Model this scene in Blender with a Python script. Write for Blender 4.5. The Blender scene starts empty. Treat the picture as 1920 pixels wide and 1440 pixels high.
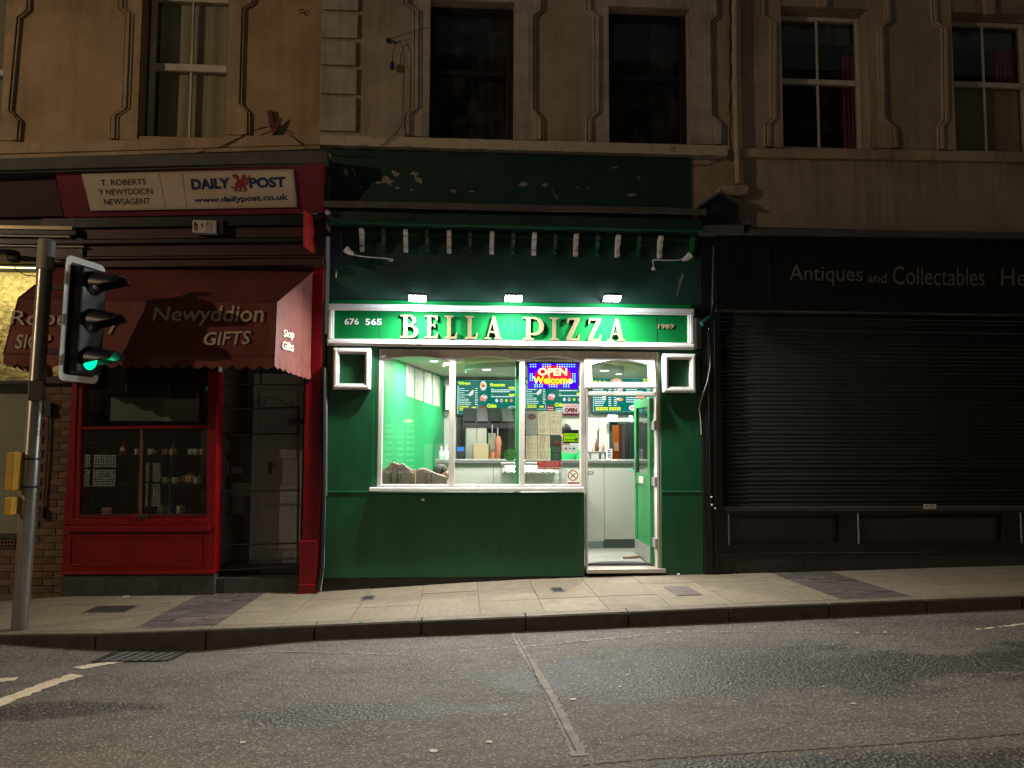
import bpy, math, random
from mathutils import Vector, noise
random.seed(7)
SC = bpy.context.scene
COL = SC.collection
PI = math.pi
# ------------------------------------------------------------------ camera
F_PX = 1442.0
YAW, PITCH, ROLL = (math.radians(v) for v in (3.729, 3.9575, 0.227))
CAM = Vector((0.0, -8.6, 1.72))
def _rot():
    cy, sy, cp, sp, cr, sr = math.cos(YAW), math.sin(YAW), math.cos(PITCH), math.sin(PITCH), math.cos(ROLL), math.sin(ROLL)
    w = Vector((sy*cp, cy*cp, sp)); r = Vector((cy, -sy, 0)); u = r.cross(w)
    return r*cr + u*sr, r*(-sr) + u*cr, w
CR, CU, CW = _rot()
cam = bpy.data.cameras.new('camera'); camo = bpy.data.objects.new('camera', cam); COL.objects.link(camo)
from mathutils import Matrix
m = Matrix((CR, CU, -CW)).transposed().to_4x4(); m.translation = CAM
camo.matrix_world = m
cam.sensor_width = 36; cam.lens = F_PX/1920*36; cam.clip_start = 0.05; cam.clip_end = 500
SC.camera = camo
# ------------------------------------------------------------------ night sky, render settings
W = bpy.data.worlds.new('World'); SC.world = W; W.use_nodes = True
nt = W.node_tree; bg = nt.nodes['Background']
sky = nt.nodes.new('ShaderNodeTexSky'); sky.sky_type = 'NISHITA'; sky.sun_disc = False
sky.sun_elevation = math.radians(4); sky.sun_rotation = math.radians(-60)
tint = nt.nodes.new('ShaderNodeMixRGB'); tint.inputs[0].default_value = 0.85
nt.links.new(sky.outputs[0], tint.inputs[1]); tint.inputs[2].default_value = (0.265, 0.24, 0.21, 1)
nt.links.new(tint.outputs[0], bg.inputs[0]); bg.inputs[1].default_value = 0.10
SC.view_settings.view_transform = 'Standard'; SC.view_settings.look = 'None'
SC.view_settings.exposure = 0.0; SC.view_settings.gamma = 1.0
SC.render.engine = 'CYCLES'
SC.cycles.use_denoising = True
SC.cycles.max_bounces = 7; SC.cycles.transparent_max_bounces = 24; SC.cycles.diffuse_bounces = 3
SC.cycles.glossy_bounces = 3; SC.cycles.caustics_reflective = False; SC.cycles.caustics_refractive = False
SC.cycles.sample_clamp_indirect = 4
# levels of the lamps that the place has
E_STREET = 1900; E_STREET2 = 1500; E_FLOOD = 75; E_INNER = 42
# ------------------------------------------------------------------ pixel -> place helpers
def ray(px, py): return CR*((px-960)/F_PX) - CU*((py-720)/F_PX) + CW
def P(px, py, Y=0.0):
    d = ray(px, py); return CAM + d*((Y-CAM.y)/d.y)
def yplane(Y): return (Vector((0, Y, 0)), Vector((0, 1, 0)))
def PP(px, py, pl):
    if not isinstance(pl, tuple): pl = yplane(pl)
    d = ray(px, py); return CAM + d*((pl[0]-CAM).dot(pl[1])/d.dot(pl[1]))
def lerp(a, b, t): return a+(b-a)*t
def interp(x, tab):
    if x <= tab[0][0]:
        (a, b), (c, d) = tab[0], tab[1]; return b+(x-a)*0.02
    for (a, b), (c, d) in zip(tab, tab[1:]):
        if x <= c: return b+(d-b)*(x-a)/(c-a)
    a, b = tab[-1]; return b+(x-a)*0.025
ZF = [(-4.85, -0.02), (-4.2, 0.035), (-2.65, 0.035), (-1.5, 0.045), (0.57, 0.16), (1.79, 0.193), (2.72, 0.20), (4.46, 0.233), (6.5, 0.279)]
ZK = [(-3.8, 0.074), (-2.94, 0.074), (-2.29, 0.091), (-1.3, 0.118), (0.45, 0.17), (2.52, 0.238), (5.09, 0.309)]
ZR = [(-4.4, 0.02), (-3.79, 0.0), (-3.1, -0.056), (-2.46, -0.082), (-2.17, -0.078), (-1.3, -0.005), (0.45, 0.042), (5.08, 0.193)]
YK = -1.85
def gz(x, y):                       # pavement height
    t = min(1, max(0, y/YK)); return lerp(interp(x, ZF), interp(x, ZK), t)
def rz(x, y):                       # road height
    t = min(1, max(0, (YK-y)/0.9)); t = t*t*(3-2*t)
    return lerp(interp(x, ZR), 0.05+0.022*x+0.02*math.sin((y+1.85)*-0.5), t)
# ------------------------------------------------------------------ object helpers
def tag(o, label=None, cat=None, group=None, kind=None):
    if label: o['label'] = label
    if cat: o['category'] = cat
    if group: o['group'] = group
    if kind: o['kind'] = kind
    return o
def thing(name, label, cat, loc=(0, 0, 0), group=None):
    o = bpy.data.objects.new(name, None); COL.objects.link(o); o.location = loc; o.empty_display_size = .1
    return tag(o, label, cat, group)
def woff(p):
    v = Vector((0, 0, 0))
    while p: v = v + p.location; p = p.parent
    return v
class MB:
    def __init__(s): s.v = []; s.f = []
    def add(s, vs, fs):
        n = len(s.v); s.v += [tuple(v) for v in vs]; s.f += [tuple(i+n for i in f) for f in fs]; return s
    def box(s, x0, x1, y0, y1, z0, z1):
        x0, x1 = sorted((x0, x1)); y0, y1 = sorted((y0, y1)); z0, z1 = sorted((z0, z1))
        return s.add([(x0,y0,z0),(x1,y0,z0),(x1,y1,z0),(x0,y1,z0),(x0,y0,z1),(x1,y0,z1),(x1,y1,z1),(x0,y1,z1)],
                     [(0,3,2,1),(4,5,6,7),(0,1,5,4),(1,2,6,5),(2,3,7,6),(3,0,4,7)])
    def quad(s, a, b, c, d): return s.add([a, b, c, d], [(0, 1, 2, 3)])
    def prism(s, pts, off):          # pts: 3d polygon, off: extrusion vector
        n = len(pts); off = Vector(off); pts = [Vector(p) for p in pts]
        fs = [tuple(range(n)), tuple(range(2*n-1, n-1, -1))]+[(i, i+n, (i+1) % n+n, (i+1) % n) for i in range(n)]
        return s.add(pts+[p+off for p in pts], fs)
    def tube(s, pts, r, n=8, cap=True):
        pts = [Vector(p) for p in pts]; N = len(pts)
        rs = r if isinstance(r, (list, tuple)) else [r]*N
        base = len(s.v); t0 = (pts[1]-pts[0]).normalized()
        up = Vector((0, 0, 1)) if abs(t0.z) < .9 else Vector((0, 1, 0))
        a = t0.cross(up).normalized()
        for i, p in enumerate(pts):
            t = (pts[min(i+1, N-1)]-pts[max(i-1, 0)]).normalized()
            a = (a-t*a.dot(t)).normalized(); b = t.cross(a)
            for k in range(n):
                an = 2*PI*k/n; s.v.append(tuple(p+(a*math.cos(an)+b*math.sin(an))*rs[i]))
        for i in range(N-1):
            for k in range(n):
                q = base+i*n; s.f.append((q+k, q+(k+1) % n, q+n+(k+1) % n, q+n+k))
        if cap: s.f.append(tuple(base+k for k in range(n-1, -1, -1))); s.f.append(tuple(base+(N-1)*n+k for k in range(n)))
        return s
    def lathe(s, prof, c, n=16, ax='z', arc=2*PI):   # prof [(r,h)]
        c = Vector(c); base = len(s.v)
        for r, h in prof:
            for k in range(n):
                a = arc*k/n; u, w = r*math.cos(a), r*math.sin(a)
                s.v.append(tuple(c+{'z': Vector((u, w, h)), 'y': Vector((u, h, w)), 'x': Vector((h, u, w))}[ax]))
        for i in range(len(prof)-1):
            for k in range(n):
                q = base+i*n; s.f.append((q+k, q+(k+1) % n, q+n+(k+1) % n, q+n+k))
        return s
    def ell(s, c, r, n=12, m=8):
        c = Vector(c)
        return s.lathe_e([(math.sin(PI*i/m), -math.cos(PI*i/m)) for i in range(m+1)], c, r, n)
    def lathe_e(s, prof, c, r, n):
        base = len(s.v)
        for a, h in prof:
            for k in range(n):
                t = 2*PI*k/n; s.v.append((c.x+r[0]*a*math.cos(t), c.y+r[1]*a*math.sin(t), c.z+r[2]*h))
        for i in range(len(prof)-1):
            for k in range(n):
                q = base+i*n; s.f.append((q+k, q+(k+1) % n, q+n+(k+1) % n, q+n+k))
        return s
    def mesh(s, name, mat, off=Vector((0, 0, 0)), smooth=False):
        me = bpy.data.meshes.new(name)
        me.from_pydata([(v[0]-off[0], v[1]-off[1], v[2]-off[2]) for v in s.v], [], s.f)
        import bmesh
        bm = bmesh.new(); bm.from_mesh(me); bmesh.ops.recalc_face_normals(bm, faces=bm.faces[:])
        if smooth:
            for f in bm.faces: f.smooth = True
        bm.to_mesh(me); bm.free()
        if mat: me.materials.append(mat)
        return me
    def build(s, name, mat, parent=None, bevel=0, smooth=False, label=None, kind=None, loc=None):
        off = woff(parent) if parent else Vector((0, 0, 0))
        lo = Vector(loc) if loc is not None else Vector((0, 0, 0))
        me = s.mesh(name, mat, off+(lo-off if loc is not None else Vector((0, 0, 0))), smooth)
        o = bpy.data.objects.new(name, me); COL.objects.link(o)
        if loc is not None: o.location = lo-off
        if parent: o.parent = parent
        if bevel:
            b = o.modifiers.new('bevel', 'BEVEL'); b.width = bevel; b.segments = 2; b.limit_method = 'ANGLE'; b.angle_limit = math.radians(40)
        if smooth:
            try: me.set_sharp_from_angle(angle=math.radians(45))
            except Exception: pass
        return tag(o, label, kind=kind)
def slab(mb, pxs, pl, depth):        # polygon given by its outline in the photograph, on a real plane, with real thickness
    if not isinstance(pl, tuple): pl = yplane(pl)
    mb.prism([PP(x, y, pl) for x, y in pxs], pl[1]*depth); return mb
def rect(mb, tl, br, Y, depth):      # true upright rectangle from two corners
    a = P(*tl, Y); b = P(*br, Y); return mb.box(a.x, b.x, Y, Y+depth, a.z, b.z)
def wall_holes(mb, x0, x1, z0, z1, holes, y0, y1):
    xs = sorted({x0, x1, *[h[0] for h in holes], *[h[1] for h in holes]}); zs = sorted({z0, z1, *[h[2] for h in holes], *[h[3] for h in holes]})
    xs = [x for x in xs if x0 <= x <= x1]; zs = [z for z in zs if z0 <= z <= z1]
    for a, b in zip(xs, xs[1:]):
        for c, d in zip(zs, zs[1:]):
            mx, mz = (a+b)/2, (c+d)/2
            if any(h[0] < mx < h[1] and h[2] < mz < h[3] for h in holes): continue
            mb.quad((a, y0, c), (b, y0, c), (b, y0, d), (a, y0, d)); mb.quad((a, y1, c), (a, y1, d), (b, y1, d), (b, y1, c))
    for h in list(holes)+[(x0, x1, z0, z1)]:
        a, b, c, d = max(h[0], x0), min(h[1], x1), max(h[2], z0), min(h[3], z1)
        mb.quad((a, y0, c), (a, y1, c), (a, y1, d), (a, y0, d)); mb.quad((b, y0, c), (b, y0, d), (b, y1, d), (b, y1, c))
        mb.quad((a, y0, c), (b, y0, c), (b, y1, c), (a, y1, c)); mb.quad((a, y0, d), (a, y1, d), (b, y1, d), (b, y0, d))
    return mb
# 2d outlines with holes, through a filled curve: list of closed point lists, returns (verts, faces) in x,y and depth z
def shape2d(loops, ext=0.0, bev=0.0, inset=0.0):
    cu = bpy.data.curves.new('outline', 'CURVE'); cu.dimensions = '2D'; cu.fill_mode = 'BOTH'; cu.extrude = ext; cu.bevel_depth = bev; cu.bevel_resolution = 0; cu.offset = -bev-inset
    for lp in loops:
        sp = cu.splines.new('POLY'); sp.points.add(len(lp)-1); sp.use_cyclic_u = True
        for q, (x, y) in zip(sp.points, lp): q.co = (x, y, 0, 1)
    return curve_data(cu)
def curve_data(cu):
    o = bpy.data.objects.new('tmp', cu); me = bpy.data.meshes.new_from_object(o)
    r = ([Vector(v.co) for v in me.vertices], [tuple(p.vertices) for p in me.polygons])
    bpy.data.objects.remove(o); bpy.data.curves.remove(cu); bpy.data.meshes.remove(me); return r
TXT = {}
def text2d(s, shear=0, bold=0, spacing=1.0, res=3):
    k = (s, shear, bold, spacing)
    if k not in TXT:
        cu = bpy.data.curves.new('txt', 'FONT'); cu.body = s; cu.shear = shear; cu.offset = bold; cu.resolution_u = res; cu.space_character = spacing; cu.fill_mode = 'FRONT'
        TXT[k] = curve_data(cu)
    return TXT[k]
def text_on(mb, s, tl, tr, br, bl, pl, off=0.003, shear=0, bold=0, spacing=1.0, res=3):
    """flat lettering mapped onto the surface rectangle whose corners show at the four points"""
    if not isinstance(pl, tuple): pl = yplane(pl)
    vs, fs = text2d(s, shear, bold, spacing, res)
    x0, x1 = min(v.x for v in vs), max(v.x for v in vs); y0, y1 = min(v.y for v in vs), max(v.y for v in vs)
    A, B, C_, D = (PP(*q, pl) for q in (tl, tr, br, bl)); o = pl[1]*-off
    out = []
    for v in vs:
        u = (v.x-x0)/(x1-x0); w = (v.y-y0)/(y1-y0)
        out.append(lerp(lerp(D, C_, u), lerp(A, B, u), w)+o)
    return mb.add(out, fs)
def text_r(mb, s, x0, y0, x1, y1, pl, off=0.003, **k):
    return text_on(mb, s, (x0, y0), (x1, y0), (x1, y1), (x0, y1), pl, off, **k)
# ------------------------------------------------------------------ materials
MATS = {}
def mat(name, col, rough=0.6, streak=0.0, *_a, **_k):
    m = _mat(name, col, rough, *_a, **_k)
    if streak and 'streaked' not in m:
        m['streaked'] = 1; n = m.node_tree; b = n.nodes['Principled BSDF']; src = b.inputs['Base Color']
        tc = n.nodes.new('ShaderNodeTexCoord'); mp = n.nodes.new('ShaderNodeMapping'); mp.inputs['Scale'].default_value = (7, 7, .45); n.links.new(tc.outputs['Object'], mp.inputs[0])
        t = n.nodes.new('ShaderNodeTexNoise'); t.inputs['Scale'].default_value = 1.6; t.inputs['Detail'].default_value = 9; t.inputs['Roughness'].default_value = .7; n.links.new(mp.outputs[0], t.inputs[0])
        t2 = n.nodes.new('ShaderNodeTexNoise'); t2.inputs['Scale'].default_value = 1.1; t2.inputs['Detail'].default_value = 7; n.links.new(tc.outputs['Object'], t2.inputs[0])
        ml = n.nodes.new('ShaderNodeMath'); ml.operation = 'MULTIPLY'; n.links.new(t.outputs[0], ml.inputs[0]); n.links.new(t2.outputs[0], ml.inputs[1])
        mr = n.nodes.new('ShaderNodeMapRange'); mr.inputs[1].default_value = .22; mr.inputs[2].default_value = .40; mr.inputs[4].default_value = streak; n.links.new(ml.outputs[0], mr.inputs[0])
        mx = n.nodes.new('ShaderNodeMixRGB'); mx.blend_type = 'MULTIPLY'; mx.inputs[2].default_value = (.36, .32, .26, 1); n.links.new(mr.outputs[0], mx.inputs[0])
        if src.is_linked: n.links.new(src.links[0].from_socket, mx.inputs[1])
        else: mx.inputs[1].default_value = src.default_value
        n.links.new(mx.outputs[0], src)
    return m
def _mat(name, col, rough=0.6, bump=0, bscale=40, var=0, vscale=6, metal=0, emit=None, estr=0, spec=0.5, var_col=None, stretch=None, coat=0, detail=4, var_lo=.35, var_hi=.7):
    if name in MATS: return MATS[name]
    m = bpy.data.materials.new(name); m.use_nodes = True; n = m.node_tree; b = n.nodes['Principled BSDF']
    b.inputs['Base Color'].default_value = (*col, 1); b.inputs['Roughness'].default_value = rough; b.inputs['Metallic'].default_value = metal
    b.inputs['Specular IOR Level'].default_value = spec; b.inputs['Coat Weight'].default_value = coat; b.inputs['Coat Roughness'].default_value = .15
    if emit: b.inputs['Emission Color'].default_value = (*emit, 1); b.inputs['Emission Strength'].default_value = estr
    if var or bump:
        tc = n.nodes.new('ShaderNodeTexCoord'); mp = n.nodes.new('ShaderNodeMapping'); n.links.new(tc.outputs['Object'], mp.inputs[0])
        if stretch: mp.inputs['Scale'].default_value = stretch
    if var:
        t = n.nodes.new('ShaderNodeTexNoise'); t.inputs['Scale'].default_value = vscale; t.inputs['Detail'].default_value = 6; t.inputs['Roughness'].default_value = .65
        n.links.new(mp.outputs[0], t.inputs[0])
        r = n.nodes.new('ShaderNodeMapRange'); r.inputs[1].default_value = var_lo; r.inputs[2].default_value = var_hi
        n.links.new(t.outputs[0], r.inputs[0])
        mx = n.nodes.new('ShaderNodeMixRGB'); mx.inputs[1].default_value = (*col, 1)
        vc = var_col or tuple(c*(1-var) for c in col); mx.inputs[2].default_value = (*vc, 1)
        n.links.new(r.outputs[0], mx.inputs[0]); n.links.new(mx.outputs[0], b.inputs['Base Color'])
        rr = n.nodes.new('ShaderNodeMapRange'); rr.inputs[3].default_value = max(0.02, rough-.1); rr.inputs[4].default_value = min(1, rough+.12)
        n.links.new(t.outputs[0], rr.inputs[0]); n.links.new(rr.outputs[0], b.inputs['Roughness'])
    if bump:
        t2 = n.nodes.new('ShaderNodeTexNoise'); t2.inputs['Scale'].default_value = bscale; t2.inputs['Detail'].default_value = detail
        n.links.new(mp.outputs[0], t2.inputs[0]); bp = n.nodes.new('ShaderNodeBump'); bp.inputs['Strength'].default_value = 1; bp.inputs['Distance'].default_value = bump
        n.links.new(t2.outputs[0], bp.inputs['Height']); n.links.new(bp.outputs[0], b.inputs['Normal'])
    MATS[name] = m; return m
def emat(name, col, s):
    if name in MATS: return MATS[name]
    m = bpy.data.materials.new(name); m.use_nodes = True; n = m.node_tree; n.nodes.clear()
    e = n.nodes.new('ShaderNodeEmission'); o = n.nodes.new('ShaderNodeOutputMaterial'); e.inputs[0].default_value = (*col, 1); e.inputs[1].default_value = s
    n.links.new(e.outputs[0], o.inputs[0]); MATS[name] = m; return m
def glass(name, tintc=(.94, .97, .95), ior=1.5, dirt=0.0, rough=0.0):
    if name in MATS: return MATS[name]
    m = bpy.data.materials.new(name); m.use_nodes = True; n = m.node_tree; n.nodes.clear()
    o = n.nodes.new('ShaderNodeOutputMaterial'); t = n.nodes.new('ShaderNodeBsdfTransparent'); t.inputs[0].default_value = (*tintc, 1)
    g = n.nodes.new('ShaderNodeBsdfGlossy'); g.inputs['Roughness'].default_value = rough; fr = n.nodes.new('ShaderNodeFresnel'); fr.inputs[0].default_value = ior
    ge = n.nodes.new('ShaderNodeNewGeometry'); gm_ = n.nodes.new('ShaderNodeMapRange'); gm_.inputs[3].default_value = ior; gm_.inputs[4].default_value = 1/ior
    n.links.new(ge.outputs['Backfacing'], gm_.inputs[0]); n.links.new(gm_.outputs[0], fr.inputs[0])
    mx = n.nodes.new('ShaderNodeMixShader'); n.links.new(fr.outputs[0], mx.inputs[0]); n.links.new(t.outputs[0], mx.inputs[1]); n.links.new(g.outputs[0], mx.inputs[2])
    last = mx
    if dirt:
        d = n.nodes.new('ShaderNodeBsdfDiffuse'); d.inputs[0].default_value = (.5, .48, .44, 1)
        tc = n.nodes.new('ShaderNodeTexCoord'); ns = n.nodes.new('ShaderNodeTexNoise'); ns.inputs['Scale'].default_value = 5; ns.inputs['Detail'].default_value = 8
        n.links.new(tc.outputs['Object'], ns.inputs[0]); mr = n.nodes.new('ShaderNodeMapRange'); mr.inputs[1].default_value = .45; mr.inputs[2].default_value = .8; mr.inputs[4].default_value = dirt
        n.links.new(ns.outputs[0], mr.inputs[0]); m2 = n.nodes.new('ShaderNodeMixShader'); n.links.new(mr.outputs[0], m2.inputs[0]); n.links.new(mx.outputs[0], m2.inputs[1]); n.links.new(d.outputs[0], m2.inputs[2]); last = m2
    n.links.new(last.outputs[0], o.inputs[0]); MATS[name] = m; return m

M_green = mat('green_gloss_paint', (.004, .086, .028), .42, streak=0.45, bump=.0008, bscale=60, var=.35, vscale=2.2, stretch=(1, 1, .5))
M_green_d = mat('dark_green_paint', (.004, .048, .034), .6, streak=0.7, bump=.0015, bscale=30, var=.45, vscale=3)
M_green_in = mat('interior_green_paint', (.02, .33, .115), .5, spec=.3, bump=.0004, bscale=50)
M_cream_l = mat('ochre_render', (.43, .30, .165), .85, streak=0.5, bump=.004, bscale=55, var=.3, vscale=1.6)
M_cream_lt = mat('ochre_render_trim', (.43, .32, .20), .8, streak=0.6, bump=.003, bscale=30, var=.35, vscale=3)
M_cream_c = mat('beige_render', (.40, .335, .25), .85, streak=0.55, bump=.004, bscale=50, var=.3, vscale=1.8)
M_stone_c = mat('off_white_stone_paint', (.46, .41, .34), .8, streak=0.65, bump=.003, bscale=25, var=.35, vscale=4)
M_quoin = mat('white_quoin_paint', (.43, .39, .33), .8, streak=0.5, bump=.003, bscale=25, var=.25, vscale=4)
M_sill_c = mat('peeling_sill_paint', (.48, .41, .32), .8, bump=.006, bscale=18, var=.7, vscale=9, var_lo=.55, var_hi=.75)
M_cream_r = mat('pale_grey_beige_render', (.38, .325, .25), .88, streak=0.6, bump=.004, bscale=50, var=.28, vscale=1.3)
M_cream_rt = mat('pale_render_trim', (.44, .36, .255), .8, streak=0.6, bump=.002, bscale=30, var=.25, vscale=3)
M_red = mat('red_gloss_paint', (.215, .002, .005), .34, bump=.0008, bscale=40, var=.35, vscale=3, spec=.35)
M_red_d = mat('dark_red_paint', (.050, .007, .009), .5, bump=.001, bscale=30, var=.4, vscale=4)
M_pink = mat('crimson_fascia_paint', (.17, .006, .025), .5, streak=0.5, bump=.0008, bscale=30, var=.3, vscale=3)
M_awning = mat('dusty_red_canvas', (.19, .040, .026), .75, streak=0.5, bump=.0012, bscale=90, var=.35, vscale=2.5)
M_awn_txt = mat('cream_screenprint', (.50, .42, .28), .7)
M_white = mat('white_paint', (.78, .77, .74), .4, bump=.0006, bscale=30, var=.15, vscale=5)
M_upvc = mat('white_upvc', (.62, .58, .52), .4, streak=0.4, bump=.0004, bscale=20, var=.2, vscale=5)
M_gold = mat('gold_leaf_letter', (.21, .165, .085), .5, metal=.0)
M_gold_side = mat('letter_edge_black', (.03, .03, .02), .5)
M_black = mat('black_gloss_paint', (.007, .007, .009), .4, streak=0.3, bump=.001, bscale=30, var=.4, vscale=4)
M_black_m = mat('matt_black', (.010, .010, .010), .6)
M_shut = mat('dark_shutter_steel', (.011, .012, .010), .72, spec=.12, bump=.0006, bscale=20, var=.4, vscale=2)
M_grey_b = mat('slate_grey_board', (.085, .085, .075), .7, bump=.002, bscale=20, var=.3, vscale=3)
M_lead = mat('weathered_lead', (.10, .088, .078), .7, bump=.003, bscale=18, var=.5, vscale=9)
M_base = mat('black_plinth', (.022, .02, .016), .8, bump=.006, bscale=25, var=.5, vscale=7)
M_plinth = mat('grey_cement_plinth', (.055, .056, .052), .85, streak=0.6, bump=.004, bscale=30, var=.4, vscale=6)
M_brick = mat('buff_brown_brick', (.17, .105, .055), .85, bump=.004, bscale=60, var=.4, vscale=9)
M_brick2 = mat('darker_brown_brick', (.13, .08, .045), .85, bump=.004, bscale=60, var=.4, vscale=9)
M_mort = mat('mortar', (.09, .07, .05), .95, bump=.003, bscale=60)
M_glass = glass('shop_glass', dirt=.03)
M_glass_d = glass('upper_window_glass', (.88, .9, .88), 1.5, dirt=.05)
M_steel = mat('stainless_steel', (.34, .33, .31), .45, metal=.55, bump=.0005, bscale=8, stretch=(1, 1, 12))
M_galv = mat('galvanised_steel', (.42, .40, .38), .34, metal=.75, var=.25, vscale=4, bump=.0008, bscale=15)
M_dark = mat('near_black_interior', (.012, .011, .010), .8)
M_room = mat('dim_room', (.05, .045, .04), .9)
M_curt = mat('crimson_curtain', (.24, .007, .028), .8, bump=.004, bscale=8, stretch=(6, 6, .3))
M_net = mat('grey_net_curtain', (.52, .44, .31), .85, bump=.004, bscale=5, stretch=(8, 8, .3), var=.25, vscale=3)
M_lace = mat('dark_lace_curtain', (.016, .014, .018), .9, var=.8, vscale=14, bump=.003, bscale=30)
M_brownf = mat('dark_brown_frame', (.009, .008, .010), .5)
M_paper = mat('printed_paper', (.42, .37, .29), .6)
M_paper_w = mat('white_card', (.75, .74, .70), .5)
M_ink = mat('dark_ink', (.10, .09, .08), .6)
M_blue_ink = mat('navy_ink', (.01, .02, .09), .5)
M_signface = mat('cream_sign_panel', (.55, .47, .37), .45, var=.12, vscale=4)
M_redprint = mat('red_print', (.55, .02, .03), .5)
M_cable = mat('black_cable', (.008, .008, .008), .5)
M_cable_w = mat('pale_cable', (.35, .32, .27), .5)
# ------------------------------------------------------------------ ground materials
def asphalt():
    m = bpy.data.materials.new('asphalt'); m.use_nodes = True; n = m.node_tree; b = n.nodes['Principled BSDF']; L = n.links.new
    tc = n.nodes.new('ShaderNodeTexCoord')
    def noise_(sc, det=4, st=None, rough=.6):
        t = n.nodes.new('ShaderNodeTexNoise'); t.inputs['Scale'].default_value = sc; t.inputs['Detail'].default_value = det; t.inputs['Roughness'].default_value = rough
        if st:
            mp = n.nodes.new('ShaderNodeMapping'); mp.inputs['Scale'].default_value = st; L(tc.outputs['Object'], mp.inputs[0]); L(mp.outputs[0], t.inputs[0])
        else: L(tc.outputs['Object'], t.inputs[0])
        return t.outputs[0]
    def mr(x, a, b_, c=0, d=1):
        r = n.nodes.new('ShaderNodeMapRange'); r.inputs[1].default_value = a; r.inputs[2].default_value = b_; r.inputs[3].default_value = c; r.inputs[4].default_value = d; L(x, r.inputs[0]); return r.outputs[0]
    def mix(f, c1, c2):
        x = n.nodes.new('ShaderNodeMixRGB')
        if isinstance(f, float): x.inputs[0].default_value = f
        else: L(f, x.inputs[0])
        for i, c in ((1, c1), (2, c2)):
            if isinstance(c, tuple): x.inputs[i].default_value = (*c, 1)
            else: L(c, x.inputs[i])
        return x.outputs[0]
    vor = n.nodes.new('ShaderNodeTexVoronoi'); vor.inputs['Scale'].default_value = 105; L(tc.outputs['Object'], vor.inputs[0])
    vor2 = n.nodes.new('ShaderNodeTexVoronoi'); vor2.inputs['Scale'].default_value = 46; L(tc.outputs['Object'], vor2.inputs[0])
    def mth(op, a, b_=None):
        x = n.nodes.new('ShaderNodeMath'); x.operation = op
        for i, v in enumerate((a, b_)):
            if v is None: continue
            if isinstance(v, (int, float)): x.inputs[i].default_value = v
            else: L(v, x.inputs[i])
        return x.outputs[0]
    xyz = n.nodes.new('ShaderNodeSeparateXYZ'); L(tc.outputs['Object'], xyz.inputs[0])
    wob = noise_(1.6, 7, (.8, 1.8, 1), .65)
    def blob(cx, cy, rx, ry):
        a = mth('DIVIDE', mth('SUBTRACT', xyz.outputs[0], cx), rx); b_ = mth('DIVIDE', mth('SUBTRACT', xyz.outputs[1], cy), ry)
        d = mth('SQRT', mth('ADD', mth('MULTIPLY', a, a), mth('MULTIPLY', b_, b_)))
        return mr(mth('ADD', d, mth('MULTIPLY', mth('SUBTRACT', wob, .5), 2.6)), .85, 1.15, 1, 0)
    patch = blob(2.1, -3.3, 1.9, .50)           # coarse worn areas left by the wheels
    for q in ((-.6, -3.75, .9, .18), (-2.6, -3.5, .7, .16), (5.2, -3.1, 1.6, .35), (1.6, -4.9, 2.4, .22), (-5, -5.2, 2.4, .5), (3, -6.3, 4, .6), (9.5, -3.6, 3, .5), (-9, -3.5, 3, .5)): patch = mth('MAXIMUM', patch, blob(*q))
    base = mix(mr(noise_(2.2, 6), .35, .7), (.136, .122, .102), (.100, .090, .075))
    base = mix(mr(noise_(1.3, 8, (.5, 2.2, 1), .7), .50, .68, 0, .75), base, (.060, .052, .042))
    base = mix(mr(noise_(7, 8, (.6, 1.4, 1), .8), .50, .62, 0, .7), base, (.055, .047, .038))
    base = mix(mr(patch, 0, 1, 0, .8), base, (.060, .053, .045))
    sp = n.nodes.new('ShaderNodeSeparateColor'); L(vor.outputs['Color'], sp.inputs[0])
    stone = mr(sp.outputs[0], .80, .98)
    base = mix(stone, base, (.30, .265, .215))
    gap = mth('MULTIPLY', mr(vor2.outputs['Distance'], .30, .60), mr(patch, 0, 1, .45, 1))
    base = mix(gap, base, (.03, .028, .026))
    L(base, b.inputs['Base Color'])
    L(mr(patch, 0, 1, .88, .60), b.inputs['Roughness']); b.inputs['Specular IOR Level'].default_value = .5
    h = n.nodes.new('ShaderNodeMath'); h.operation = 'ADD'; L(mr(vor2.outputs['Distance'], 0, .7, 1, 0), h.inputs[0]); L(noise_(28, 8, None, .75), h.inputs[1])
    bp = n.nodes.new('ShaderNodeBump'); bp.inputs['Distance'].default_value = .009; L(h.outputs[0], bp.inputs['Height']); L(mr(patch, 0, 1, .45, 1), bp.inputs['Strength'])
    L(bp.outputs[0], b.inputs['Normal'])
    return m
M_asph = asphalt()
M_slab = mat('concrete_paving', (.215, .175, .118), .75, bump=.003, bscale=110, var=.4, vscale=30)
M_slab2 = mat('concrete_paving_darker', (.205, .168, .115), .78, bump=.002, bscale=120, var=.35, vscale=6)
M_slab3 = mat('concrete_paving_lighter', (.222, .182, .124), .75, bump=.002, bscale=120, var=.3, vscale=8)
M_bed = mat('joint_sand', (.15, .125, .09), .95, bump=.002, bscale=80)
M_paver = mat('blue_brick_paver', (.100, .080, .070), .6, bump=.002, bscale=60, var=.4, vscale=9)
M_paver2 = mat('blue_brick_paver_light', (.135, .108, .098), .6, bump=.002, bscale=60, var=.4, vscale=9)
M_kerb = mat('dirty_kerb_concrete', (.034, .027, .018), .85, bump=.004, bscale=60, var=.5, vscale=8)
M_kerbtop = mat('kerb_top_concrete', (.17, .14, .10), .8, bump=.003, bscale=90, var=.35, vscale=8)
M_iron = mat('cast_iron', (.06, .055, .052), .5, metal=.4, bump=.002, bscale=40, var=.4, vscale=10)
M_lane = mat('worn_road_paint', (.55, .48, .36), .7, bump=.003, bscale=60, var=.55, vscale=18, var_lo=.5, var_hi=.72)
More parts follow.
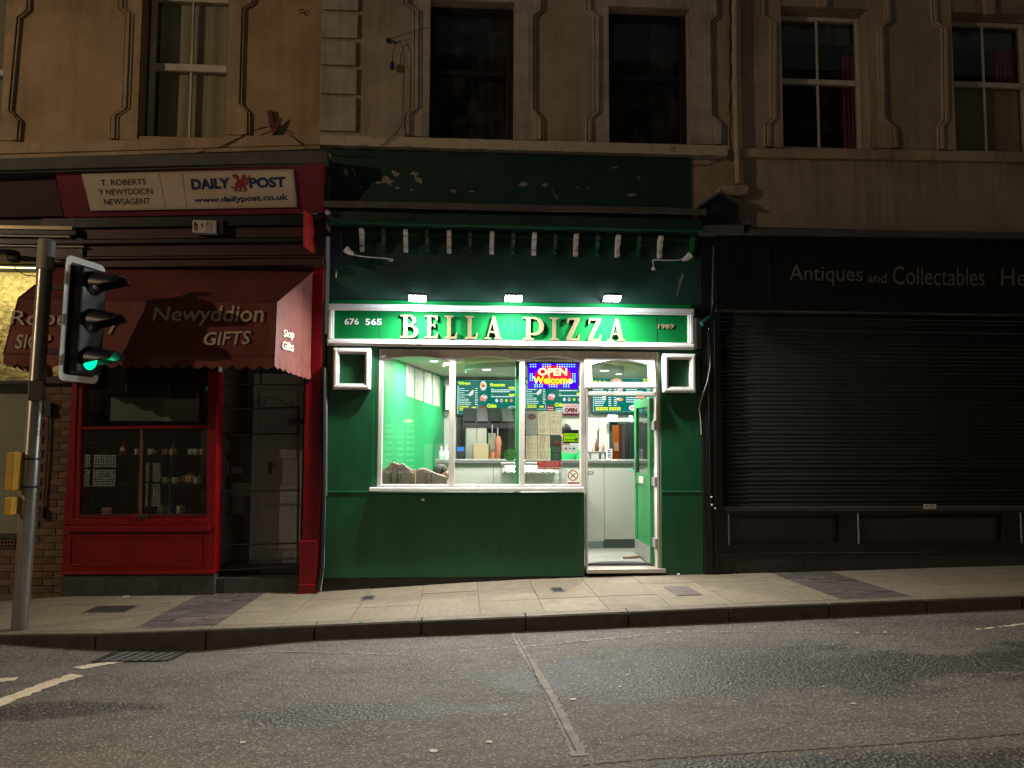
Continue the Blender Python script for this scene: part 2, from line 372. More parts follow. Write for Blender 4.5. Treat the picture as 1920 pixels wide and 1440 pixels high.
M_faint = mat('almost_worn_off_paint', (.26, .24, .20), .7, bump=.004, bscale=50, var=.6, vscale=14, var_col=(.09, .083, .072))
M_tar = mat('repair_mortar', (.205, .182, .155), .8, bump=.003, bscale=90, var=.45, vscale=14)
exec_parts = True
# ================================================================== ROAD, PAVEMENTS, KERBS
def sheet(name, mt, x0, x1, y0, y1, nx, ny, fz, kind='structure'):
    mb = MB(); vs = []; fs = []
    for j in range(ny+1):
        for i in range(nx+1):
            x = lerp(x0, x1, i/nx); y = lerp(y0, y1, j/ny); vs.append((x, y, fz(x, y)))
    for j in range(ny):
        for i in range(nx):
            a = j*(nx+1)+i; fs.append((a, a+1, a+nx+2, a+nx+1))
    mb.add(vs, fs); o = mb.build(name, mt, smooth=True)
    return tag(o, kind=kind)
YO = -8.2
sheet('road', M_asph, -24, 24, YO, YK+.0, 240, 48, rz)
sheet('ground', M_bed, -60, 60, -40, 20, 24, 12, lambda x, y: -1.2)
pav = sheet('pavement', M_bed, -24, 24, YK+.14, 0.35, 120, 4, lambda x, y: gz(x, y)-.012)
pav2 = sheet('opposite_pavement', M_slab2, -24, 24, -11.2, YO, 60, 4, lambda x, y: rz(x, YO)+.11)
kk = MB(); n = 60
for i in range(n):
    x0 = -24+48*i/n; x1 = x0+48/n-.008; z0, z1 = rz(x0, YO), rz(x1, YO)
    kk.prism([(x0, YO-.001, z0-.1), (x1, YO-.001, z1-.1), (x1, YO-.001, z1+.118), (x0, YO-.001, z0+.118)], (0, -.13, 0))
kk.build('kerb_line', M_kerb, pav2)
def piece(parent, name, mt, x0, x1, y0, y1, fz, th=.05, lift=0.0, gap=.004, bev=0):
    mb = MB(); q = [(x0+gap, y0+gap), (x1-gap, y0+gap), (x1-gap, y1-gap), (x0+gap, y1-gap)]
    pts = [Vector((x, y, fz(x, y)+lift)) for x, y in q]
    mb.prism(pts, (0, 0, -th)); return mb.build(name, mt, parent, bevel=bev)
BANDS = [(-2.78, -2.10), (3.46, 4.14)]
COVERS = [  # px outline boxes: iron covers and utility lids in the pavement
    ('manhole_cover', 'rusty dark inspection cover in the pavement nearest the traffic light', (172, 1137), (246, 1149), M_iron),
    ('utility_cover', 'small reddish water stopcock cover in paving in front of the pizza shop window', (1026, 1103), (1064, 1110), M_iron),
    ('manhole_cover', 'blue grey rectangular cover set in paving right of the pizza shop doorway', (1238, 1101), (1325, 1116), M_paver2),
    ('utility_cover', 'tiny square iron stop tap lid in paving near black corner pipe', (676, 1119), (704, 1124), M_iron)]
def ground_at(px, py):
    Y = -1.0
    for _ in range(12):
        p = P(px, py, Y); d = ray(px, py); z = gz(p.x, p.y) if p.y > YK else rz(p.x, p.y)
        Y = CAM.y + d.y*((z-CAM.z)/d.z)
    return P(px, py, Y)
rnd = random.Random(3)
rows = [0.0, -.57, -1.14, YK+.15]
xcur = -7.5; xs = []
while xcur < 9.5:
    w = .57; nb = [b for b in BANDS if xcur < b[0] < xcur+w+.15]
    if nb: xs.append((xcur, nb[0][0])); xcur = nb[0][1]; continue
    xs.append((xcur, xcur+w)); xcur += w
for i, (a, b) in enumerate(xs):
    for r in range(3):
        mt = rnd.choice([M_slab, M_slab, M_slab2, M_slab3])
        piece(pav, 'paving_slab', mt, a, b, rows[r+1], rows[r], gz, lift=rnd.uniform(-.0015, .002), gap=.0022)
for b0, b1 in BANDS:
    w = (b1-b0)/3
    for c in range(3):
        y = 0.0-.1*(c % 2)
        if c % 2: piece(pav, 'brick_paver', M_paver, b0+c*w, b0+c*w+w, -.1, 0, gz, gap=.004)
        while y > YK+.16:
            y2 = max(YK+.15, y-.235)
            piece(pav, 'brick_paver', rnd.choice([M_paver, M_paver2, M_paver]), b0+c*w, b0+c*w+w, y2, y, gz, lift=rnd.uniform(-.001, .003), gap=.006); y = y2
kb = tag(bpy.data.objects.new('kerb', None), kind='structure'); COL.objects.link(kb)
x = .57-.9*9
while x < 9.5:
    x1 = x+.9; lo = lambda xx: rz(xx, YK)-.08
    seg = 3; top = [(lerp(x+.005, x1-.005, i/seg)) for i in range(seg+1)]
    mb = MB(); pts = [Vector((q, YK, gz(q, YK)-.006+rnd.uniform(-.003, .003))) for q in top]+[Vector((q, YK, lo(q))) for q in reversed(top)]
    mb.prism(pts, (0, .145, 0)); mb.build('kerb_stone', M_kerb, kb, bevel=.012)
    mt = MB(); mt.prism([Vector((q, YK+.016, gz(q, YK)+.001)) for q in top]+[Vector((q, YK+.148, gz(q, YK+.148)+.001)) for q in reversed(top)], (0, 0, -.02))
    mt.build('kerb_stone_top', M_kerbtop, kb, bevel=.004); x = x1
for nm, lb, tl, br, mt in COVERS:
    a, b = ground_at(*tl), ground_at(*br); x0, x1 = min(a.x, b.x), max(a.x, b.x)
    c = ((x0+x1)/2, (a.y+b.y)/2); hx = (x1-x0)/2*.8
    t = thing(nm, lb, 'manhole cover', (c[0], c[1], gz(*c)))
    piece(t, 'frame', M_galv if mt is M_iron else M_bed, c[0]-hx, c[0]+hx, b.y, a.y, gz, lift=.006, th=.03)
    piece(t, 'lid', mt, c[0]-hx+.018, c[0]+hx-.018, b.y+.018, a.y-.018, gz, lift=.009, th=.03, bev=.002)
# gully grate in the dip
g0 = ground_at(270, 1231); t = thing('drain_grate', 'cast iron gully grate in the road at the lowest point of the kerb', 'drain', (g0.x, YK-.2, rz(g0.x, YK-.2)))
gzr = lambda x, y: rz(x, y)
gx0, gx1 = g0.x-.26, g0.x+.26; gy0, gy1 = YK-.42, YK-.03
piece(t, 'pit_shade', M_dark, gx0, gx1, gy0, gy1, gzr, lift=.003, th=.02)  # near-black plate laid on the road, stands in for the shaded hole
fr = MB()
for a, b, c, d in ((gx0-.03, gx1+.03, gy0-.03, gy0), (gx0-.03, gx1+.03, gy1, gy1+.03), (gx0-.03, gx0, gy0, gy1), (gx1, gx1+.03, gy0, gy1)):
    fr.prism([Vector((x, y, rz(x, y)+.009)) for x, y in ((a, c), (b, c), (b, d), (a, d))], (0, 0, -.03))
fr.build('frame', M_iron, t)
for i in range(7):
    xx = gx0+.02+i*.075; mb = MB()
    mb.prism([Vector((x, y, rz(x, y)+.008)) for x, y in ((xx, gy0), (xx+.03, gy0), (xx+.075, gy1), (xx+.045, gy1))], (0, 0, -.02)); mb.build('bar', M_galv, t)
cb = MB()
for j in range(4):
    yy = gy0+.06+j*.09; cb.prism([Vector((x, y, rz(x, y)+.006)) for x, y in ((gx0, yy), (gx1, yy+.04), (gx1, yy+.06), (gx0, yy+.02))], (0, 0, -.02))
cb.build('cross_bars', M_galv, t)
# road markings and the repaired joint: ragged strips laid on the road
def ragged(name, mt, path, w, lift=.004, n=40, jag=.25, parent=None, seed=1, holes=0.0):
    rr = random.Random(seed); pts = [ground_at(*p) for p in path]; mb = MB()
    segs = [(pts[i+1]-pts[i]).length for i in range(len(pts)-1)]; T = sum(segs); prev = None
    for k in range(n+1):
        d = T*k/n; i = 0
        while i < len(segs)-1 and d > segs[i]: d -= segs[i]; i += 1
        p = lerp(pts[i], pts[i+1], min(1, d/segs[i])); tdir = (pts[i+1]-pts[i]).normalized(); nn = Vector((-tdir.y, tdir.x, 0)).normalized()
        ww = w if not isinstance(w, tuple) else lerp(w[0], w[1], k/n)
        a = p+nn*ww*(.5+jag*1.4*noise.noise((k*.55, seed, 0))+jag*.3*rr.uniform(-1, 1)); b = p-nn*ww*(.5+jag*1.4*noise.noise((k*.55, seed, 9))+jag*.3*rr.uniform(-1, 1))
        a.z = rz(a.x, a.y)+lift*.7; b.z = rz(b.x, b.y)+lift*.7
        if prev and rr.random() >= holes: mb.quad(prev[0], prev[1], b, a)
        prev = (a, b)
    return tag(mb.build(name, mt, parent), kind='structure' if parent is None else None)
def on_road(px, py): return (px, py)
tag(ragged('repaired_road_joint', M_tar, [(962, 1186), (985, 1228), (1012, 1268), (1040, 1322), (1062, 1365), (1088, 1418)], (.045, .085), .005, 130, .3, seed=4), kind='structure')
tag(ragged('road_joint_crack', M_base, [(965, 1190), (988, 1232), (1008, 1275), (1036, 1322), (1055, 1362), (1080, 1410)], .008, .009, 60, .5, seed=9), kind='structure')
ragged('worn_line', M_faint, [(300, 1229), (480, 1224), (765, 1228)], .028, .005, 150, .6, seed=5, holes=.3)
ragged('worn_line', M_faint, [(830, 1224), (990, 1212), (1260, 1186)], .028, .005, 150, .6, seed=6, holes=.4)
ragged('worn_line', M_faint, [(1300, 1184), (1500, 1186), (1790, 1188)], .028, .005, 160, .6, seed=7, holes=.45)
ragged('worn_line', M_lane, [(1830, 1181), (1925, 1170)], .035, .005, 20, .4, seed=7, holes=.25)
ragged('worn_line', mat('thin_tar_line', (.125, .108, .086), .8, bump=.003, bscale=90, var=.45, vscale=9), [(1085, 1434), (1180, 1425), (1500, 1405), (1700, 1392), (1925, 1374)], .026, .005, 160, .5, seed=8, holes=.1)
ragged('crossing_line', M_lane, [(-60, 1345), (0, 1318), (95, 1282), (146, 1266)], .13, .006, 40, .16, seed=10)
ragged('crossing_line', M_lane, [(146, 1254), (222, 1241)], .13, .006, 16, .2, seed=11)
ragged('crossing_line', M_lane, [(-60, 1282), (32, 1273)], .09, .006, 16, .2, seed=12)
# chewing gum and litter specks
gm = MB(); rr = random.Random(21)
SP = [(778, 1277, 3), (948, 1341, 6), (918, 1392, 9), (812, 1409, 11), (455, 1393, 8), (1176, 1266, 7), (1075, 1312, 10), (1163, 1288, 7), (1600, 1320, 8), (1544, 1288, 6), (1608, 1187, 9), (1660, 1186, 8), (1308, 1184, 5), (282, 1383, 5), (480, 1227, 5), (115, 1217, 5), (1640, 1220, 5), (1325, 1243, 5)]
for _ in range(170):
    SP.append((rr.uniform(0, 1920), rr.uniform(1215, 1438), rr.uniform(1, 2.6)))
for _ in range(60): SP.append((rr.uniform(250, 1900), rr.uniform(1085, 1165), rr.uniform(1, 2.4)))
for x, y, s in SP:
    p = ground_at(x, y); on = p.y > YK; f = gz if on else rz; r = s*.0021; k = 7; q = []
    for i in range(k):
        a = 2*PI*i/k; rx = r*rr.uniform(.7, 1.2); X, Y = p.x+rx*math.cos(a), p.y+rx*math.sin(a); q.append(Vector((X, Y, f(X, Y)+.005)))
    gm.prism(q, (0, 0, -.001))
tag(gm.build('chewing_gum_spots', mat('trodden_gum', (.40, .37, .31), .8)), 'pale chewing gum spots and crumbs scattered over the road and paving', 'litter', kind='stuff')
for (x, y, nm, lb, mt, s) in ((675, 1192, 'bottle_cap', 'bright green bottle cap lying against the kerb', mat('green_plastic', (.03, .45, .05), .4), .012), (236, 1122, 'paper_scrap', 'torn pale paper scrap on the pavement by the newsagent', M_paper, .03), (1272, 1079, 'paper_scrap', 'small white crumpled scrap on paving beside the pizza shop doorway', M_paper_w, .016)):
    p = ground_at(x, y); f = gz if p.y > YK else rz; mb = MB(); z = f(p.x, p.y)+.006
    mb.prism([(p.x-s, p.y-s*.6, z), (p.x+s*.9, p.y-s*.3, z+s*.2), (p.x+s, p.y+s*.7, z+s*.5), (p.x-s*.7, p.y+s*.5, z+s*.4)], (0, 0, .006))
    tag(mb.build(nm, mt), lb, 'litter')
# ================================================================== UPPER WALLS
def X_(px, py, Y=0): return P(px, py, Y).x
def Z_(px, py, Y=0): return P(px, py, Y).z
def moulding(root, path, side, pl_x, mt):
    """eared window surround: raised field plus three beads that follow the path; side=+1 beads right of path"""
    pts = [P(x, y, 0) for x, y in path]; top = pts[0]; pts[0] = Vector((top.x, 0, max(top.z, 7.6)))
    f = MB(); xe = pl_x
    for a, b in zip(pts, pts[1:]): f.prism([Vector((a.x, -.018, a.z)), Vector((xe, -.018, a.z)), Vector((xe, -.018, b.z)), Vector((b.x, -.018, b.z))], (0, .03, 0))
    f.build('surround', mt, root)
    for o0, o1, d in ((-.055, -.022, .030), (-.022, .020, .046), (.030, .048, .032)):
        s = MB(); lst = [(p.x+side*o0, p.x+side*o1, p.z) for p in pts]
        for a, b in zip(lst, lst[1:]):
            s.prism([Vector((a[0], -d, a[2])), Vector((a[1], -d, a[2])), Vector((b[1], -d, b[2])), Vector((b[0], -d, b[2]))], (0, d+.01, 0))
        s.build('moulding', mt, root, bevel=.005)
def sash(root, x0, x1, z0, z1, Y, zr, frame_mt, glass_mt, bars=1, fw=.055, rail=.07, gb=.022):
    w = thing('window', None, None, (0, 0, 0)); w.parent = root; w.location = Vector((0, 0, 0))-root.location+root.location*0
    w.location = (0, 0, 0)
    f = MB(); f.box(x0, x0+fw, Y, Y+.07, z0, z1); f.box(x1-fw, x1, Y, Y+.07, z0, z1)
    f.box(x0+fw, x1-fw, Y+.001, Y+.069, z0, z0+fw*.7); f.box(x0+fw, x1-fw, Y+.001, Y+.069, z1-fw, z1)
    f.build('frame', frame_mt, w, bevel=.006)
    MB().box(x0+fw, x1-fw, Y-.008, Y+.06, zr-rail/2, zr+rail/2).build('meeting_rail', frame_mt, w, bevel=.008)
    if bars:
        for a, b in ((z0+fw*.7, zr-rail/2), (zr+rail/2, z1-fw)):
            MB().box((x0+x1)/2-gb/2, (x0+x1)/2+gb/2, Y+.012, Y+.05, a, b).build('glazing_bar', frame_mt, w, bevel=.004)
    for a, b in ((z0+fw*.7, zr-rail/2), (zr+rail/2, z1-fw)):
        if bars:
            MB().box(x0+fw, (x0+x1)/2-gb/2, Y+.028, Y+.034, a, b).build('pane', glass_mt, w)
            MB().box((x0+x1)/2+gb/2, x1-fw, Y+.028, Y+.034, a, b).build('pane', glass_mt, w)
        else: MB().box(x0+fw, x1-fw, Y+.028, Y+.034, a, b).build('pane', glass_mt, w)
    return w
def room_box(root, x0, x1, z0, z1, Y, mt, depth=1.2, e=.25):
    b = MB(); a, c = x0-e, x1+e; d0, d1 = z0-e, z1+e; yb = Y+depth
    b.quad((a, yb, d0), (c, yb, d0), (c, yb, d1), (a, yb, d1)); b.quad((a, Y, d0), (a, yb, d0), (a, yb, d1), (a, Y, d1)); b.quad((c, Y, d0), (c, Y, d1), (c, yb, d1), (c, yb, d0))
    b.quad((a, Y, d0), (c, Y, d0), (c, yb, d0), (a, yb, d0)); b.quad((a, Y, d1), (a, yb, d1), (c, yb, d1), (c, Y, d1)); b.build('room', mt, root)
def curtain(root, x0, x1, z0, z1, Y, mt, name='curtain', amp=.02, wl=.07):
    b = MB(); n = max(6, int((x1-x0)/wl*4)); vs = []; fs = []
    for i in range(n+1):
        x = lerp(x0, x1, i/n); y = Y+amp*math.sin(2*PI*(x-x0)/wl)+amp*.5*noise.noise((x*9, 0, 1)); vs += [(x, y, z0), (x, y, z1)]
    for i in range(n): fs.append((2*i, 2*i+2, 2*i+3, 2*i+1))
    b.add(vs, fs); return b.build(name, mt, root, smooth=True)
ZTOP = 9.0
# --- building over the newsagent
xL = X_(601, 150)
BL = thing('terraced_building', 'ochre rendered upper storey with white sash window above the newsagent', 'building', (0, 0, 0))
wl0, wl1 = X_(263, 130), X_(427, 130); wlz0 = Z_(340, 257, 0)
w00, w01 = X_(-150, 130), X_(8, 130)
mb = wall_holes(MB(), -11, xL, Z_(300, 280), ZTOP, [(wl0, wl1, wlz0, 6.78), (w00, w01, wlz0, 6.78)], 0, .28); mb.build('wall', M_cream_l, BL)
fx0 = X_(283, 130, .17)
wn = sash(BL, fx0-.02, wl1, wlz0, 6.78, .17, Z_(352, 127, .17), M_upvc, M_glass_d, fw=.06, rail=.085)
curtain(BL, fx0+.06, wl1-.05, wlz0, 6.8, .262, M_net, 'net_curtain', .012, .16)
room_box(BL, wl0, wl1, wlz0, 6.8, .285, M_room)
sash(BL, w00, w01, wlz0, 6.78, .17, Z_(0, 136, .17), M_upvc, M_glass_d); curtain(BL, w00+.06, w01-.05, wlz0, 6.8, .262, M_net, 'net_curtain', .012, .16); room_box(BL, w00, w01, wlz0, 6.8, .285, M_room)
moulding(BL, [(228, 0), (229, 18), (243, 28), (236, 205), (215, 220), (214, 262)], -1, wl0, M_cream_lt)
moulding(BL, [(472, 0), (471, 8), (452, 19), (447, 197), (462, 213), (462, 254)], 1, wl1, M_cream_lt)
moulding(BL, [(50, 0), (50, 22), (32, 36), (16, 210), (35, 228), (32, 265)], 1, w01, M_cream_lt)
b = MB(); slab(b, [(-260, 277), (600, 251), (600, 271), (-260, 296)], -.07, .08); b.build('sill_band', M_cream_lt, BL, bevel=.006)
b = MB(); slab(b, [(-260, 298), (600, 272), (600, 279), (-260, 306)], -.10, .11); b.build('drip_mould', M_cream_lt, BL, bevel=.006)
# --- building over the pizza shop
xR = X_(1374, 150)
BC = thing('terraced_building', 'beige and off-white upper storey with two black windows above the pizza shop', 'building', (0, 0, 0))
q0, q1 = xL, X_(668, 130)
h1 = (X_(806, 130), X_(964, 130), Z_(880, 262), Z_(880, 3)); h2 = (X_(1141, 130), X_(1293, 130), Z_(1215, 269), Z_(1215, 16))
zc0 = Z_(960, 440)
wall_holes(MB(), xL, xR, zc0, ZTOP, [h1, h2], 0, .26).build('wall', M_cream_c, BC)
for yy0, yy1 in ((-160, -110), (-108, -58), (-56, -32), (-30, 19), (22, 71), (75, 122), (126, 176), (180, 246)):
    a = P(604, yy0, -.035); c = P(667, yy1, -.035); MB().box(q0+.004, q1+(.0 if yy0 % 2 else .015), -.035, .0, c.z, a.z).build('quoin', M_quoin, BC, bevel=.008)
for k, h in enumerate((h1, h2)):
    y_ = .13
    w = sash(BC, h[0]+.01, h[1]-.01, h[2]+.01, h[3]-.005, y_, lerp(h[2], h[3], .52), M_brownf, M_glass_d, bars=0, fw=.07, rail=.06)
    curtain(BC, h[0]+.05, h[1]-.04, h[2], h[3], .30, M_lace, 'lace_curtain', .01, .12); room_box(BC, *h, .27, M_dark)
pthc = [([(760, 0), (763, 10), (782, 23), (781, 204), (765, 217), (765, 256)], -1, h1[0]), ([(1010, 0), (1011, 21), (996, 33), (996, 208), (1011, 223), (1011, 264)], 1, h1[1]),
        ([(1100, 0), (1104, 22), (1119, 33), (1119, 212), (1105, 225), (1105, 268)], -1, h2[0]), ([(1337, 0), (1340, 33), (1328, 42), (1330, 217), (1348, 233), (1348, 272)], 1, h2[1])]
for pt, sd, xe in pthc: moulding(BC, pt, sd, xe, M_stone_c)
for h in (h1, h2): MB().box(h[0]-.1, h[1]+.1, -.02, .01, h[3]+.003, h[3]+.14).build('lintel', M_stone_c, BC, bevel=.005)
# ragged sill course
b = MB(); n = 46; za, zb = [], []
for i in range(n+1):
    px = lerp(600, 1364, i/n); yt = lerp(253, 273, i/n); yb = lerp(271, 292, i/n)
    za.append(P(px, yt, -.12)+Vector((0, 0, .008*noise.noise((i*.7, 1, 0))))); zb.append(P(px, yb, -.12)+Vector((0, 0, .014*noise.noise((i*.9, 5, 0)))))
for i in range(n): b.prism([za[i], za[i+1], zb[i+1], zb[i]], (0, .125, 0))
b.build('sill', M_sill_c, BC)
# painted green band and bare render corner
bg0, bg1 = P(621, 272, -.02), P(1296, 400, -.02)
b = MB(); b.box(bg0.x, bg1.x, -.022, .0, Z_(960, 402), Z_(960, 284)); b.build('green_band', M_green_d, BC)
fl = MB(); rr = random.Random(5)
FL = [(648, 322, 5, 9), (664, 323, 4, 10), (725, 340, 16, 10), (742, 325, 7, 9), (710, 343, 8, 4), (777, 326, 9, 7), (787, 338, 9, 9), (745, 352, 7, 3), (771, 356, 5, 3), (851, 358, 7, 5), (886, 359, 8, 2), (983, 345, 11, 5), (1022, 346, 9, 4), (1153, 314, 8, 2), (1184, 365, 13, 4), (1197, 333, 2, 6), (676, 351, 4, 2), (1082, 351, 3, 2), (1101, 352, 3, 2), (1041, 366, 2, 14)]
for cx, cy, rx, ry in FL:
    k = 11; q = []
    for i in range(k):
        a = 2*PI*i/k; s = rr.uniform(.35, 1.05); q.append(P(cx+rx*s*math.cos(a)+ry*.3*math.sin(a), cy+ry*s*math.sin(a), -.0235))
    MB().add(q+[P(cx, cy, -.0235)], [(i, (i+1) % k, k) for i in range(k)]).build('bare_render_patch', mat('bare_render', (.26, .225, .18), .85), BC)
# --- building over the antiques shop
BR = thing('terraced_building', 'pale grey beige upper storey with white sashes and crimson curtains above the antiques shop', 'building', (0, 0, 0))
h3 = (X_(1465, 140), X_(1631, 140), Z_(1550, 277), Z_(1550, 14)); h4 = (X_(1786, 140), X_(1786, 140)+(h3[1]-h3[0]), Z_(1850, 283), Z_(1850, 24))
wall_holes(MB(), xR+.004, 12, Z_(1650, 452), ZTOP, [h3, h4], 0, .30).build('wall', M_cream_r, BR)
for k, h in enumerate((h3, h4)):
    Y = .19; zr = Z_((1540, 1850)[k], (154, 159)[k], Y)
    w = sash(BR, h[0]+.01, h[1]-.005, h[2]+.005, h[3]-.01, Y, zr, M_upvc, M_glass_d, fw=.05, rail=.065)
    room_box(BR, *h, .31, M_dark)
    MB().box(h[0]+.05, h[1]-.05, .35, .36, h[3]-.27, h[3]).build('blind', mat('dull_blind', (.12, .11, .09), .8), BR)
    if k == 0: curtain(BR, X_(1577, 150, .31), X_(1601, 150, .31), h[2], h[3]-.42, .31, M_curt, 'curtain', .02, .05)
    else:
        curtain(BR, X_(1856, 120, .31), X_(1900, 120, .31), h[2], h[3]-.30, .31, M_curt, 'curtain', .02, .05)
        MB().box(h[0]+.06, h[1]-.06, .275, .28, h[2], zr-.02).build('net_curtain', M_net, BR)
for pt, sd, xe in (([(1426, 0), (1429, 32), (1450, 44), (1450, 223), (1439, 236), (1439, 277)], -1, h3[0]), ([(1662, 0), (1664, 43), (1650, 52), (1654, 223), (1675, 242), (1677, 279)], 1, h3[1]),
                   ([(1748, 0), (1752, 44), (1770, 55), (1772, 226), (1763, 240), (1764, 282)], -1, h4[0])): moulding(BR, pt, sd, xe, M_cream_rt)
for cx, yb in ((1543, 13), (1858, 25)):
    b = MB(); c = P(cx, yb, -.05); b.prism([c+Vector((-.055, 0, 0)), c+Vector((.055, 0, 0)), c+Vector((.085, 0, .3)), c+Vector((-.085, 0, .3))], (0, .055, 0)); b.build('keystone', M_cream_rt, BR, bevel=.008)
b = MB(); slab(b, [(1388, 277), (2050, 286), (2050, 305), (1388, 294)], -.06, .065); b.build('sill_band', M_cream_rt, BR, bevel=.008)
# cream downpipe between the two
t = thing('downpipe', 'cream painted downpipe on the joint between beige and grey beige walls', 'drainpipe', P(1382, 350, -.09))
t_pts = [P(1377, -120, -.09), P(1379, 150, -.09), P(1384, 345, -.09)]
MB().tube(t_pts, .037, 14).build('pipe', M_cream_rt, t, smooth=True)
for px, py in ((1379, 5), (1380, 155), (1383, 305)): MB().tube([P(px, py-3, -.09), P(px, py+4, -.09)], .045, 14).build('collar', M_cream_rt, t, smooth=True)
b = MB(); slab(b, [(1347, 353), (1352, 347), (1402, 346), (1407, 352), (1403, 362), (1388, 367), (1350, 366)], -.11, .10); b.build('shoe_block', M_cream_rt, t, bevel=.012)
# crack down the joint
b = MB(); pts = [P(1369+1.5*math.sin(i*1.7), lerp(-20, 285, i/24), -.003) for i in range(25)]; b.tube(pts, [.004+.012*abs(noise.noise((i*.8, 3, 3))) for i in range(25)], 5); b.build('joint_crack', M_dark, BR)
b = MB(); b.tube([P(1298, 312, -.003), P(1310, 309, -.003), P(1325, 311, -.003), P(1338, 306, -.003), P(1348, 302, -.003), P(1362, 292, -.003)], .004, 5); b.build('render_crack', M_dark, BC)
# cables and brackets on the walls
t = thing('wall_cable', 'loose black aerial cable with blue plug dangling beside left black window', 'cable', P(728, 75, -.06))
MB().tube([P(728, 75, -.02), P(728, 74, -.06), P(765, 62, -.09), P(805, 51, -.09), P(900, 30, -.06), P(960, 5, -.03)], .004, 6).build('arm_wire', M_cable, t)
MB().tube([P(748, 75, -.06), P(758, 95, -.05), P(757, 160, -.05), P(756, 215, -.05), P(752, 235, -.05), P(744, 249, -.14), P(725, 265, -.14), P(700, 286, -.13), P(678, 292, -.05), P(640, 293, -.04), P(618, 290, -.04)], .0045, 6).build('cable', M_cable, t)
MB().tube([P(750, 76, -.06), P(741, 84, -.06), P(737, 98, -.06), P(736, 114, -.06)], .004, 6).build('lead', M_cable, t)
MB().lathe([(.004, .09), (.018, .075), (.03, .03), (.03, .0), (.012, -.02), (.0, -.022)], P(735, 128, -.06), 10).build('plug', mat('blue_plastic', (.01, .02, .10), .4), t, smooth=True)
MB().ell(P(728, 76, -.03), (.03, .03, .03)).build('insulator', M_black_m, t, smooth=True)
t = thing('wall_bracket', 'rusty red fixing bracket with hanging black cable on ochre wall above newsagent', 'bracket', P(512, 240, 0))
b = MB(); slab(b, [(500, 207), (509, 205), (514, 230), (519, 250), (511, 252), (506, 235)], -.05, .04)
b.build('plate', mat('rust_red', (.16, .03, .03), .8, bump=.003, bscale=30), t, bevel=.004)
b = MB(); slab(b, [(515, 233), (530, 219), (521, 240), (514, 251)], -.06, .02); slab(b, [(507, 232), (498, 222), (510, 240)], -.055, .02); slab(b, [(509, 252), (514, 252), (512, 270), (508, 270)], -.03, .03); b.build('wing', mat('rust_red', (.16, .03, .03)), t)
MB().tube([P(372, 286, -.1), P(410, 277, -.09), P(450, 258, -.08), P(480, 243, -.07), P(505, 237, -.06), P(525, 240, -.06), P(550, 258, -.08), P(578, 280, -.1)], .006, 6).build('cable', M_cable, t)
t = thing('wall_hook', 'small curled wire hook on ochre wall high beside the white quoins', 'hook', P(568, 22, 0))
MB().tube([P(573, 28, 0), P(571, 24, -.03), P(563, 25, -.04), P(561, 19, -.04), P(567, 17, -.04), P(571, 21, -.03)], .006, 6).build('wire', M_cable, t)
# ================================================================== PIZZA SHOP FRONT
YS = -.12                                  # face of the sign
YP = -.06                                  # face of pilasters and stall riser
sl, sr = P(609, 900, YP).x, P(1317, 900, YP).x
PZ = thing('pizza_shopfront', 'green painted pizza shop front with white framed windows, open door and lit fascia', 'shopfront', ((sl+sr)/2, 0, .15))
z_band = Z_(960, 921.5, YP); z_pb = Z_(960, 1078, YP)
# wall behind the brackets, soffit and fascia box
zt = Z_(960, 403, -.24); zb_ = Z_(960, 425, -.24); zs1 = Z_(960, 575, YS)
MB().box(sl, sr, -.022, .12, zs1-.06, zt+.06).build('upper_wall', mat('shaded_green_wall_paint', (.003, .036, .021), .6, bump=.0015, bscale=30, var=.3, vscale=3), PZ)  # same green paint darkened, its lack of light put into the colour
MB().box(sl, sr-.03, -.24, -.022, zb_, zt).build('fascia_box', M_green_d, PZ, bevel=.008)
b = MB(); b.box(sl-.02, sr+.0, -.265, -.24, zb_-.01, zb_+.02); b.build('drip_bead', M_green, PZ, bevel=.006)
MB().box(sl, sr-.02, -.055, -.022, Z_(960, 447, -.05), Z_(960, 440, -.05)).build('upper_bead', M_green, PZ)
# lead covered top, slightly wavy
b = MB(); n = 40; ft = []; bt = []
for i in range(n+1):
    x = lerp(sl-.03, sr+.01, i/n); w = .008*noise.noise((x*2.5, 0, 2)); zt_ = Z_(607+(1315-607)*i/n, 377+15*i/n, -.3); zl_ = Z_(607+(1315-607)*i/n, 387+15*i/n, -.3)
    ft.append((x, zt_+w, zl_+w))
for (x0, a0, c0), (x1, a1, c1) in zip(ft, ft[1:]):
    b.prism([(x0, -.30, a0), (x1, -.30, a1), (x1, -.30, c1), (x0, -.30, c0)], (0, .02, 0))
    b.prism([(x0, -.30, a0), (x1, -.30, a1), (x1, -.02, a1+.05), (x0, -.02, a0+.05)], (0, 0, .008))
b.build('lead_flashing', M_lead, PZ)
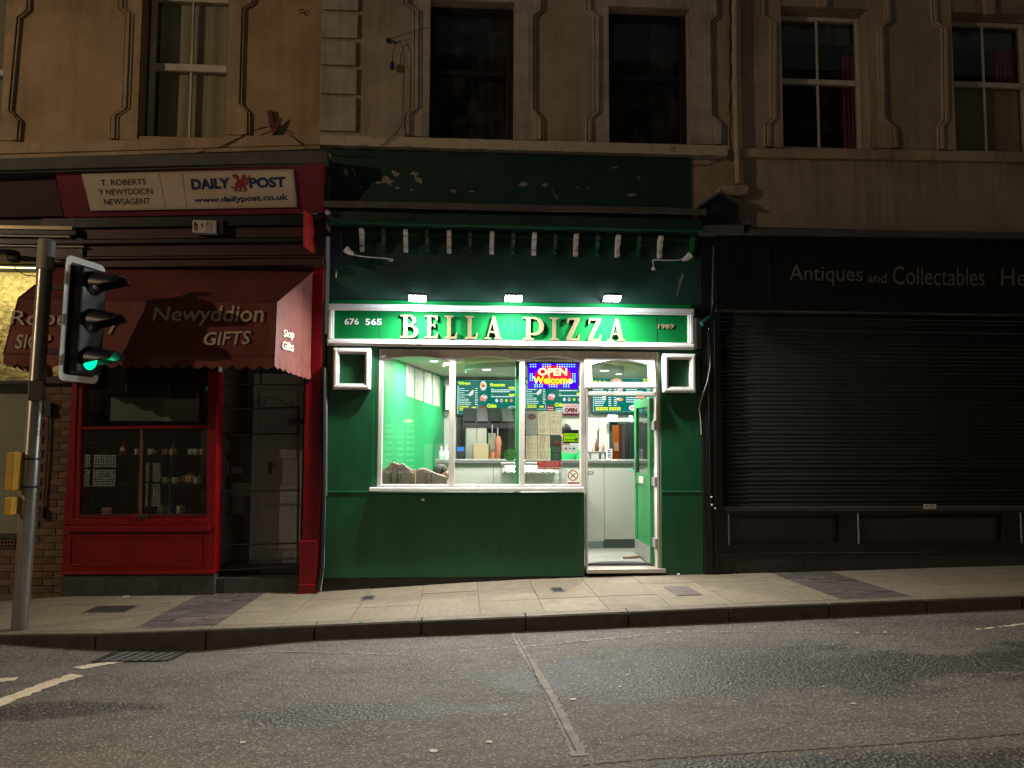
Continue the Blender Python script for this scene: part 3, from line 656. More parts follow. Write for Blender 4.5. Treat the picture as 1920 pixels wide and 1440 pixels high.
# corbel brackets
def bracket_mesh(mt, w):
    prof = [(0, 0), (-.15, 0), (-.155, -.03), (-.145, -.05), (-.12, -.06), (-.125, -.085), (-.105, -.11), (-.075, -.14), (-.065, -.175), (-.08, -.195), (-.078, -.22), (-.05, -.235), (0, -.235)]
    b = MB(); b.prism([(-w/2, y, z) for y, z in prof], (w, 0, 0)); return b.mesh('bracket', mt)
m_bw, m_bg = bracket_mesh(mat('aged_white_paint', (.60, .57, .52), .5, var=.3, vscale=12), .048), bracket_mesh(M_green, .038)
wx = [677, 760, 842, 923, 1003, 1082, 1161, 1241]; gx = [718, 800.5, 882, 963, 1043, 1123, 1201, 1302]
for lst, me, wh in ((wx, m_bw, True), (gx, m_bg, False)):
    for i, px in enumerate(lst):
        pt = lerp(427, 441, (px-677)/(1241-677)); c = P(px, pt, -.17)
        o = bpy.data.objects.new('bracket', me); COL.objects.link(o); o.parent = PZ; o.location = Vector((c.x, -.022, c.z))-PZ.location
        o['label'] = 'white scrolled bracket' if wh else 'green scrolled bracket'
        bv = o.modifiers.new('bevel', 'BEVEL'); bv.width = .006; bv.segments = 2
# sign
SG = thing('shop_sign', 'long green fascia sign with white moulded frame and gold BELLA PIZZA letters', 'sign', P(960, 655, YS))
so = [(615, 568), (1303, 579.6), (1303, 655.5), (613, 646)]; si = [(627.5, 580.5), (1291, 590.5), (1291, 645.5), (626, 635)]
TLo, BRo = P(614, 568, YS), P(1303, 655.5, YS); zt1, zb1 = P(960, 574, YS).z, P(960, 651, YS).z
X0, X1 = TLo.x, BRo.x; ti = .072
MB().box(X0+.01, X1-.01, -.085, -.02, zb1+.01, zt1-.01).build('panel', mat('sign_green', (.003, .13, .030), .6, spec=.06), SG)
for a, b_, c, d, nm in ((X0, X1, zt1-ti, zt1, 'h'), (X0, X1, zb1, zb1+ti, 'h'), (X0, X0+ti, zb1+ti, zt1-ti, 'v'), (X1-ti, X1, zb1+ti, zt1-ti, 'v')):
    f = MB(); f.box(a, b_, YS, -.03, c, d)
    if nm == 'h': f.box(a+.014, b_-.014, YS-.018, YS, c+.018, d-.02)
    else: f.box(a+.018, b_-.02, YS-.018, YS, c, d)
    f.build('frame_moulding', M_white, SG, bevel=.006)
for px in (711, 1231.5): MB().box(X_(px, 610, -.09), X_(px, 610, -.09)+.006, -.0875, -.08, zb1+ti, zt1-ti).build('panel_joint', M_green_d, SG)
MB().box(X0+.03, X1-.03, -.10, -.023, zt1+.002, zt1+.05).build('glow_strip', MATS['sign_green'], SG, bevel=.004)  # added strip above the sign, catches the green glow of the floods
# serif letters as closed outlines in a 1-high box
def rectl(x0, y0, x1, y1): return [(x0, y0), (x1, y0), (x1, y1), (x0, y1)]
def arcp(cx, cy, rx, ry, a0, a1, n=10): return [(cx+rx*math.cos(math.radians(lerp(a0, a1, i/n))), cy+ry*math.sin(math.radians(lerp(a0, a1, i/n)))) for i in range(n+1)]
S = .07
def L_B():
    o = [(-.02, 0), (.40, 0)]+arcp(.42, .275, .34, .275, -90, 68)+arcp(.38, .76, .27, .24, -38, 90)+[(-.02, 1), (-.02, 1-S), (.11, 1-S*1.4), (.11, S*1.4), (-.02, S)]
    h1 = [(.30, .09), (.40, .09)]+arcp(.40, .285, .17, .195, -90, 90)+[(.30, .48)]
    h2 = [(.30, .57), (.36, .57)]+arcp(.36, .745, .125, .175, -90, 90)+[(.30, .92)]
    return [o, h1[::-1], h2[::-1]], .78
def L_E():
    return [[(-.02, 0), (.60, 0), (.64, .25), (.57, .25), (.50, .10), (.30, .09), (.30, .52), (.42, .53), (.45, .46), (.50, .46), (.50, .70), (.45, .70), (.42, .61), (.30, .61), (.30, .91), (.48, .90), (.55, .76), (.62, .76), (.60, 1), (-.02, 1), (-.02, 1-S), (.11, 1-S*1.4), (.11, S*1.4), (-.02, S)]], .62
def L_L():
    return [[(-.02, 0), (.58, 0), (.63, .28), (.56, .28), (.48, .10), (.30, .09), (.30, 1-S*1.4), (.43, 1-S), (.43, 1), (-.02, 1), (-.02, 1-S), (.11, 1-S*1.4), (.11, S*1.4), (-.02, S)]], .6
def L_A():
    o = [(-.06, 0), (.26, 0), (.26, S), (.16, S*1.3), (.22, .28), (.46, .28), (.53, S*1.3), (.44, S), (.44, 0), (.86, 0), (.86, S), (.76, S*1.4), (.50, 1), (.36, 1), (.07, S*1.4), (-.06, S)]
    return [o, [(.25, .36), (.355, .70), (.45, .36)][::-1]], .86
def L_P():
    o = [(-.02, 0), (.43, 0), (.43, S), (.30, S*1.4), (.30, .22), (.42, .20)]+arcp(.44, .60, .40, .40, -85, 90)+[(-.02, 1), (-.02, 1-S), (.11, 1-S*1.4), (.11, S*1.4), (-.02, S)]
    h = [(.30, .31), (.40, .30)]+arcp(.41, .605, .23, .305, -88, 90)+[(.30, .91)]
    return [o, h[::-1]], .84
def L_I(): return [[(-.02, 0), (.45, 0), (.45, S), (.31, S*1.4), (.31, 1-S*1.4), (.45, 1-S), (.45, 1), (-.02, 1), (-.02, 1-S), (.12, 1-S*1.4), (.12, S*1.4), (-.02, S)]], .43
def L_Z(): return [[(0, 0), (.62, 0), (.67, .28), (.60, .28), (.52, .10), (.23, .10), (.64, .90), (.64, 1), (.06, 1), (.02, .74), (.09, .74), (.15, .90), (.42, .90), (0, .12)]], .65
LET = [(L_B, 750, 785), (L_E, 796, 822), (L_L, 833.5, 858), (L_L, 872, 896.5), (L_A, 908, 941.5), (L_P, 980, 1020), (L_I, 1030, 1047.5), (L_Z, 1061.5, 1087.5), (L_Z, 1101.5, 1127.5), (L_A, 1138, 1172)]
for fn, a, b_ in LET:
    loops, w = fn(); vs, fs = shape2d(loops, .012, .008); yl = -.106
    xa, xb = X_(a, 610, yl), X_(b_, 610, yl); zt_l, zb_l = Z_((a+b_)/2, lerp(590, 597.5, (a-750)/400), yl), Z_((a+b_)/2, lerp(634.5, 641, (a-750)/400), yl)
    x0 = min(v.x for v in vs); x1 = max(v.x for v in vs); mb = MB(); H = zt_l-zb_l
    pts = [(lerp(xa, xb, (v.x-x0)/(x1-x0)), yl-v.z, lerp(zb_l, zt_l, (v.y+.01)/1.02)) for v in vs]
    mb.add(pts, fs); o = mb.build('letter', M_gold, SG)
    o.data.materials.append(M_gold_side)
    for p in o.data.polygons:
        if abs(p.normal.y) < .3: p.material_index = 1
    iv, i_f = shape2d(loops, 0.0, 0.0, .038); mb = MB()
    mb.add([(lerp(xa, xb, (v.x-x0)/(x1-x0)), yl-.0212, lerp(zb_l, zt_l, (v.y+.01)/1.02)) for v in iv], i_f)
    if i_f: mb.build('letter_face', mat('inset_gold', (.135, .10, .045), .55), o)  # flat darker inset paints in the depth of a carved face
b = MB(); text_r(b, '676', 646, 597, 673, 609, -.0855, .004, bold=.02); text_r(b, '565', 685, 597.5, 716, 609.5, -.0855, .004, bold=.02); b.build('phone_digits', M_white, SG)
b = MB()
for dx, mt_ in ((0, None),): text_r(b, '1989', 1233, 608, 1263, 616.5, -.0855, .012, bold=.02)
b.build('year_digits', mat('brass_digits', (.50, .42, .24), .4, metal=.4), SG)
b = MB(); text_r(b, '1989', 1235, 609.5, 1265, 618, -.0855, .004, bold=.05); b.build('year_shadow', M_gold_side, SG)
# floodlights
M_led = emat('flood_led', (.90, .96, 1.0), 60)
FLD = [('left floodlight of the three over the gold B of the sign', 782.5), ('middle floodlight of the three between the words of the sign', 963), ('right floodlight of the three over the final Z of the sign', 1148)]
for lb, px in FLD:
    c = P(px, 561, -.36); t = thing('floodlight', lb, 'floodlight', c, 'lit floodlights above the pizza sign')
    hw, hd = .098, .060
    nrm = Vector((0, -.42, -1)).normalized(); fw = Vector((0, -1, .42)).normalized()
    def pt(x, u, v): return c+Vector((x, 0, 0))+fw*u-nrm*v
    q = [pt(-hw, -hd, .012), pt(hw, -hd, .012), pt(hw, hd, .012), pt(-hw, hd, .012)]
    b = MB(); b.prism(q, -nrm*.028); b.build('housing', M_black_m, t, bevel=.004)
    b = MB(); b.prism([pt(-hw*.92, -hd*.88, .004), pt(hw*.92, -hd*.88, .004), pt(hw*.92, hd*.88, .004), pt(-hw*.92, hd*.88, .004)], -nrm*.008); b.build('lamp_face', M_led, t)
    b = MB(); b.tube([pt(-.05, -hd, .03), pt(-.05, -hd-.05, .05), Vector((c.x-.05, -.03, c.z+.03))], .008, 6); b.tube([pt(.05, -hd, .03), pt(.05, -hd-.05, .05), Vector((c.x+.05, -.03, c.z+.03))], .008, 6); b.build('arm', M_black_m, t)
    b = MB(); b.box(c.x-.07, c.x+.07, -.05, -.024, c.z+.0, c.z+.06); b.build('wall_plate', M_black_m, t)
    l = bpy.data.lights.new('flood_lamp', 'AREA'); l.shape = 'RECTANGLE'; l.size = .15; l.size_y = .08; l.energy = E_FLOOD; l.color = (1.0, .98, .93)
    lo = bpy.data.objects.new('flood_lamp', l); COL.objects.link(lo); lo.parent = t; lo.location = nrm*.012
    lo.rotation_euler = nrm.to_track_quat('-Z', 'Y').to_euler()
    l = bpy.data.lights.new('flood_halo_fill', 'POINT'); l.energy = E_FLOOD*.28; l.color = (.80, .90, 1.0); l.shadow_soft_size = .04  # extra point lamp at each flood face, mimics the halo around it
    lo = bpy.data.objects.new('flood_halo_fill', l); COL.objects.link(lo); lo.parent = t; lo.location = nrm*.055
# small dead swan neck lamps
for lb, pts, hd in (('small unlit white arm lamp at the left end above the sign', [(733, 487), (722, 484), (690, 482), (668, 479), (664, 477)], (657, 473)), ('small unlit white arm lamp at the right end above the sign', [(1226, 504), (1224, 488), (1232, 487), (1262, 488), (1276, 487), (1281, 485)], (1286, 484))):
    t = thing('arm_lamp', lb, 'wall lamp', P(*pts[0], -.03)); n = len(pts)
    MB().tube([P(x, y, lerp(-.03, -.22, min(1, i/2))) for i, (x, y) in enumerate(pts)], .007, 8).build('arm', M_upvc, t, smooth=True)
    s = -1 if hd[0] < 900 else 1; c = P(*hd, -.22)
    b = MB(); b.tube([c+Vector((-s*.035, 0, -.02)), c+Vector((s*.01, 0, .0)), c+Vector((s*.05, 0, .035))], [.018, .032, .042], 12); b.build('shade', M_upvc, t, smooth=True)
    MB().ell(P(*pts[0], -.035), (.03, .012, .02)).build('wall_rose', M_upvc, t, smooth=True)
b = MB(); b.prism([P(x, y, -.028) for x, y in ((1281, 511), (1283, 517), (1276, 535), (1270, 557), (1268, 556), (1274, 530), (1272, 527))], (0, .005, 0)); tag(b.build('hanging_strip', M_galv), 'thin pale strip hanging loose on green wall above right end of sign', 'strip')
t = thing('alarm_sounder', 'dark box with dangling cream connectors beside the gutter left of green wall', 'alarm', P(630, 450, -.08))
b = MB(); b.box(X_(619, 450, -.1), X_(641, 450, -.1), -.12, -.022, Z_(630, 485, -.1), Z_(630, 430, -.1)); b.build('box', mat('dark_navy_plastic', (.008, .012, .03), .5), t, bevel=.01)
MB().tube([P(629, 485, -.05), P(631, 495, -.05), P(630, 507, -.05)], .004, 6).build('lead', M_cable, t)
b = MB(); b.ell(P(630, 514, -.05), (.012, .012, .04)); b.ell(P(614, 398, -.30), (.03, .03, .03)); b.build('connector', M_cable_w, t)
b = MB(); b.tube([P(613, 420, -.3), P(612, 428, -.3), P(616, 433, -.3), P(618, 424, -.3)], .006, 6); b.build('hook', M_cable_w, t)
# pilasters, riser, square frames
zlow = Z_(650, 1081, YP)
pzl = P(625, 648, YP).z
for a, b_ in ((sl, X_(700, 800, YP)), (X_(1240, 900, YP), sr)):
    left_ = a == sl
    MB().box(a, b_, YP, .1, z_band+.004, zb1+.01).build('pilaster', M_green, PZ, bevel=.004)
    if not left_: MB().box(a, b_, YP-.006, .1, zlow-.02, z_band-.004).build('pilaster_base', M_green, PZ, bevel=.004)
    MB().box(a, b_, YP-.012, .05, z_band-.006, z_band+.006).build('band_bead', mat('pale_green_edge', (.03, .2, .09), .3), PZ)
xr0, xr1 = X_(700, 1000, YP), X_(1096, 1000, YP)
MB().box(sl, xr1, YP-.004, .12, zlow-.015, z_band-.012).build('stall_riser', M_green, PZ, bevel=.004)
b = MB(); n = 30
for i in range(n):
    x0, x1 = lerp(sl-.005, xr1, i/n), lerp(sl-.005, xr1, (i+1)/n); e0, e1 = zlow-.014-.006*abs(noise.noise((i, 0, 0))), zlow-.014-.006*abs(noise.noise((i+1, 0, 0)))
    b.prism([(x0, -.052, gz(x0, 0)-.05), (x1, -.052, gz(x1, 0)-.05), (x1, -.052, e1), (x0, -.052, e0)], (0, .15, 0))
b.build('plinth', M_base, PZ)
rs = random.Random(31)
for k in range(26):
    px_ = rs.uniform(620, 1090); py_ = rs.choice([rs.uniform(1058, 1077), rs.uniform(1066, 1077), rs.uniform(925, 1060)]); c_ = P(px_, py_, YP-.0052); q_ = []
    rx_, rz2 = rs.uniform(.003, .016), rs.uniform(.002, .006)
    for i in range(7): a_ = 2*PI*i/7; rr_ = rs.uniform(.4, 1.1); q_.append((c_.x+rx_*rr_*math.cos(a_), YP-.0052, c_.z+rz2*rr_*math.sin(a_)))
    MB().add(q_+[tuple(c_)], [(i, (i+1) % 7, 7) for i in range(7)]).build('paint_chip', rs.choice([M_base, M_green_d, mat('undercoat', (.10, .13, .10), .8)]), PZ)
b = MB(); x0 = X_(1240, 1078, YP); b.prism([(x0, -.052, gz(x0, 0)-.05), (sr, -.052, gz(sr, 0)-.05), (sr, -.052, zlow-.021), (x0, -.052, zlow-.021)], (0, .15, 0)); b.build('plinth', M_base, PZ)
b = MB(); b.ell(P(793, 937, YP-.006), (.018, .006, .012)); b.build('chipped_spot', M_white, PZ)
for lb, o, i_ in (('left square frame', (625, 652, 694, 730), (638, 664, 682, 718)), ('right square frame', (1243, 663, 1305, 736), (1255, 673.5, 1292.5, 724))):
    YF = -.13; A, B = P(o[0], o[1], YF), P(o[2], o[3], YF); w = .062; ff = MB()
    for s, (dd, yy) in enumerate(((0, YF), (.016, YF-.014), )):
        a, b_, c, d = A.x+dd, B.x-dd, B.z+dd, A.z-dd; ww = w-dd*2.1; ye = YP if s == 0 else YF
        ff.box(a, a+ww, yy, ye, c, d); ff.box(b_-ww, b_, yy, ye, c, d); ff.box(a+ww, b_-ww, yy, ye, c, c+ww); ff.box(a+ww, b_-ww, yy, ye, d-ww, d)
    ff.build('square_frame', M_white, PZ, bevel=.005)
    MB().box(A.x+w, B.x-w, YP-.012, YP-.002, B.z+w, A.z-w).build('frame_backing', M_green, PZ)
# window with three arched lights
WN = thing('shop_window', None, None); WN.parent = PZ; WN.location = -PZ.location+Vector((0, 0, 0)); 
WN.location = (0, 0, 0)
wx0, wx1, wz1, wz0 = X_(709, 800), X_(1097, 800), P(900, 657).z, P(900, 913).z
def arch_loop(x0, x1, z0, z1, rise, n=10):
    return [(x0, z0), (x1, z0), (x1, z1-rise)]+[(lerp(x1, x0, i/n), z1-rise+rise*(1-(2*i/n-1)**2)) for i in range(1, n)]+[(x0, z1-rise)]
PN = [(717.5, 842), (853.5, 973.5), (983.5, 1087.5)]
holes = []
for a, b_ in PN: holes.append(arch_loop(X_(a, 800), X_(b_, 800), Z_(900, 908), Z_((a+b_)/2, 669), .055))
def plate(name, loops, yf, th, mt, parent, bev=.004, label=None):
    vs, fs = shape2d(loops, th/2-bev, bev); mb = MB(); mb.add([(v.x, yf+th/2-v.z, v.y) for v in vs], fs); return mb.build(name, mt, parent, label=label)
plate('window_frame', [rectl(wx0, wz0, wx1, wz1)]+[h[::-1] for h in holes], -.045, .08, M_upvc, WN, .006)
for a, b_ in PN: MB().box(X_(a, 800)-.01, X_(b_, 800)+.01, .008, .014, Z_(900, 908)-.01, Z_(900, 667)+.01).build('pane', M_glass, WN)
MB().box(X_(692, 917, -.15), X_(1096, 917, -.15), -.15, .03, Z_(900, 921.5, -.15), Z_(900, 914.5, -.15)).build('window_sill', M_white, PZ, bevel=.006)
MB().box(X_(700, 800), wx0-.001, -.05, .1, z_band, zb1+.02).build('window_post', M_green, PZ, bevel=.003)
MB().box(wx0, X_(1240, 700), -.03, .1, wz1+.001, zb1+.03).build('head_board', M_green_d, PZ)
b = MB(); b.tube([P(714, 672, -.05), P(722, 668, -.06), P(724, 660, -.05)], .006, 6); b.ell(P(716, 666, -.05), (.022, .01, .03)); b.build('corner_hook', M_upvc, WN)
# door frame, transom light, door
dx0, dx1 = X_(1097.5, 900), X_(1241, 900); dzt = wz1; dth = Z_(1165, 1066, -.05)
i0, i1 = X_(1101, 900), X_(1229, 900)
DF = thing('door_frame', None, None); DF.parent = PZ
zt0, zt1_ = Z_(1165, 742), Z_(1165, 735)
b = MB(); b.box(dx0+.002, i0, -.05, .06, dth, dzt); b.box(i1, i1+.028, -.05, .06, dth, dzt); b.build('jamb', M_upvc, DF, bevel=.004)
b = MB(); b.box(i1+.03, dx1, -.04, .08, dth, dzt); b.build('jamb', mat('pale_green_grey_trim', (.36, .50, .40), .5), DF, bevel=.004)
b = MB(); b.box(i0+.001, i1-.001, -.045, .05, zt0, zt1_); b.build('transom_bar', M_upvc, DF, bevel=.005)
b = MB(); b.box(i0+.001, i1-.001, -.045, .05, Z_(1165, 672), dzt); b.build('head', M_upvc, DF, bevel=.005)
b = MB(); b.box(dx0, dx1+.01, -.10, .12, Z_(1165, 1075, -.1), Z_(1165, 1067.5, -.1)); b.build('threshold', mat('aluminium_threshold', (.45, .42, .38), .4, metal=.5, bump=.001, bscale=30), DF, bevel=.004)
# tilted hopper light above the door: hinged at the top, open outwards at its foot
HL = thing('transom_window', None, None); HL.parent = PZ
top = [P(1096, 671, -.05), P(1227, 671, -.05)]; bot = [P(1098, 725.5, -.17), P(1230, 725.5, -.17)]
def hp(u, v): # u across 0..1, v up 0..1
    return lerp(lerp(bot[0], bot[1], u), lerp(top[0], top[1], u), v)
hn = (top[0]-bot[0]).cross(Vector((1, 0, 0))).normalized(); hn = hn if hn.y > 0 else -hn
vs, fs = shape2d([rectl(0, 0, 1, 1), arch_loop(.095, .905, .16, .93, .16)[::-1]], .5, 0); b = MB()
b.add([hp(v.x, v.y)+hn*(.5-v.z)*.045 for v in vs], fs); b.build('transom_frame', M_white, HL, bevel=.004)
b = MB(); b.prism([hp(.07, .12)+hn*.018, hp(.93, .12)+hn*.018, hp(.93, .95)+hn*.018, hp(.07, .95)+hn*.018], hn*.005); b.build('pane', M_glass, HL)
b = MB(); b.tube([hp(.42, .03)+hn*.05, P(1147, 735, -.03), P(1147, 742, -.03)], .004, 6); b.build('stay', M_galv, HL)
# door leaf, open inwards at right angles
FLZ = dth+.012
M_door = mat('door_green', (.018, .19, .055), .4)
DR = thing('door', None, None); DR.parent = PZ
dX = i1-.045; dy0, dy1 = .075, .86; dzb, dzt2 = FLZ+.012, zt0-.015; th_ = .042
rz_ = [(dzb, dzb+.20), (dzb+.86, dzb+1.0), (dzt2-.10, dzt2)]
b = MB(); b.box(dX, dX+th_, dy0, dy0+.10, dzb, dzt2); b.box(dX, dX+th_, dy1-.10, dy1, dzb, dzt2)
for a, c in rz_: b.box(dX+.001, dX+th_-.001, dy0+.10, dy1-.10, a, c)
b.build('door_frame_leaf', M_door, DR, bevel=.004)
MB().box(dX+.012, dX+.030, dy0+.10, dy1-.10, rz_[0][1], rz_[1][0]).build('door_panel', M_door, DR)
MB().box(dX+.018, dX+.024, dy0+.10, dy1-.10, rz_[1][1], rz_[2][0]).build('door_glass', M_glass, DR)
b = MB(); b.box(dX-.004, dX, dy0+.01, dy1-.01, dzb+.005, dzb+.19); b.build('kick_plate', M_steel, DR)
b = MB(); b.box(dX-.008, dX, dy0+.28, dy0+.52, dzb+.885, dzb+.965); b.build('letter_plate', M_upvc, DR, bevel=.003)
for s in (-1, 1):
    xx = dX if s < 0 else dX+th_
    b = MB(); zz = dzb+1.045; b.tube([(xx, dy1-.05, zz), (xx+s*.045, dy1-.05, zz), (xx+s*.05, dy1-.09, zz), (xx+s*.05, dy1-.16, zz+.005)], .009, 8); b.box(xx+s*.0, xx+s*.008, dy1-.07, dy1-.03, zz-.09, zz+.12); b.build('handle', M_steel, DR)
for zz in (dzt2-.32, dzt2-.95, dzb+.25):
    b = MB(); b.box(i1-.022, i1-.001, -.052, .065, zz-.05, zz+.05); b.tube([(i1-.022, .068, zz-.05), (i1-.022, .068, zz+.05)], .009, 8); b.build('hinge', M_steel, DR)
b = MB(); b.prism([(dX-.22, .55, FLZ), (dX-.14, .55, FLZ), (dX-.02, .60, FLZ), (dX-.02, .66, FLZ), (dX-.2, .60, FLZ)], (0, 0, .025)); tag(b.build('door_wedge', mat('wood_wedge', (.35, .25, .15), .7)), 'little wooden wedge on the floor holding the green shop door open', 'door wedge')
b = MB(); c = (lerp(i0, i1, .49), .12); b.prism([(c[0]+.36*math.cos(a), c[1]+.16*math.sin(a), FLZ+.002) for a in [PI*k/16 for k in range(17)]], (0, 0, .012)); tag(b.build('door_mat', mat('dark_coir', (.03, .03, .032), .95, bump=.004, bscale=120)), 'dark half round door mat just inside the pizza shop doorway', 'door mat')
# ------------------------------------------------------------------ INTERIOR
CE = 2.66
LW0, LW1 = Vector((-.95, .10, 0)), Vector((-.27, 3.52, 0)); RW0, RW1 = Vector((2.72, .10, 0)), Vector((3.25, 3.52, 0))
IN = thing('shop_interior', 'bright takeaway interior behind the pizza shop window with green side wall', 'room', (1, 1.8, FLZ))
def wallq(nm, a, b_, z0, z1, mt, th=.06, n=(-1, 0, 0)):
    b = MB(); nn = Vector(n)*th; b.prism([Vector((a.x, a.y, z0)), Vector((b_.x, b_.y, z0)), Vector((b_.x, b_.y, z1)), Vector((a.x, a.y, z1))], nn); return b.build(nm, mt, IN)
M_bwall = mat('sage_grey_wall', (.52, .53, .49), .6, bump=.0006, bscale=40); M_ceil = mat('ceiling_white', (.66, .60, .52), .7); M_raft = mat('ceiling_raft', (.60, .60, .48), .7)
M_floor = mat('grey_wood_floor', (.42, .41, .38), .3, var=.35, vscale=6, stretch=(1, 9, 1), bump=.0006, bscale=30)
wallq('side_wall', LW0, LW1, FLZ-.1, CE+.1, M_green_in); wallq('side_wall', RW0, RW1, FLZ-.1, CE+.1, M_green_in, n=(1, 0, 0))
bw0, bw1 = P(1147, 820, 3.5).x, P(1200, 820, 3.5).x; zdt = Z_(1165, 797, 3.5)
b = MB(); wall_holes(b, -.4, 3.4, FLZ-.1, CE+.1, [(bw0, bw1, FLZ-.05, zdt)], 3.5, 3.6); b.build('back_wall', M_bwall, IN)
MB().box(-1.1, 3.4, .121, 3.6, FLZ-.08, FLZ-.001).build('floor', M_floor, IN)
MB().box(-1.1, 3.4, .0, 3.6, CE, CE+.08).build('ceiling', M_ceil, IN)
def ellipse_plate(nm, c, rx, ry, z0, z1, mt, par):
    b = MB(); b.prism([(c[0]+rx*math.cos(2*PI*k/48), c[1]+ry*math.sin(2*PI*k/48), z0) for k in range(48)], (0, 0, z1-z0)); return b.build(nm, mt, par, bevel=.01)
ellipse_plate('ceiling_raft', (1.05, 1.25), 1.30, 1.0, CE-.05, CE-.001, mat('raft_edge', (.74, .60, .42), .7), IN)
ellipse_plate('ceiling_raft', (1.05, 1.15), 1.02, .78, CE-.11, CE-.051, mat('raft_centre', (.56, .54, .50), .6), IN)
b = MB(); dd = .03
b.box(bw0-.04, bw0, 3.46, 3.52, FLZ, zdt+.05); b.box(bw1, bw1+.04, 3.46, 3.52, FLZ, zdt+.05); b.box(bw0, bw1, 3.46, 3.52, zdt, zdt+.05); b.build('inner_door_frame', M_green_d, IN)
M_orange = mat('orange_wood_door', (.62, .26, .055), .45, bump=.001, bscale=6, stretch=(5, 5, .4))
MB().box(bw0-.3, bw1+.4, 4.4, 4.45, FLZ, CE).build('kitchen_wall', M_orange, IN)
MB().box(bw0+.2, bw0+.45, 4.34, 4.38, Z_(1170, 846, 4.3), Z_(1170, 830, 4.3)).build('notice', M_paper_w, IN)
MB().box(bw0-.5, bw1+.6, 3.6, 4.5, FLZ-.05, FLZ).build('kitchen_floor', M_floor, IN)
MB().box(bw0-.5, bw1+.6, 3.6, 4.5, CE, CE+.05).build('kitchen_ceiling', M_ceil, IN)
MB().box(bw0-.35, bw0-.3, 3.6, 4.5, FLZ, CE).build('kitchen_wall', M_orange, IN); MB().box(bw1+.4, bw1+.45, 3.6, 4.5, FLZ, CE).build('kitchen_wall', M_orange, IN)
# green post behind the glass and dark tile area behind the grill
MB().box(X_(966.5, 800, .06), X_(974, 800, .06), .06, .12, FLZ+.6, CE).build('window_post', M_green_in, IN)
xa, xb = P(856, 830, 3.44).x, P(1052, 830, 3.44).x
b = MB()
M_tile = mat('dark_wall_tile', (.06, .06, .065), .25, var=.4, vscale=12)
MB().box(xa, xb, 3.44, 3.498, FLZ, Z_(900, 780, 3.44)).build('tile_backing', M_black_m, IN)
zz = FLZ+.95; r = 0
while zz < Z_(900, 782, 3.44)-.1:
    x = xa+.01-(.075 if r % 2 else 0)
    while x < xb-.02:
        MB().box(max(x, xa), min(x+.145, xb), 3.434, 3.44, zz, zz+.095).build('tile', M_tile, IN); x += .15
    zz += .10; r += 1
# counter
yc = 1.42; cz = Z_(1165, 863, yc)
cx0, cx1 = P(819, 890, yc).x, 2.74
CT = thing('counter', 'grey fronted serving counter with dark top across the takeaway', 'counter', ((cx0+cx1)/2, yc, FLZ))
M_cf = mat('pale_grey_laminate', (.50, .49, .46), .45); seam = P(1133, 950, yc).x
fxs = [cx0, P(925, 900, yc).x, seam-.62, seam, seam+.78]
for i, a in enumerate(fxs):
    b_ = fxs[i+1] if i+1 < len(fxs) else cx1
    MB().box(a+.003, b_-.003, yc, yc+.02, FLZ+(.115 if a >= seam-.01 else .09), cz-.05).build('front_panel', M_cf, CT, bevel=.002)
MB().box(cx0+.01, cx1, yc+.021, yc+.5, FLZ+.1, cz-.05).build('carcass', mat('grey_shadow_gap', (.12, .12, .12), .7), CT)
MB().box(seam, cx1, yc+.035, yc+.45, FLZ, FLZ+.1).build('plinth', mat('grey_plinth', (.17, .18, .18), .6), CT)
MB().box(cx0+.01, seam-.01, yc+.03, yc+.45, FLZ, FLZ+.088).build('plinth', mat('blue_grey_plinth', (.45, .5, .55), .5), CT)
MB().box(cx0-.03, cx1, yc-.03, yc+.55, cz-.045, cz).build('worktop', mat('dark_grey_worktop', (.16, .165, .155), .35), CT, bevel=.004)
b = MB(); b.box(P(1097, 880, yc).x-.14, P(1112, 880, yc).x, yc-.004, yc, Z_(1105, 889, yc), Z_(1105, 884, yc)); tag(b.build('notice', M_black), 'small black STAFF ONLY style strip on the counter front left of the seam', 'notice')
bpy.data.objects['notice.001' if 'notice.001' in bpy.data.objects else 'notice']['label'] = 'small black strip with white lettering stuck on the grey counter front'
b = MB(); text_r(b, 'T OPEN', 1099, 884.8, 1111, 888.2, yc, .006, bold=.02); tb = b.build('notice_lettering', M_white); tb.parent = bpy.data.objects['notice.001' if 'notice.001' in bpy.data.objects else 'notice']
# black door / fridge by the inner door
b0, b1 = P(1171, 830, 3.0).x, P(1202, 830, 3.0).x
t = thing('fridge', 'tall black fridge standing beside the orange inner doorway', 'fridge', ((b0+b1)/2, 3.2, FLZ))
MB().box(b0, b1+.25, 3.0, 3.44, FLZ, Z_(1180, 793, 3.0)).build('body', mat('black_enamel', (.018, .018, .022), .3), t, bevel=.01)
MB().box(b0+.02, b0+.045, 2.965, 3.0, Z_(1180, 858, 3.0), Z_(1180, 815, 3.0)).build('handle', M_black_m, t, bevel=.004)
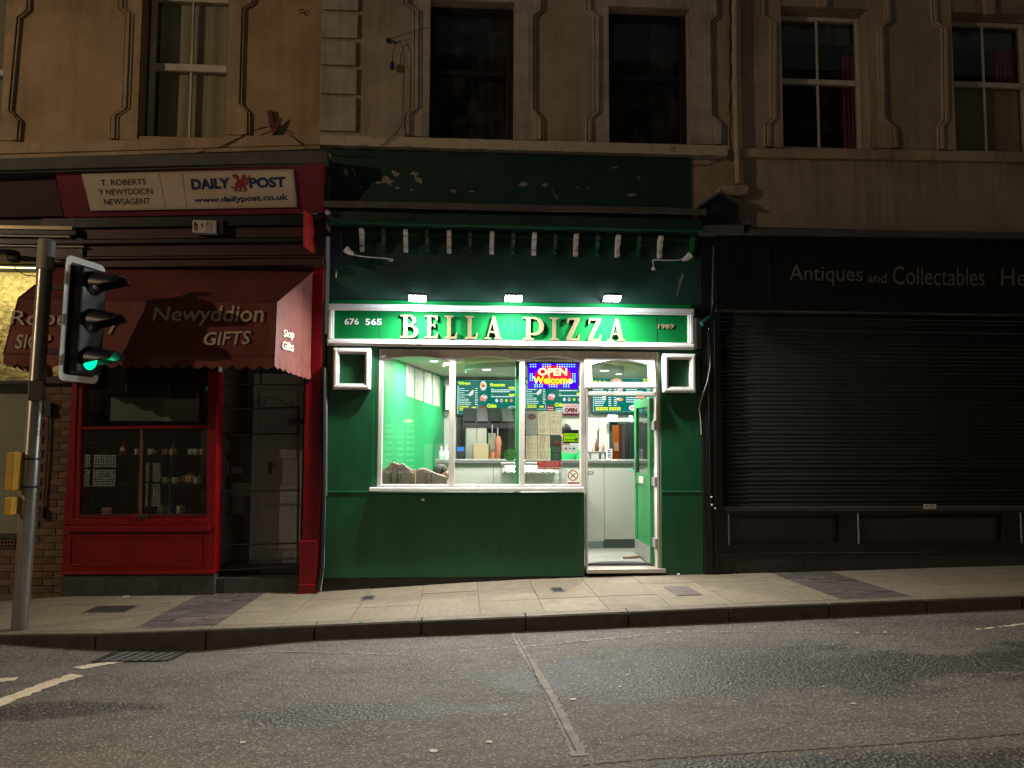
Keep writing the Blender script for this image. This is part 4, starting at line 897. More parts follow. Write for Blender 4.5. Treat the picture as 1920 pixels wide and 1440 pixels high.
# pizza boxes
ORD = ['first', 'second', 'third', 'fourth', 'fifth', 'sixth', 'seventh', 'eighth', 'ninth', 'tenth', 'eleventh', 'twelfth', 'thirteenth', 'fourteenth']
t0 = P(1122, 846, 2.6); bz = Z_(1122, 846, 2.6)
SH = thing('prep_table', 'steel prep table behind the counter carrying white pizza boxes and sauce bottles', 'table', (t0.x, 2.6, FLZ))
ta, tb_ = P(1104, 850, 2.45).x, P(1139, 850, 2.45).x
MB().box(ta, tb_, 2.45, 2.95, bz-.03, bz-.002).build('top', M_steel, SH, bevel=.004)
MB().box(ta+.02, tb_-.02, 2.5, 2.9, bz-.25, bz-.22).build('shelf', M_steel, SH)
for a in (ta+.01, tb_-.04):
    for y in (2.47, 2.9): MB().box(a, a+.03, y, y+.03, FLZ, bz-.03).build('leg', M_steel, SH)
for k, (a, b_) in enumerate(((1107.5, 1122.3), (1122.8, 1137.3))):
    xa_, xb_ = P(a, 800, 2.7).x, P(b_, 800, 2.7).x; zz = bz; n = 14
    top_z = Z_(1120, 786, 2.7); hh = (top_z-bz)/n
    for j in range(n):
        dx = rnd.uniform(-.008, .008)-(.02 if (k == 0 and j < 9) else 0)
        o = MB().box(xa_+dx, xb_+dx-.004, 2.68, 2.94, bz+j*hh, bz+(j+1)*hh-.003).build('pizza_box', mat('white_cardboard', (.72, .66, .60), .7), None)
        tag(o, '%s white pizza box from the bottom of the %s stack on the steel table' % (ORD[j], 'left' if k == 0 else 'right'), 'pizza box', 'white pizza boxes in the %s stack' % ('left' if k == 0 else 'right'))
for nm, px, mt, lb, s in (('sauce_bottle', 1118.5, mat('brown_sauce', (.16, .05, .04), .35), 'dark red brown sauce bottle in front of the white pizza boxes', .9), ('sauce_bottle', 1130, mat('clear_sauce', (.45, .33, .30), .35), 'pale pinkish squeeze bottle right of the dark sauce bottle', .75), ('sauce_bottle', 1109, mat('clear_white_sauce', (.6, .6, .56), .35), 'cloudy white squeeze bottle left of the dark sauce bottle', .65)):
    c = P(px, 844, 2.52); c.z = bz; b = MB(); b.lathe([(r*.6, h*s) for r, h in ((0, 0), (.045, 0), (.048, .02), (.045, .11), (.03, .14), (.022, .15), (.02, .17), (.006, .21), (0, .212))], c, 14); tag(b.build(nm, mt, smooth=True), lb, 'bottle')
for px, lb in ((827.5, 'left of two clear sanitiser bottles at the counter end'), (836.5, 'right of two clear sanitiser bottles at the counter end')):
    c = P(px, 861, yc+.2); c.z = cz; t = thing('sanitiser_bottle', lb, 'bottle', c)
    MB().lathe([(0, 0), (.03, 0), (.033, .02), (.033, .10), (.012, .13), (.012, .145)], c, 12).build('body', mat('clear_plastic', (.45, .60, .50), .15), t, smooth=True)
    MB().lathe([(.015, .145), (.015, .165), (.004, .17), (.004, .19), (0, .19)], c, 8).build('pump', M_white, t, smooth=True)
c = P(1142, 861, yc+.1); b = MB(); b.box(P(1137.5, 850, yc+.1).x, P(1148, 850, yc+.1).x, yc+.10, yc+.13, cz, Z_(1142, 842, yc+.1)); t = b.build('card_notice', M_paper_w); tag(t, 'small white counter card with blue lines of print', 'notice')
b = MB()
for k in range(5): b.box(P(1139, 850, yc+.1).x, P(1146.5, 850, yc+.1).x, yc+.098, yc+.0995, Z_(1142, 845+k*3.1, yc+.1)-.006, Z_(1142, 845+k*3.1, yc+.1)+.006)
b.build('print', mat('blue_print', (.1, .15, .5), .5), t)
b = MB(); b.box(P(1179, 882, yc).x, P(1193, 882, yc).x, yc-.003, yc+.001, Z_(1185, 883, yc), Z_(1185, 880, yc)); tag(b.build('strip_notice', mat('mint_print', (.25, .75, .45), .5)), 'mint green strip on the counter front by the open door', 'notice')
# hanging clear bags
for lb, a in (('left clear bag hanging under the menu screens', (1138, 777, 1159, 791)), ('right blue clear bag hanging under the menu screens', (1178, 778, 1187, 792))):
    b = MB(); q = [(a[0]+2, a[1]), (a[2]-1, a[1]+1), (a[2], a[3]-2), ((a[0]+a[2])/2+2, a[3]), (a[0], a[3]-3)]; slab(b, q, 3.3, .03); tag(b.build('plastic_bag', mat('pale_blue_film', (.50, .58, .78), .2)), lb, 'bag')
# extractor hood, steel cabinet, kebab grills
hx0, hx1 = P(868, 800, 2.9).x, P(1010, 800, 2.9).x; hz0, hz1 = Z_(900, 803, 2.7), Z_(900, 776, 2.7)
HD = thing('extractor_hood', 'dark stainless extractor hood over the kebab grills', 'extractor hood', ((hx0+hx1)/2, 3.0, hz0))
b = MB(); b.prism([(hx0, 2.6, hz0), (hx0, 3.43, hz0), (hx0, 3.43, hz1+.1), (hx0, 3.15, hz1+.1), (hx0, 2.6, hz0+.07)], (hx1-hx0, 0, 0)); b.build('canopy', mat('brushed_dark_steel', (.07, .07, .075), .3, metal=.9, bump=.002, bscale=6, stretch=(12, 1, 1)), HD)
for k in range(6):
    a = lerp(hx0, hx1, (k+.08)/6); c = lerp(hx0, hx1, (k+.92)/6); b = MB(); b.prism([(a, 2.62, hz0+.09), (c, 2.62, hz0+.09), (c, 3.14, hz1+.09), (a, 3.14, hz1+.09)], (0, -.012, .012)); b.build('baffle', mat('mid_steel', (.13, .13, .13), .3, metal=.8) if k % 2 else mat('grey_steel', (.03, .03, .033), .3, metal=.8), HD)
ca, cb_ = P(873, 830, 2.6).x, P(913, 830, 2.6).x; czt = Z_(890, 801, 2.6)
t = thing('steel_cabinet', 'two door stainless cabinet behind the counter under the hood', 'cabinet', ((ca+cb_)/2, 2.8, FLZ))
MB().box(ca, cb_, 2.62, 3.0, FLZ, czt).build('body', M_steel, t, bevel=.006)
mid = lerp(ca, cb_, .52); MB().box(ca+.008, mid-.004, 2.6, 2.62, FLZ+.1, czt-.01).build('door', M_steel, t, bevel=.003); MB().box(mid+.004, cb_-.008, 2.6, 2.62, FLZ+.1, czt-.01).build('door', M_steel, t, bevel=.003)
t = MB().box(P(888, 845, 2.4).x, P(915.5, 845, 2.4).x, 2.3, 2.55, cz-.2, Z_(900, 832, 2.4)).build('cardboard_box', mat('tan_cardboard', (.48, .36, .22), .7)); tag(t, 'tan cardboard carton in front of the stainless cabinet', 'box')
for px, tp, bt, mt, lb, rr0 in ((922.5, 812, 861, M_steel, 'left vertical kebab spit with steel shield and browned meat foot', .055), (933, 818, 861, mat('kebab_meat', (.35, .12, .06), .6, bump=.01, bscale=20), 'right vertical kebab spit with reddish meat cone', .05)):
    c = P(px, bt, 2.45); zt_, zb2 = Z_(px, tp, 2.45), Z_(px, bt, 2.45); t = thing('kebab_spit', lb, 'kebab grill', (c.x, 2.45, zb2-.1)); c.z = zb2
    H = zt_-zb2
    MB().tube([(c.x, 2.45, zb2-.1), (c.x, 2.45, zt_+.12)], .008, 6).build('spit', M_steel, t)
    if mt is M_steel:
        MB().lathe([(rr0*.85, H*.28), (rr0, H*.4), (rr0, H), (0, H)], c, 14).build('shield', M_galv, t, smooth=True)
        MB().lathe([(0, 0), (rr0*.8, 0), (rr0*.85, H*.28), (0, H*.28)], c, 14).build('meat', mat('browned_meat', (.45, .2, .08), .6, bump=.01, bscale=30), t, smooth=True)
    else: MB().lathe([(0, 0), (rr0*.7, 0), (rr0*1.1, H*.75), (rr0*.7, H), (0, H)], c, 14).build('meat', mt, t, smooth=True)
    MB().box(c.x-.08, c.x+.08, 2.4, 2.7, FLZ+.5, zb2-.02).build('stand', M_steel, t)
t = thing('till_screen', 'small glowing blue till display behind the left end of the counter', 'screen', P(862, 855, 2.0))
MB().box(P(855, 848, 2).x, P(872, 848, 2).x, 2.0, 2.04, Z_(860, 856, 2), Z_(860, 837, 2)).build('casing', M_black_m, t)
MB().box(P(857, 848, 2).x, P(870.5, 848, 2).x, 1.996, 1.999, Z_(860, 846, 2), Z_(860, 838, 2)).build('display', emat('till_blue', (.05, .25, .9), 1.2), t)
MB().box(P(861, 858, 2).x, P(866, 858, 2).x, 2.0, 2.05, cz-.3, Z_(860, 856, 2)).build('stand', M_black_m, t)
# chilled display case in front of counter
da, db = P(940, 890, 1.12).x, P(1054, 890, 1.12).x; dz1, dz0 = Z_(1000, 868, 1.12), FLZ
DC = thing('display_case', 'glass fronted lit food display case before the counter behind the third pane', 'display case', ((da+db)/2, 1.25, FLZ))
MB().box(da, db, 1.12, 1.40, dz0, dz0+.55).build('base', M_cf, DC, bevel=.006); MB().box(da, db, 1.10, 1.40, dz1-.03, dz1).build('top', M_steel, DC, bevel=.004)
b = MB(); b.prism([(da+.01, 1.115, dz0+.56), (db-.01, 1.115, dz0+.56), (db-.01, 1.13, dz1-.03), (da+.01, 1.13, dz1-.03)], (0, .005, 0)); b.build('glass_front', M_glass, DC)
MB().box(da+.05, db-.03, 1.15, 1.18, dz1-.05, dz1-.035).build('light_tube', emat('case_tube', (1, .98, .95), 12), DC)
l = bpy.data.lights.new('case_lamp', 'AREA'); l.shape = 'RECTANGLE'; l.size = .6; l.size_y = .05; l.energy = 13; lo = bpy.data.objects.new('case_lamp', l); COL.objects.link(lo); lo.parent = DC; lo.location = Vector(((da+db)/2, 1.2, dz1-.055))-DC.location
MB().box(da+.01, db-.01, 1.385, 1.395, dz0+.56, dz1-.03).build('case_back', M_white, DC)
for a in (da, db-.015): MB().box(a, a+.015, 1.13, 1.385, dz0+.56, dz1-.03).build('case_end', M_glass, DC)
zsh = Z_(1000, 889, 1.2)
MB().box(da+.016, db-.016, 1.16, 1.38, zsh-.012, zsh).build('shelf', M_glass, DC)
fr_ = random.Random(8); FC = [(.75, .55, .1), (.2, .45, .08), (.6, .12, .06), (.75, .7, .55), (.5, .35, .15)]
for i in range(9):
    a = lerp(da+.04, db-.12, i/8.5); c = FC[i % 5]; z0 = zsh if i % 2 else dz0+.57
    for zz in (zsh, dz0+.565):
        cc = FC[(i+(2 if zz == zsh else 0)) % 5]; b = MB(); b.box(a, a+.075, 1.18, 1.34, zz+.001, zz+.03); o = b.build('food_tray', M_steel); tag(o, '%s steel food tray from the left on the %s shelf of the display case' % (ORD[i], 'upper' if zz == zsh else 'lower'), 'food tray', 'trays in the lit display case')
        b = MB()
        for k in range(6): b.ell((a+.037+fr_.uniform(-.02, .02), 1.26+fr_.uniform(-.05, .05), zz+.035), (.02, .03, .014), 7, 5)
        f_ = b.build('food', mat('food_%d' % FC.index(cc), cc, .6), o)
# seating, person, menu sheets on the left wall
M_sofa = mat('brown_leather', (.24, .165, .13), .5, bump=.002, bscale=50, var=.3, vscale=6)
def seat(lb, top, zb, Y0, Y1):
    a, b_ = P(*top[0], Y0), P(*top[-1], Y1); t = thing('padded_seat', lb, 'chair', ((a.x+b_.x)/2, (Y0+Y1)/2, FLZ))
    n = len(top); q = [P(x, y, lerp(Y0, Y1, i/(n-1))) for i, (x, y) in enumerate(top)]; b = MB()
    b.prism(q+[Vector((q[-1].x, q[-1].y, FLZ+.3)), Vector((q[0].x, q[0].y, FLZ+.3))], (0, .09, 0)); b.build('backrest', M_sofa, t, bevel=.02)
    MB().box(q[0].x, q[-1].x, Y0+.09, Y0+.5, FLZ+.3, FLZ+.45).build('cushion', M_sofa, t, bevel=.03)
    for xx in (q[0].x+.02, q[-1].x-.06): MB().box(xx, xx+.04, Y0+.12, Y0+.46, FLZ, FLZ+.3).build('leg', M_black_m, t)
    for px in (0.32, .5): 
        xx = lerp(q[0].x, q[-1].x, px); MB().box(xx, xx+.006, q[1].y-.012, q[1].y+.0, FLZ+.32, q[1].z-.05).build('seam', M_black_m, t)
    return t, q
t1, q1 = seat('brown leather backed seat nearest the left window frame', [(713, 886), (722, 878), (733, 867), (738, 866), (748, 870), (756, 868), (762, 875), (774, 882), (776, 886)], 0, .28, .34)
p_ = P(749.5, 889, .27); b = MB()
for s in (-1, 1): b.box(p_.x+s*.017-.002, p_.x+s*.017+.002, .262, .27, p_.z-.06, p_.z+.06)
b.box(p_.x-.017, p_.x+.017, .262, .27, p_.z+.056, p_.z+.06); b.box(p_.x-.017, p_.x+.017, .262, .27, p_.z-.06, p_.z-.056); b.build('stitched_panel', M_black_m, t1)
seat('brown leather backed seat right of the first one in the left window', [(780, 882), (786, 878), (797, 878), (806, 882), (818, 888), (838, 893)], 0, .36, .42)
b = MB(); b.box(P(773, 895, .5).x, P(779, 895, .5).x, .5, .6, FLZ+.3, P(776, 880, .5).z); tag(b.build('cushion', mat('tan_cushion', (.40, .27, .12), .7)), 'tan cushion wedged between the two brown seats', 'cushion')
# person seated low, in profile
ph = P(831, 888.5, .75); PE = thing('person', 'seated person with short dark hair and dark jacket behind the left pane', 'person', (ph.x, .75, FLZ))
def skin_body(name, verts, edges, radii, mt, parent, sub=2):
    off = woff(parent); me = bpy.data.meshes.new(name); me.from_pydata([tuple(Vector(v)-off) for v in verts], edges, []); o = bpy.data.objects.new(name, me); COL.objects.link(o); o.parent = parent
    sk = o.modifiers.new('skin', 'SKIN'); ss = o.modifiers.new('sub', 'SUBSURF'); ss.levels = ss.render_levels = sub
    if not me.skin_vertices: me.skin_vertices.new() if hasattr(me.skin_vertices, 'new') else None
    for i, r in enumerate(radii): me.skin_vertices[0].data[i].radius = (r, r) if not isinstance(r, tuple) else r
    me.skin_vertices[0].data[0].use_root = True
    o.data.materials.append(mt); sk.use_smooth_shade = True; return o
hx, hy, hz = ph.x, .75, ph.z
V_ = [(hx-.10, hy, FLZ+.52), (hx-.09, hy, FLZ+.68), (hx-.06, hy, hz-.26), (hx-.045, hy, hz-.17), (hx-.02, hy, hz-.10), (hx, hy, hz-.02), (hx+.01, hy, hz+.06),
      (hx-.05, hy-.17, hz-.22), (hx-.02, hy-.24, hz-.44), (hx+.18, hy-.20, hz-.50), (hx+.26, hy-.17, hz-.48), (hx-.05, hy+.17, hz-.22), (hx-.02, hy+.24, hz-.44), (hx+.18, hy+.18, hz-.50), (hx+.26, hy+.15, hz-.48),
      (hx+.02, hy-.1, FLZ+.5), (hx+.36, hy-.11, FLZ+.5), (hx+.38, hy-.11, FLZ+.10), (hx+.5, hy-.11, FLZ+.05), (hx+.02, hy+.1, FLZ+.5), (hx+.36, hy+.11, FLZ+.5), (hx+.38, hy+.11, FLZ+.10), (hx+.5, hy+.11, FLZ+.05)]
E_ = [(0, 1), (1, 2), (2, 3), (3, 4), (4, 5), (5, 6), (2, 7), (7, 8), (8, 9), (9, 10), (2, 11), (11, 12), (12, 13), (13, 14), (0, 15), (15, 16), (16, 17), (17, 18), (0, 19), (19, 20), (20, 21), (21, 22)]
R_ = [.15, .15, .14, .075, .055, .085, .07, .065, .05, .04, .035, .065, .05, .04, .035, .09, .065, .045, .035, .09, .065, .045, .035]
skin_body('body', V_, E_, R_, mat('skin', (.42, .24, .17), .5), PE)
J = [V_[i] for i in (0, 1, 2, 3)]+[V_[7], V_[8], V_[9], V_[11], V_[12], V_[13]]
skin_body('jacket', J, [(0, 1), (1, 2), (2, 3), (2, 4), (4, 5), (5, 6), (2, 7), (7, 8), (8, 9)], [.17, .17, .16, .085, .08, .065, .052, .08, .065, .052], mat('dark_jacket', (.012, .016, .024), .8, bump=.004, bscale=20), PE)
TR = [V_[i] for i in (0, 15, 16, 17, 19, 20, 21)]
skin_body('trousers', TR, [(0, 1), (1, 2), (2, 3), (0, 4), (4, 5), (5, 6)], [.16, .10, .075, .055, .10, .075, .055], mat('dark_trousers', (.02, .02, .025), .9), PE)
MB().ell((hx-.034, hy, hz+.048), (.086, .088, .076), 16, 10).build('hair', mat('dark_hair', (.012, .008, .006), .6, bump=.004, bscale=60, stretch=(1, 1, 4)), PE, smooth=True)
MB().ell((hx+.092, hy, hz-.008), (.018, .012, .018), 8, 6).build('nose', mat('skin', (.42, .24, .17)), PE, smooth=True)
b = MB(); b.ell((hx-.005, hy-.083, hz-.01), (.018, .008, .028), 8, 6); b.ell((hx-.005, hy+.083, hz-.01), (.018, .008, .028), 8, 6); b.build('ear', mat('skin', (.42, .24, .17)), PE, smooth=True)
b = MB(); b.ell((hx+.072, hy-.03, hz+.008), (.010, .012, .007), 8, 6); b.ell((hx+.072, hy+.03, hz+.008), (.010, .012, .007), 8, 6); b.build('eyes', M_black_m, PE)
MB().ell((hx+.078, hy, hz-.042), (.010, .022, .006), 8, 6).build('mouth', mat('lips', (.3, .09, .08), .5), PE)
b = MB(); b.box(hx-.28, hx+.16, .55, .95, FLZ+.38, FLZ+.44); o = b.build('stool', M_black_m, bevel=.01); tag(o, 'low dark stool under the seated person behind the left pane', 'stool')
for a in (hx-.25, hx+.10):
    for y in (.58, .90): MB().box(a, a+.03, y, y+.03, FLZ, FLZ+.38).build('leg', M_black_m, o)
# green sleeved worker behind the stickers
pw = P(1066, 852, 1.95); WK = thing('person', 'worker in bright green top half hidden behind the door side stickers', 'person', (pw.x, 1.95, FLZ))
wx_, wy_ = pw.x, 2.0; shz = FLZ+1.25
V2 = [(wx_-.05, wy_, FLZ+.9), (wx_-.05, wy_, FLZ+1.1), (wx_-.05, wy_-.02, shz), (wx_-.05, wy_-.06, shz+.1), (wx_-.05, wy_-.10, shz+.17), (wx_-.05, wy_-.11, shz+.27), (wx_-.24, wy_-.03, shz-.02), (wx_-.27, wy_-.15, shz-.25), (wx_-.2, wy_-.36, shz-.28), (wx_+.14, wy_-.03, shz-.02), (wx_+.17, wy_-.15, shz-.22), (wx_+.12, wy_-.36, shz-.28), (wx_-.14, wy_, FLZ+.48), (wx_-.14, wy_, FLZ+.08), (wx_-.14, wy_-.12, FLZ+.04), (wx_+.04, wy_, FLZ+.48), (wx_+.04, wy_, FLZ+.08), (wx_+.04, wy_-.12, FLZ+.04)]
E2 = [(0, 1), (1, 2), (2, 3), (3, 4), (4, 5), (2, 6), (6, 7), (7, 8), (2, 9), (9, 10), (10, 11), (0, 12), (12, 13), (13, 14), (0, 15), (15, 16), (16, 17)]
skin_body('body', V2, E2, [.13, .12, .12, .055, .08, .07, .06, .045, .035, .06, .045, .035, .08, .05, .035, .08, .05, .035], mat('skin', (.42, .24, .17)), WK)
skin_body('green_top', [V2[i] for i in (0, 1, 2, 6, 7, 9, 10)], [(0, 1), (1, 2), (2, 3), (3, 4), (2, 5), (5, 6)], [.155, .145, .14, .078, .062, .078, .062], mat('bright_green_cloth', (.02, .55, .16), .8, bump=.004, bscale=12), WK)
skin_body('trousers', [V2[i] for i in (0, 12, 13, 15, 16)], [(0, 1), (1, 2), (0, 3), (3, 4)], [.15, .10, .065, .10, .065], mat('dark_trousers', (.02, .02, .025)), WK)
MB().ell((wx_-.05, wy_-.09, shz+.29), (.085, .10, .085), 14, 9).build('hair', mat('dark_hair', (.012, .008, .006)), WK, smooth=True)
b = MB(); b.ell((wx_-.05, wy_-.205, shz+.205), (.012, .02, .018), 8, 6); b.build('nose', mat('skin', (.42, .24, .17)), WK)
# long menu sheets on the slanting wall
wn_ = (LW1-LW0).normalized(); wnn = Vector((wn_.y, -wn_.x, 0)); WPL = (LW0+wnn*.001, -wnn)
for k, (a, b_, ta_, tb2, ba, bb) in enumerate(((762, 776, 679, 685, 741, 747), (779, 793.5, 686, 692, 748, 752.5), (796, 809, 694, 699.5, 754, 758), (812, 824.5, 702, 707, 759, 763))):
    pl = (WPL[0]+wnn*.006, WPL[1]); b = MB(); q = [PP(a, ta_, pl), PP(b_, tb2, pl), PP(b_, bb, pl), PP(a, ba, pl)]; b.prism(q, -wnn*.004)
    o = b.build('menu_sheet', mat('menu_card', (.52, .50, .44), .6)); tag(o, ['first', 'second', 'third', 'fourth'][k]+' long white menu sheet from the window on the green wall', 'menu', 'long menu sheets on the green side wall')
    b = MB(); rr = random.Random(k)
    for j in range(24):
        v = (j+1.2)/26
        if rr.random() < .08: continue
        for (u0, u1) in ((.10, .10+rr.uniform(.3, .5)), (.74, .9)):
            A, B_ = lerp(lerp(q[0], q[1], u0), lerp(q[3], q[2], u0), v), lerp(lerp(q[0], q[1], u1), lerp(q[3], q[2], u1), v); o_ = wnn*.0015; h = Vector((0, 0, .006))
            b.quad(A+o_, B_+o_, B_+o_+h, A+o_+h)
    b.build('print', mat('grey_print', (.30, .28, .27), .6), o)
MB().box(P(835.5, 740, 3.3).x, P(846, 740, 3.3).x, 3.3, 3.45, Z_(840, 768, 3.3), Z_(840, 722, 3.3)).build('wall_cupboard', M_paper_w, IN)
# ceiling lights
for k, (x, y, lb) in enumerate(((.30, .80, 'recessed ceiling spotlight seen through the middle arched pane'), (1.76, .80, 'recessed ceiling spotlight seen through the transom above the door'), (-.35, .95, 'recessed ceiling spotlight near the green wall'), (1.05, 2.2, 'recessed ceiling spotlight over the counter staff side'), (2.3, 2.6, 'recessed ceiling spotlight near the fridge'), (.1, 2.5, 'recessed ceiling spotlight near the cabinet'))):
    raft = ((x-1.05)/1.02)**2+((y-1.15)/.78)**2 < 1; zc = CE-.11 if raft else (CE-.05 if ((x-1.05)/1.3)**2+((y-1.25)/1.0)**2 < 1 else CE)
    t = thing('ceiling_light', lb, 'ceiling light', (x, y, zc))
    MB().lathe([(.05, -.004), (.062, -.006), (.062, 0)], (x, y, zc), 20).build('trim', M_white, t, smooth=True)
    MB().lathe([(0, -.005), (.05, -.005), (.05, -.003)], (x, y, zc), 20).build('lamp_face', emat('downlight', (1, .97, .9), 14), t)
    l = bpy.data.lights.new('ceiling_lamp', 'AREA'); l.shape = 'DISK'; l.size = .10; l.energy = E_INNER; l.color = (1.0, .97, .90); lo = bpy.data.objects.new('ceiling_lamp', l); COL.objects.link(lo); lo.parent = t; lo.location = (0, 0, -.01)
l = bpy.data.lights.new('kitchen_fill', 'AREA'); l.size = .3; l.energy = 8; l.color = (1, .85, .6); lo = bpy.data.objects.new('kitchen_fill', l); COL.objects.link(lo); lo.location = ((bw0+bw1)/2, 4.0, CE-.02); lo.parent = IN; lo.location = Vector(((bw0+bw1)/2, 4.0, CE-.02))-IN.location  # added fill without a fixture, brightens the room behind the inner doorway
def translucent(m, f=.55):
    n = m.node_tree; b = n.nodes['Principled BSDF']; o = [x for x in n.nodes if x.type == 'OUTPUT_MATERIAL'][0]
    t = n.nodes.new('ShaderNodeBsdfTranslucent'); mx = n.nodes.new('ShaderNodeMixShader'); mx.inputs[0].default_value = f
    src = b.inputs['Base Color']
    if src.is_linked: n.links.new(src.links[0].from_socket, t.inputs[0])
    else: t.inputs[0].default_value = src.default_value
    n.links.new(b.outputs[0], mx.inputs[1]); n.links.new(t.outputs[0], mx.inputs[2]); n.links.new(mx.outputs[0], o.inputs[0])
# ------------------------------------------------------------------ menu screens
SY = 3.40
E_bg = emat('screen_teal', (.004, .20, .16), 1.0); E_wh = emat('screen_white', (.75, 1, .98), 1.3); E_ye = emat('screen_yellow', (.85, .95, .05), 1.2); E_lime = emat('screen_lime', (.45, .95, .08), 1.1); E_pk = emat('screen_pink', (1, .35, .32), 1.0); E_pl = emat('screen_plate', (.95, .92, .88), 1.1); E_or = emat('screen_orange', (1, .5, .12), 1.0); E_br = emat('screen_brown', (.45, .05, .04), 1.0); E_te = emat('screen_green_text', (.02, .3, .1), .8)
def ellpx(mb, cx, cy, rx, ry, pl, off, n=16):
    o = Vector((0, -off, 0)); c = [P(cx+rx*math.cos(2*PI*k/n), cy+ry*math.sin(2*PI*k/n), pl)+o for k in range(n)]; mb.add(c, [tuple(range(n))]); return mb
def rpx(mb, x0, y0, x1, y1, pl, off):
    a, b_ = P(x0, y0, pl), P(x1, y1, pl); Y = a.y-off; mb.quad((a.x, Y, b_.z), (b_.x, Y, b_.z), (b_.x, Y, a.z), (a.x, Y, a.z)); return mb
SCR_W = 114.0
def screen(lb, x0, y0, y1, kind):
    W_ = SCR_W; x1 = x0+W_; H_ = y1-y0; t = thing('menu_screen', lb, 'screen', P((x0+x1)/2, y1, SY))
    a, c = P(x0-2, y0-2, SY), P(x1+2, y1+2, SY); MB().box(a.x, c.x, SY+.004, SY+.05, c.z, a.z).build('casing', M_black_m, t, bevel=.005)
    d = MB(); rpx(d, x0, y0, x1, y1, SY, 0); d.build('display', E_bg, t)
    X = lambda u: x0+u*W_; Yv = lambda v: y0+v*H_
    wht, yel, lim, grn = MB(), MB(), MB(), MB(); pk, plt, org, brn = MB(), MB(), MB(), MB(); r = random.Random(ord(kind))
    def line(u0, u1, v, h=.018, m=None, o=.002):
        m = m or wht; u = u0
        while u < u1-.01:
            w = min(u1-u, r.uniform(.025, .06)); rpx(m, X(u), Yv(v-h), X(u+w), Yv(v+h), SY, o); u += w+.006
    def title(s, u0, v0, u1, v1):
        text_r(lim, s, X(u0), Yv(v0), X(u1), Yv(v1), SY, .002, bold=.10); text_r(yel, s, X(u0+.004), Yv(v0+.01), X(u1-.004), Yv(v1-.01), SY, .003, bold=.03)
    # rounded outline
    for (a, b_, c_, d_) in ((.02, .17, .027, .965), (.02, .955, .78, .965), (.985, .3, .992, .8), (.2, .02, .98, .03)): rpx(wht, X(a), Yv(b_), X(c_), Yv(d_), SY, .002)
    if kind == 'w':
        title('Wraps', .02, .05, .23, .17); title('Sauces', .55, .09, .80, .20); title('Cake', .50, .68, .66, .80)
        for k, v in enumerate((.25, .31, .37, .43, .49, .55, .60, .65, .70)): line(.04, (.13, .20, .13, .21, .14, .2, .2, .24, .23)[k], v, .010); line(.305, .35, v, .010)
        for k, v in enumerate((.76, .81, .86)): line(.05, .2-.03*(k == 2), v, .016, yel)
        rpx(yel, X(.25), Yv(.77), X(.32), Yv(.82), SY, .002); rpx(wht, X(.345), Yv(.72), X(.35), Yv(.87), SY, .002); rpx(wht, X(.18), Yv(.86), X(.35), Yv(.87), SY, .002)
        ellpx(plt, X(.44), Yv(.17), 6.2, 9, SY, .002); ellpx(org, X(.43), Yv(.16), 4, 4, SY, .003); ellpx(brn, X(.45), Yv(.18), 3, 1.4, SY, .004)
        plt.prism([P(X(u), Yv(v), SY)+Vector((0, -.003, 0)) for u, v in ((.19, .42), (.26, .29), (.29, .30), (.27, .42), (.22, .47))], (0, .001, 0))
        ellpx(plt, X(.45), Yv(.50), 6.5, 5, SY, .002); ellpx(pk, X(.415), Yv(.54), 3.6, 4, SY, .003); ellpx(pk, X(.46), Yv(.57), 3, 3, SY, .003); ellpx(pk, X(.46), Yv(.44), 2, 2, SY, .003)
        line(.57, .60, .25, .012, lim); line(.57, .96, .29, .013); line(.57, .88, .34, .013); line(.57, .60, .43, .012, lim); line(.57, .94, .48, .013)
        rpx(yel, X(.86), Yv(.20), X(.96), Yv(.26), SY, .002); rpx(yel, X(.86), Yv(.40), X(.96), Yv(.46), SY, .002)
        for u, m in ((.66, wht), (.74, plt), (.82, lim), (.90, pk)): ellpx(m, X(u), Yv(.59), 2.6, 3.2, SY, .002)
        ellpx(brn, X(.74), Yv(.59), 1.4, 1.8, SY, .003)
        brn.prism([P(X(u), Yv(v), SY)+Vector((0, -.002, 0)) for u, v in ((.37, .78), (.48, .74), (.49, .92), (.39, .92))], (0, .0005, 0)); rpx(plt, X(.37), Yv(.81), X(.48), Yv(.825), SY, .003); rpx(plt, X(.38), Yv(.87), X(.485), Yv(.885), SY, .003)
        line(.52, .64, .86, .011); line(.52, .64, .91, .011); rpx(yel, X(.67), Yv(.86), X(.77), Yv(.92), SY, .002)
        ellpx(wht, X(.91), Yv(.85), 8.8, 6.8, SY, .002, 24); ellpx(grn, X(.91), Yv(.85), 8.0, 6.0, SY, .0025, 24)
        text_r(wht, 'BELLA', X(.865), Yv(.79), X(.955), Yv(.845), SY, .004, bold=.02); text_r(wht, 'PIZZA', X(.865), Yv(.86), X(.955), Yv(.915), SY, .004, bold=.02)
    else:
        title('Kebabs', .02, .08, .28, .22); title('Burgers', .55, .16, .80, .27); ellpx(org, X(.40), Yv(.12), 12, 6.5, SY, .002, 20); ellpx(plt, X(.40), Yv(.12), 9, 4.5, SY, .003, 20)
        for (u, v) in ((.34, .11), (.40, .09), (.45, .13), (.38, .15)): ellpx(pk, X(u), Yv(v), 2.4, 1.6, SY, .004)
        for k, v in enumerate((.34, .39, .45, .51, .57, .63, .68, .73, .79)): line(.04, .18+.05*((k*3) % 4)/3, v, .011); line(.27, .32, v, .011); line(.36, .41, v, .011)
        for k, v in enumerate((.34, .39, .45, .51, .57, .63, .69)): line(.56, .74+.1*((k*2) % 3)/2, v, .011); line(.90, .96, v, .011)
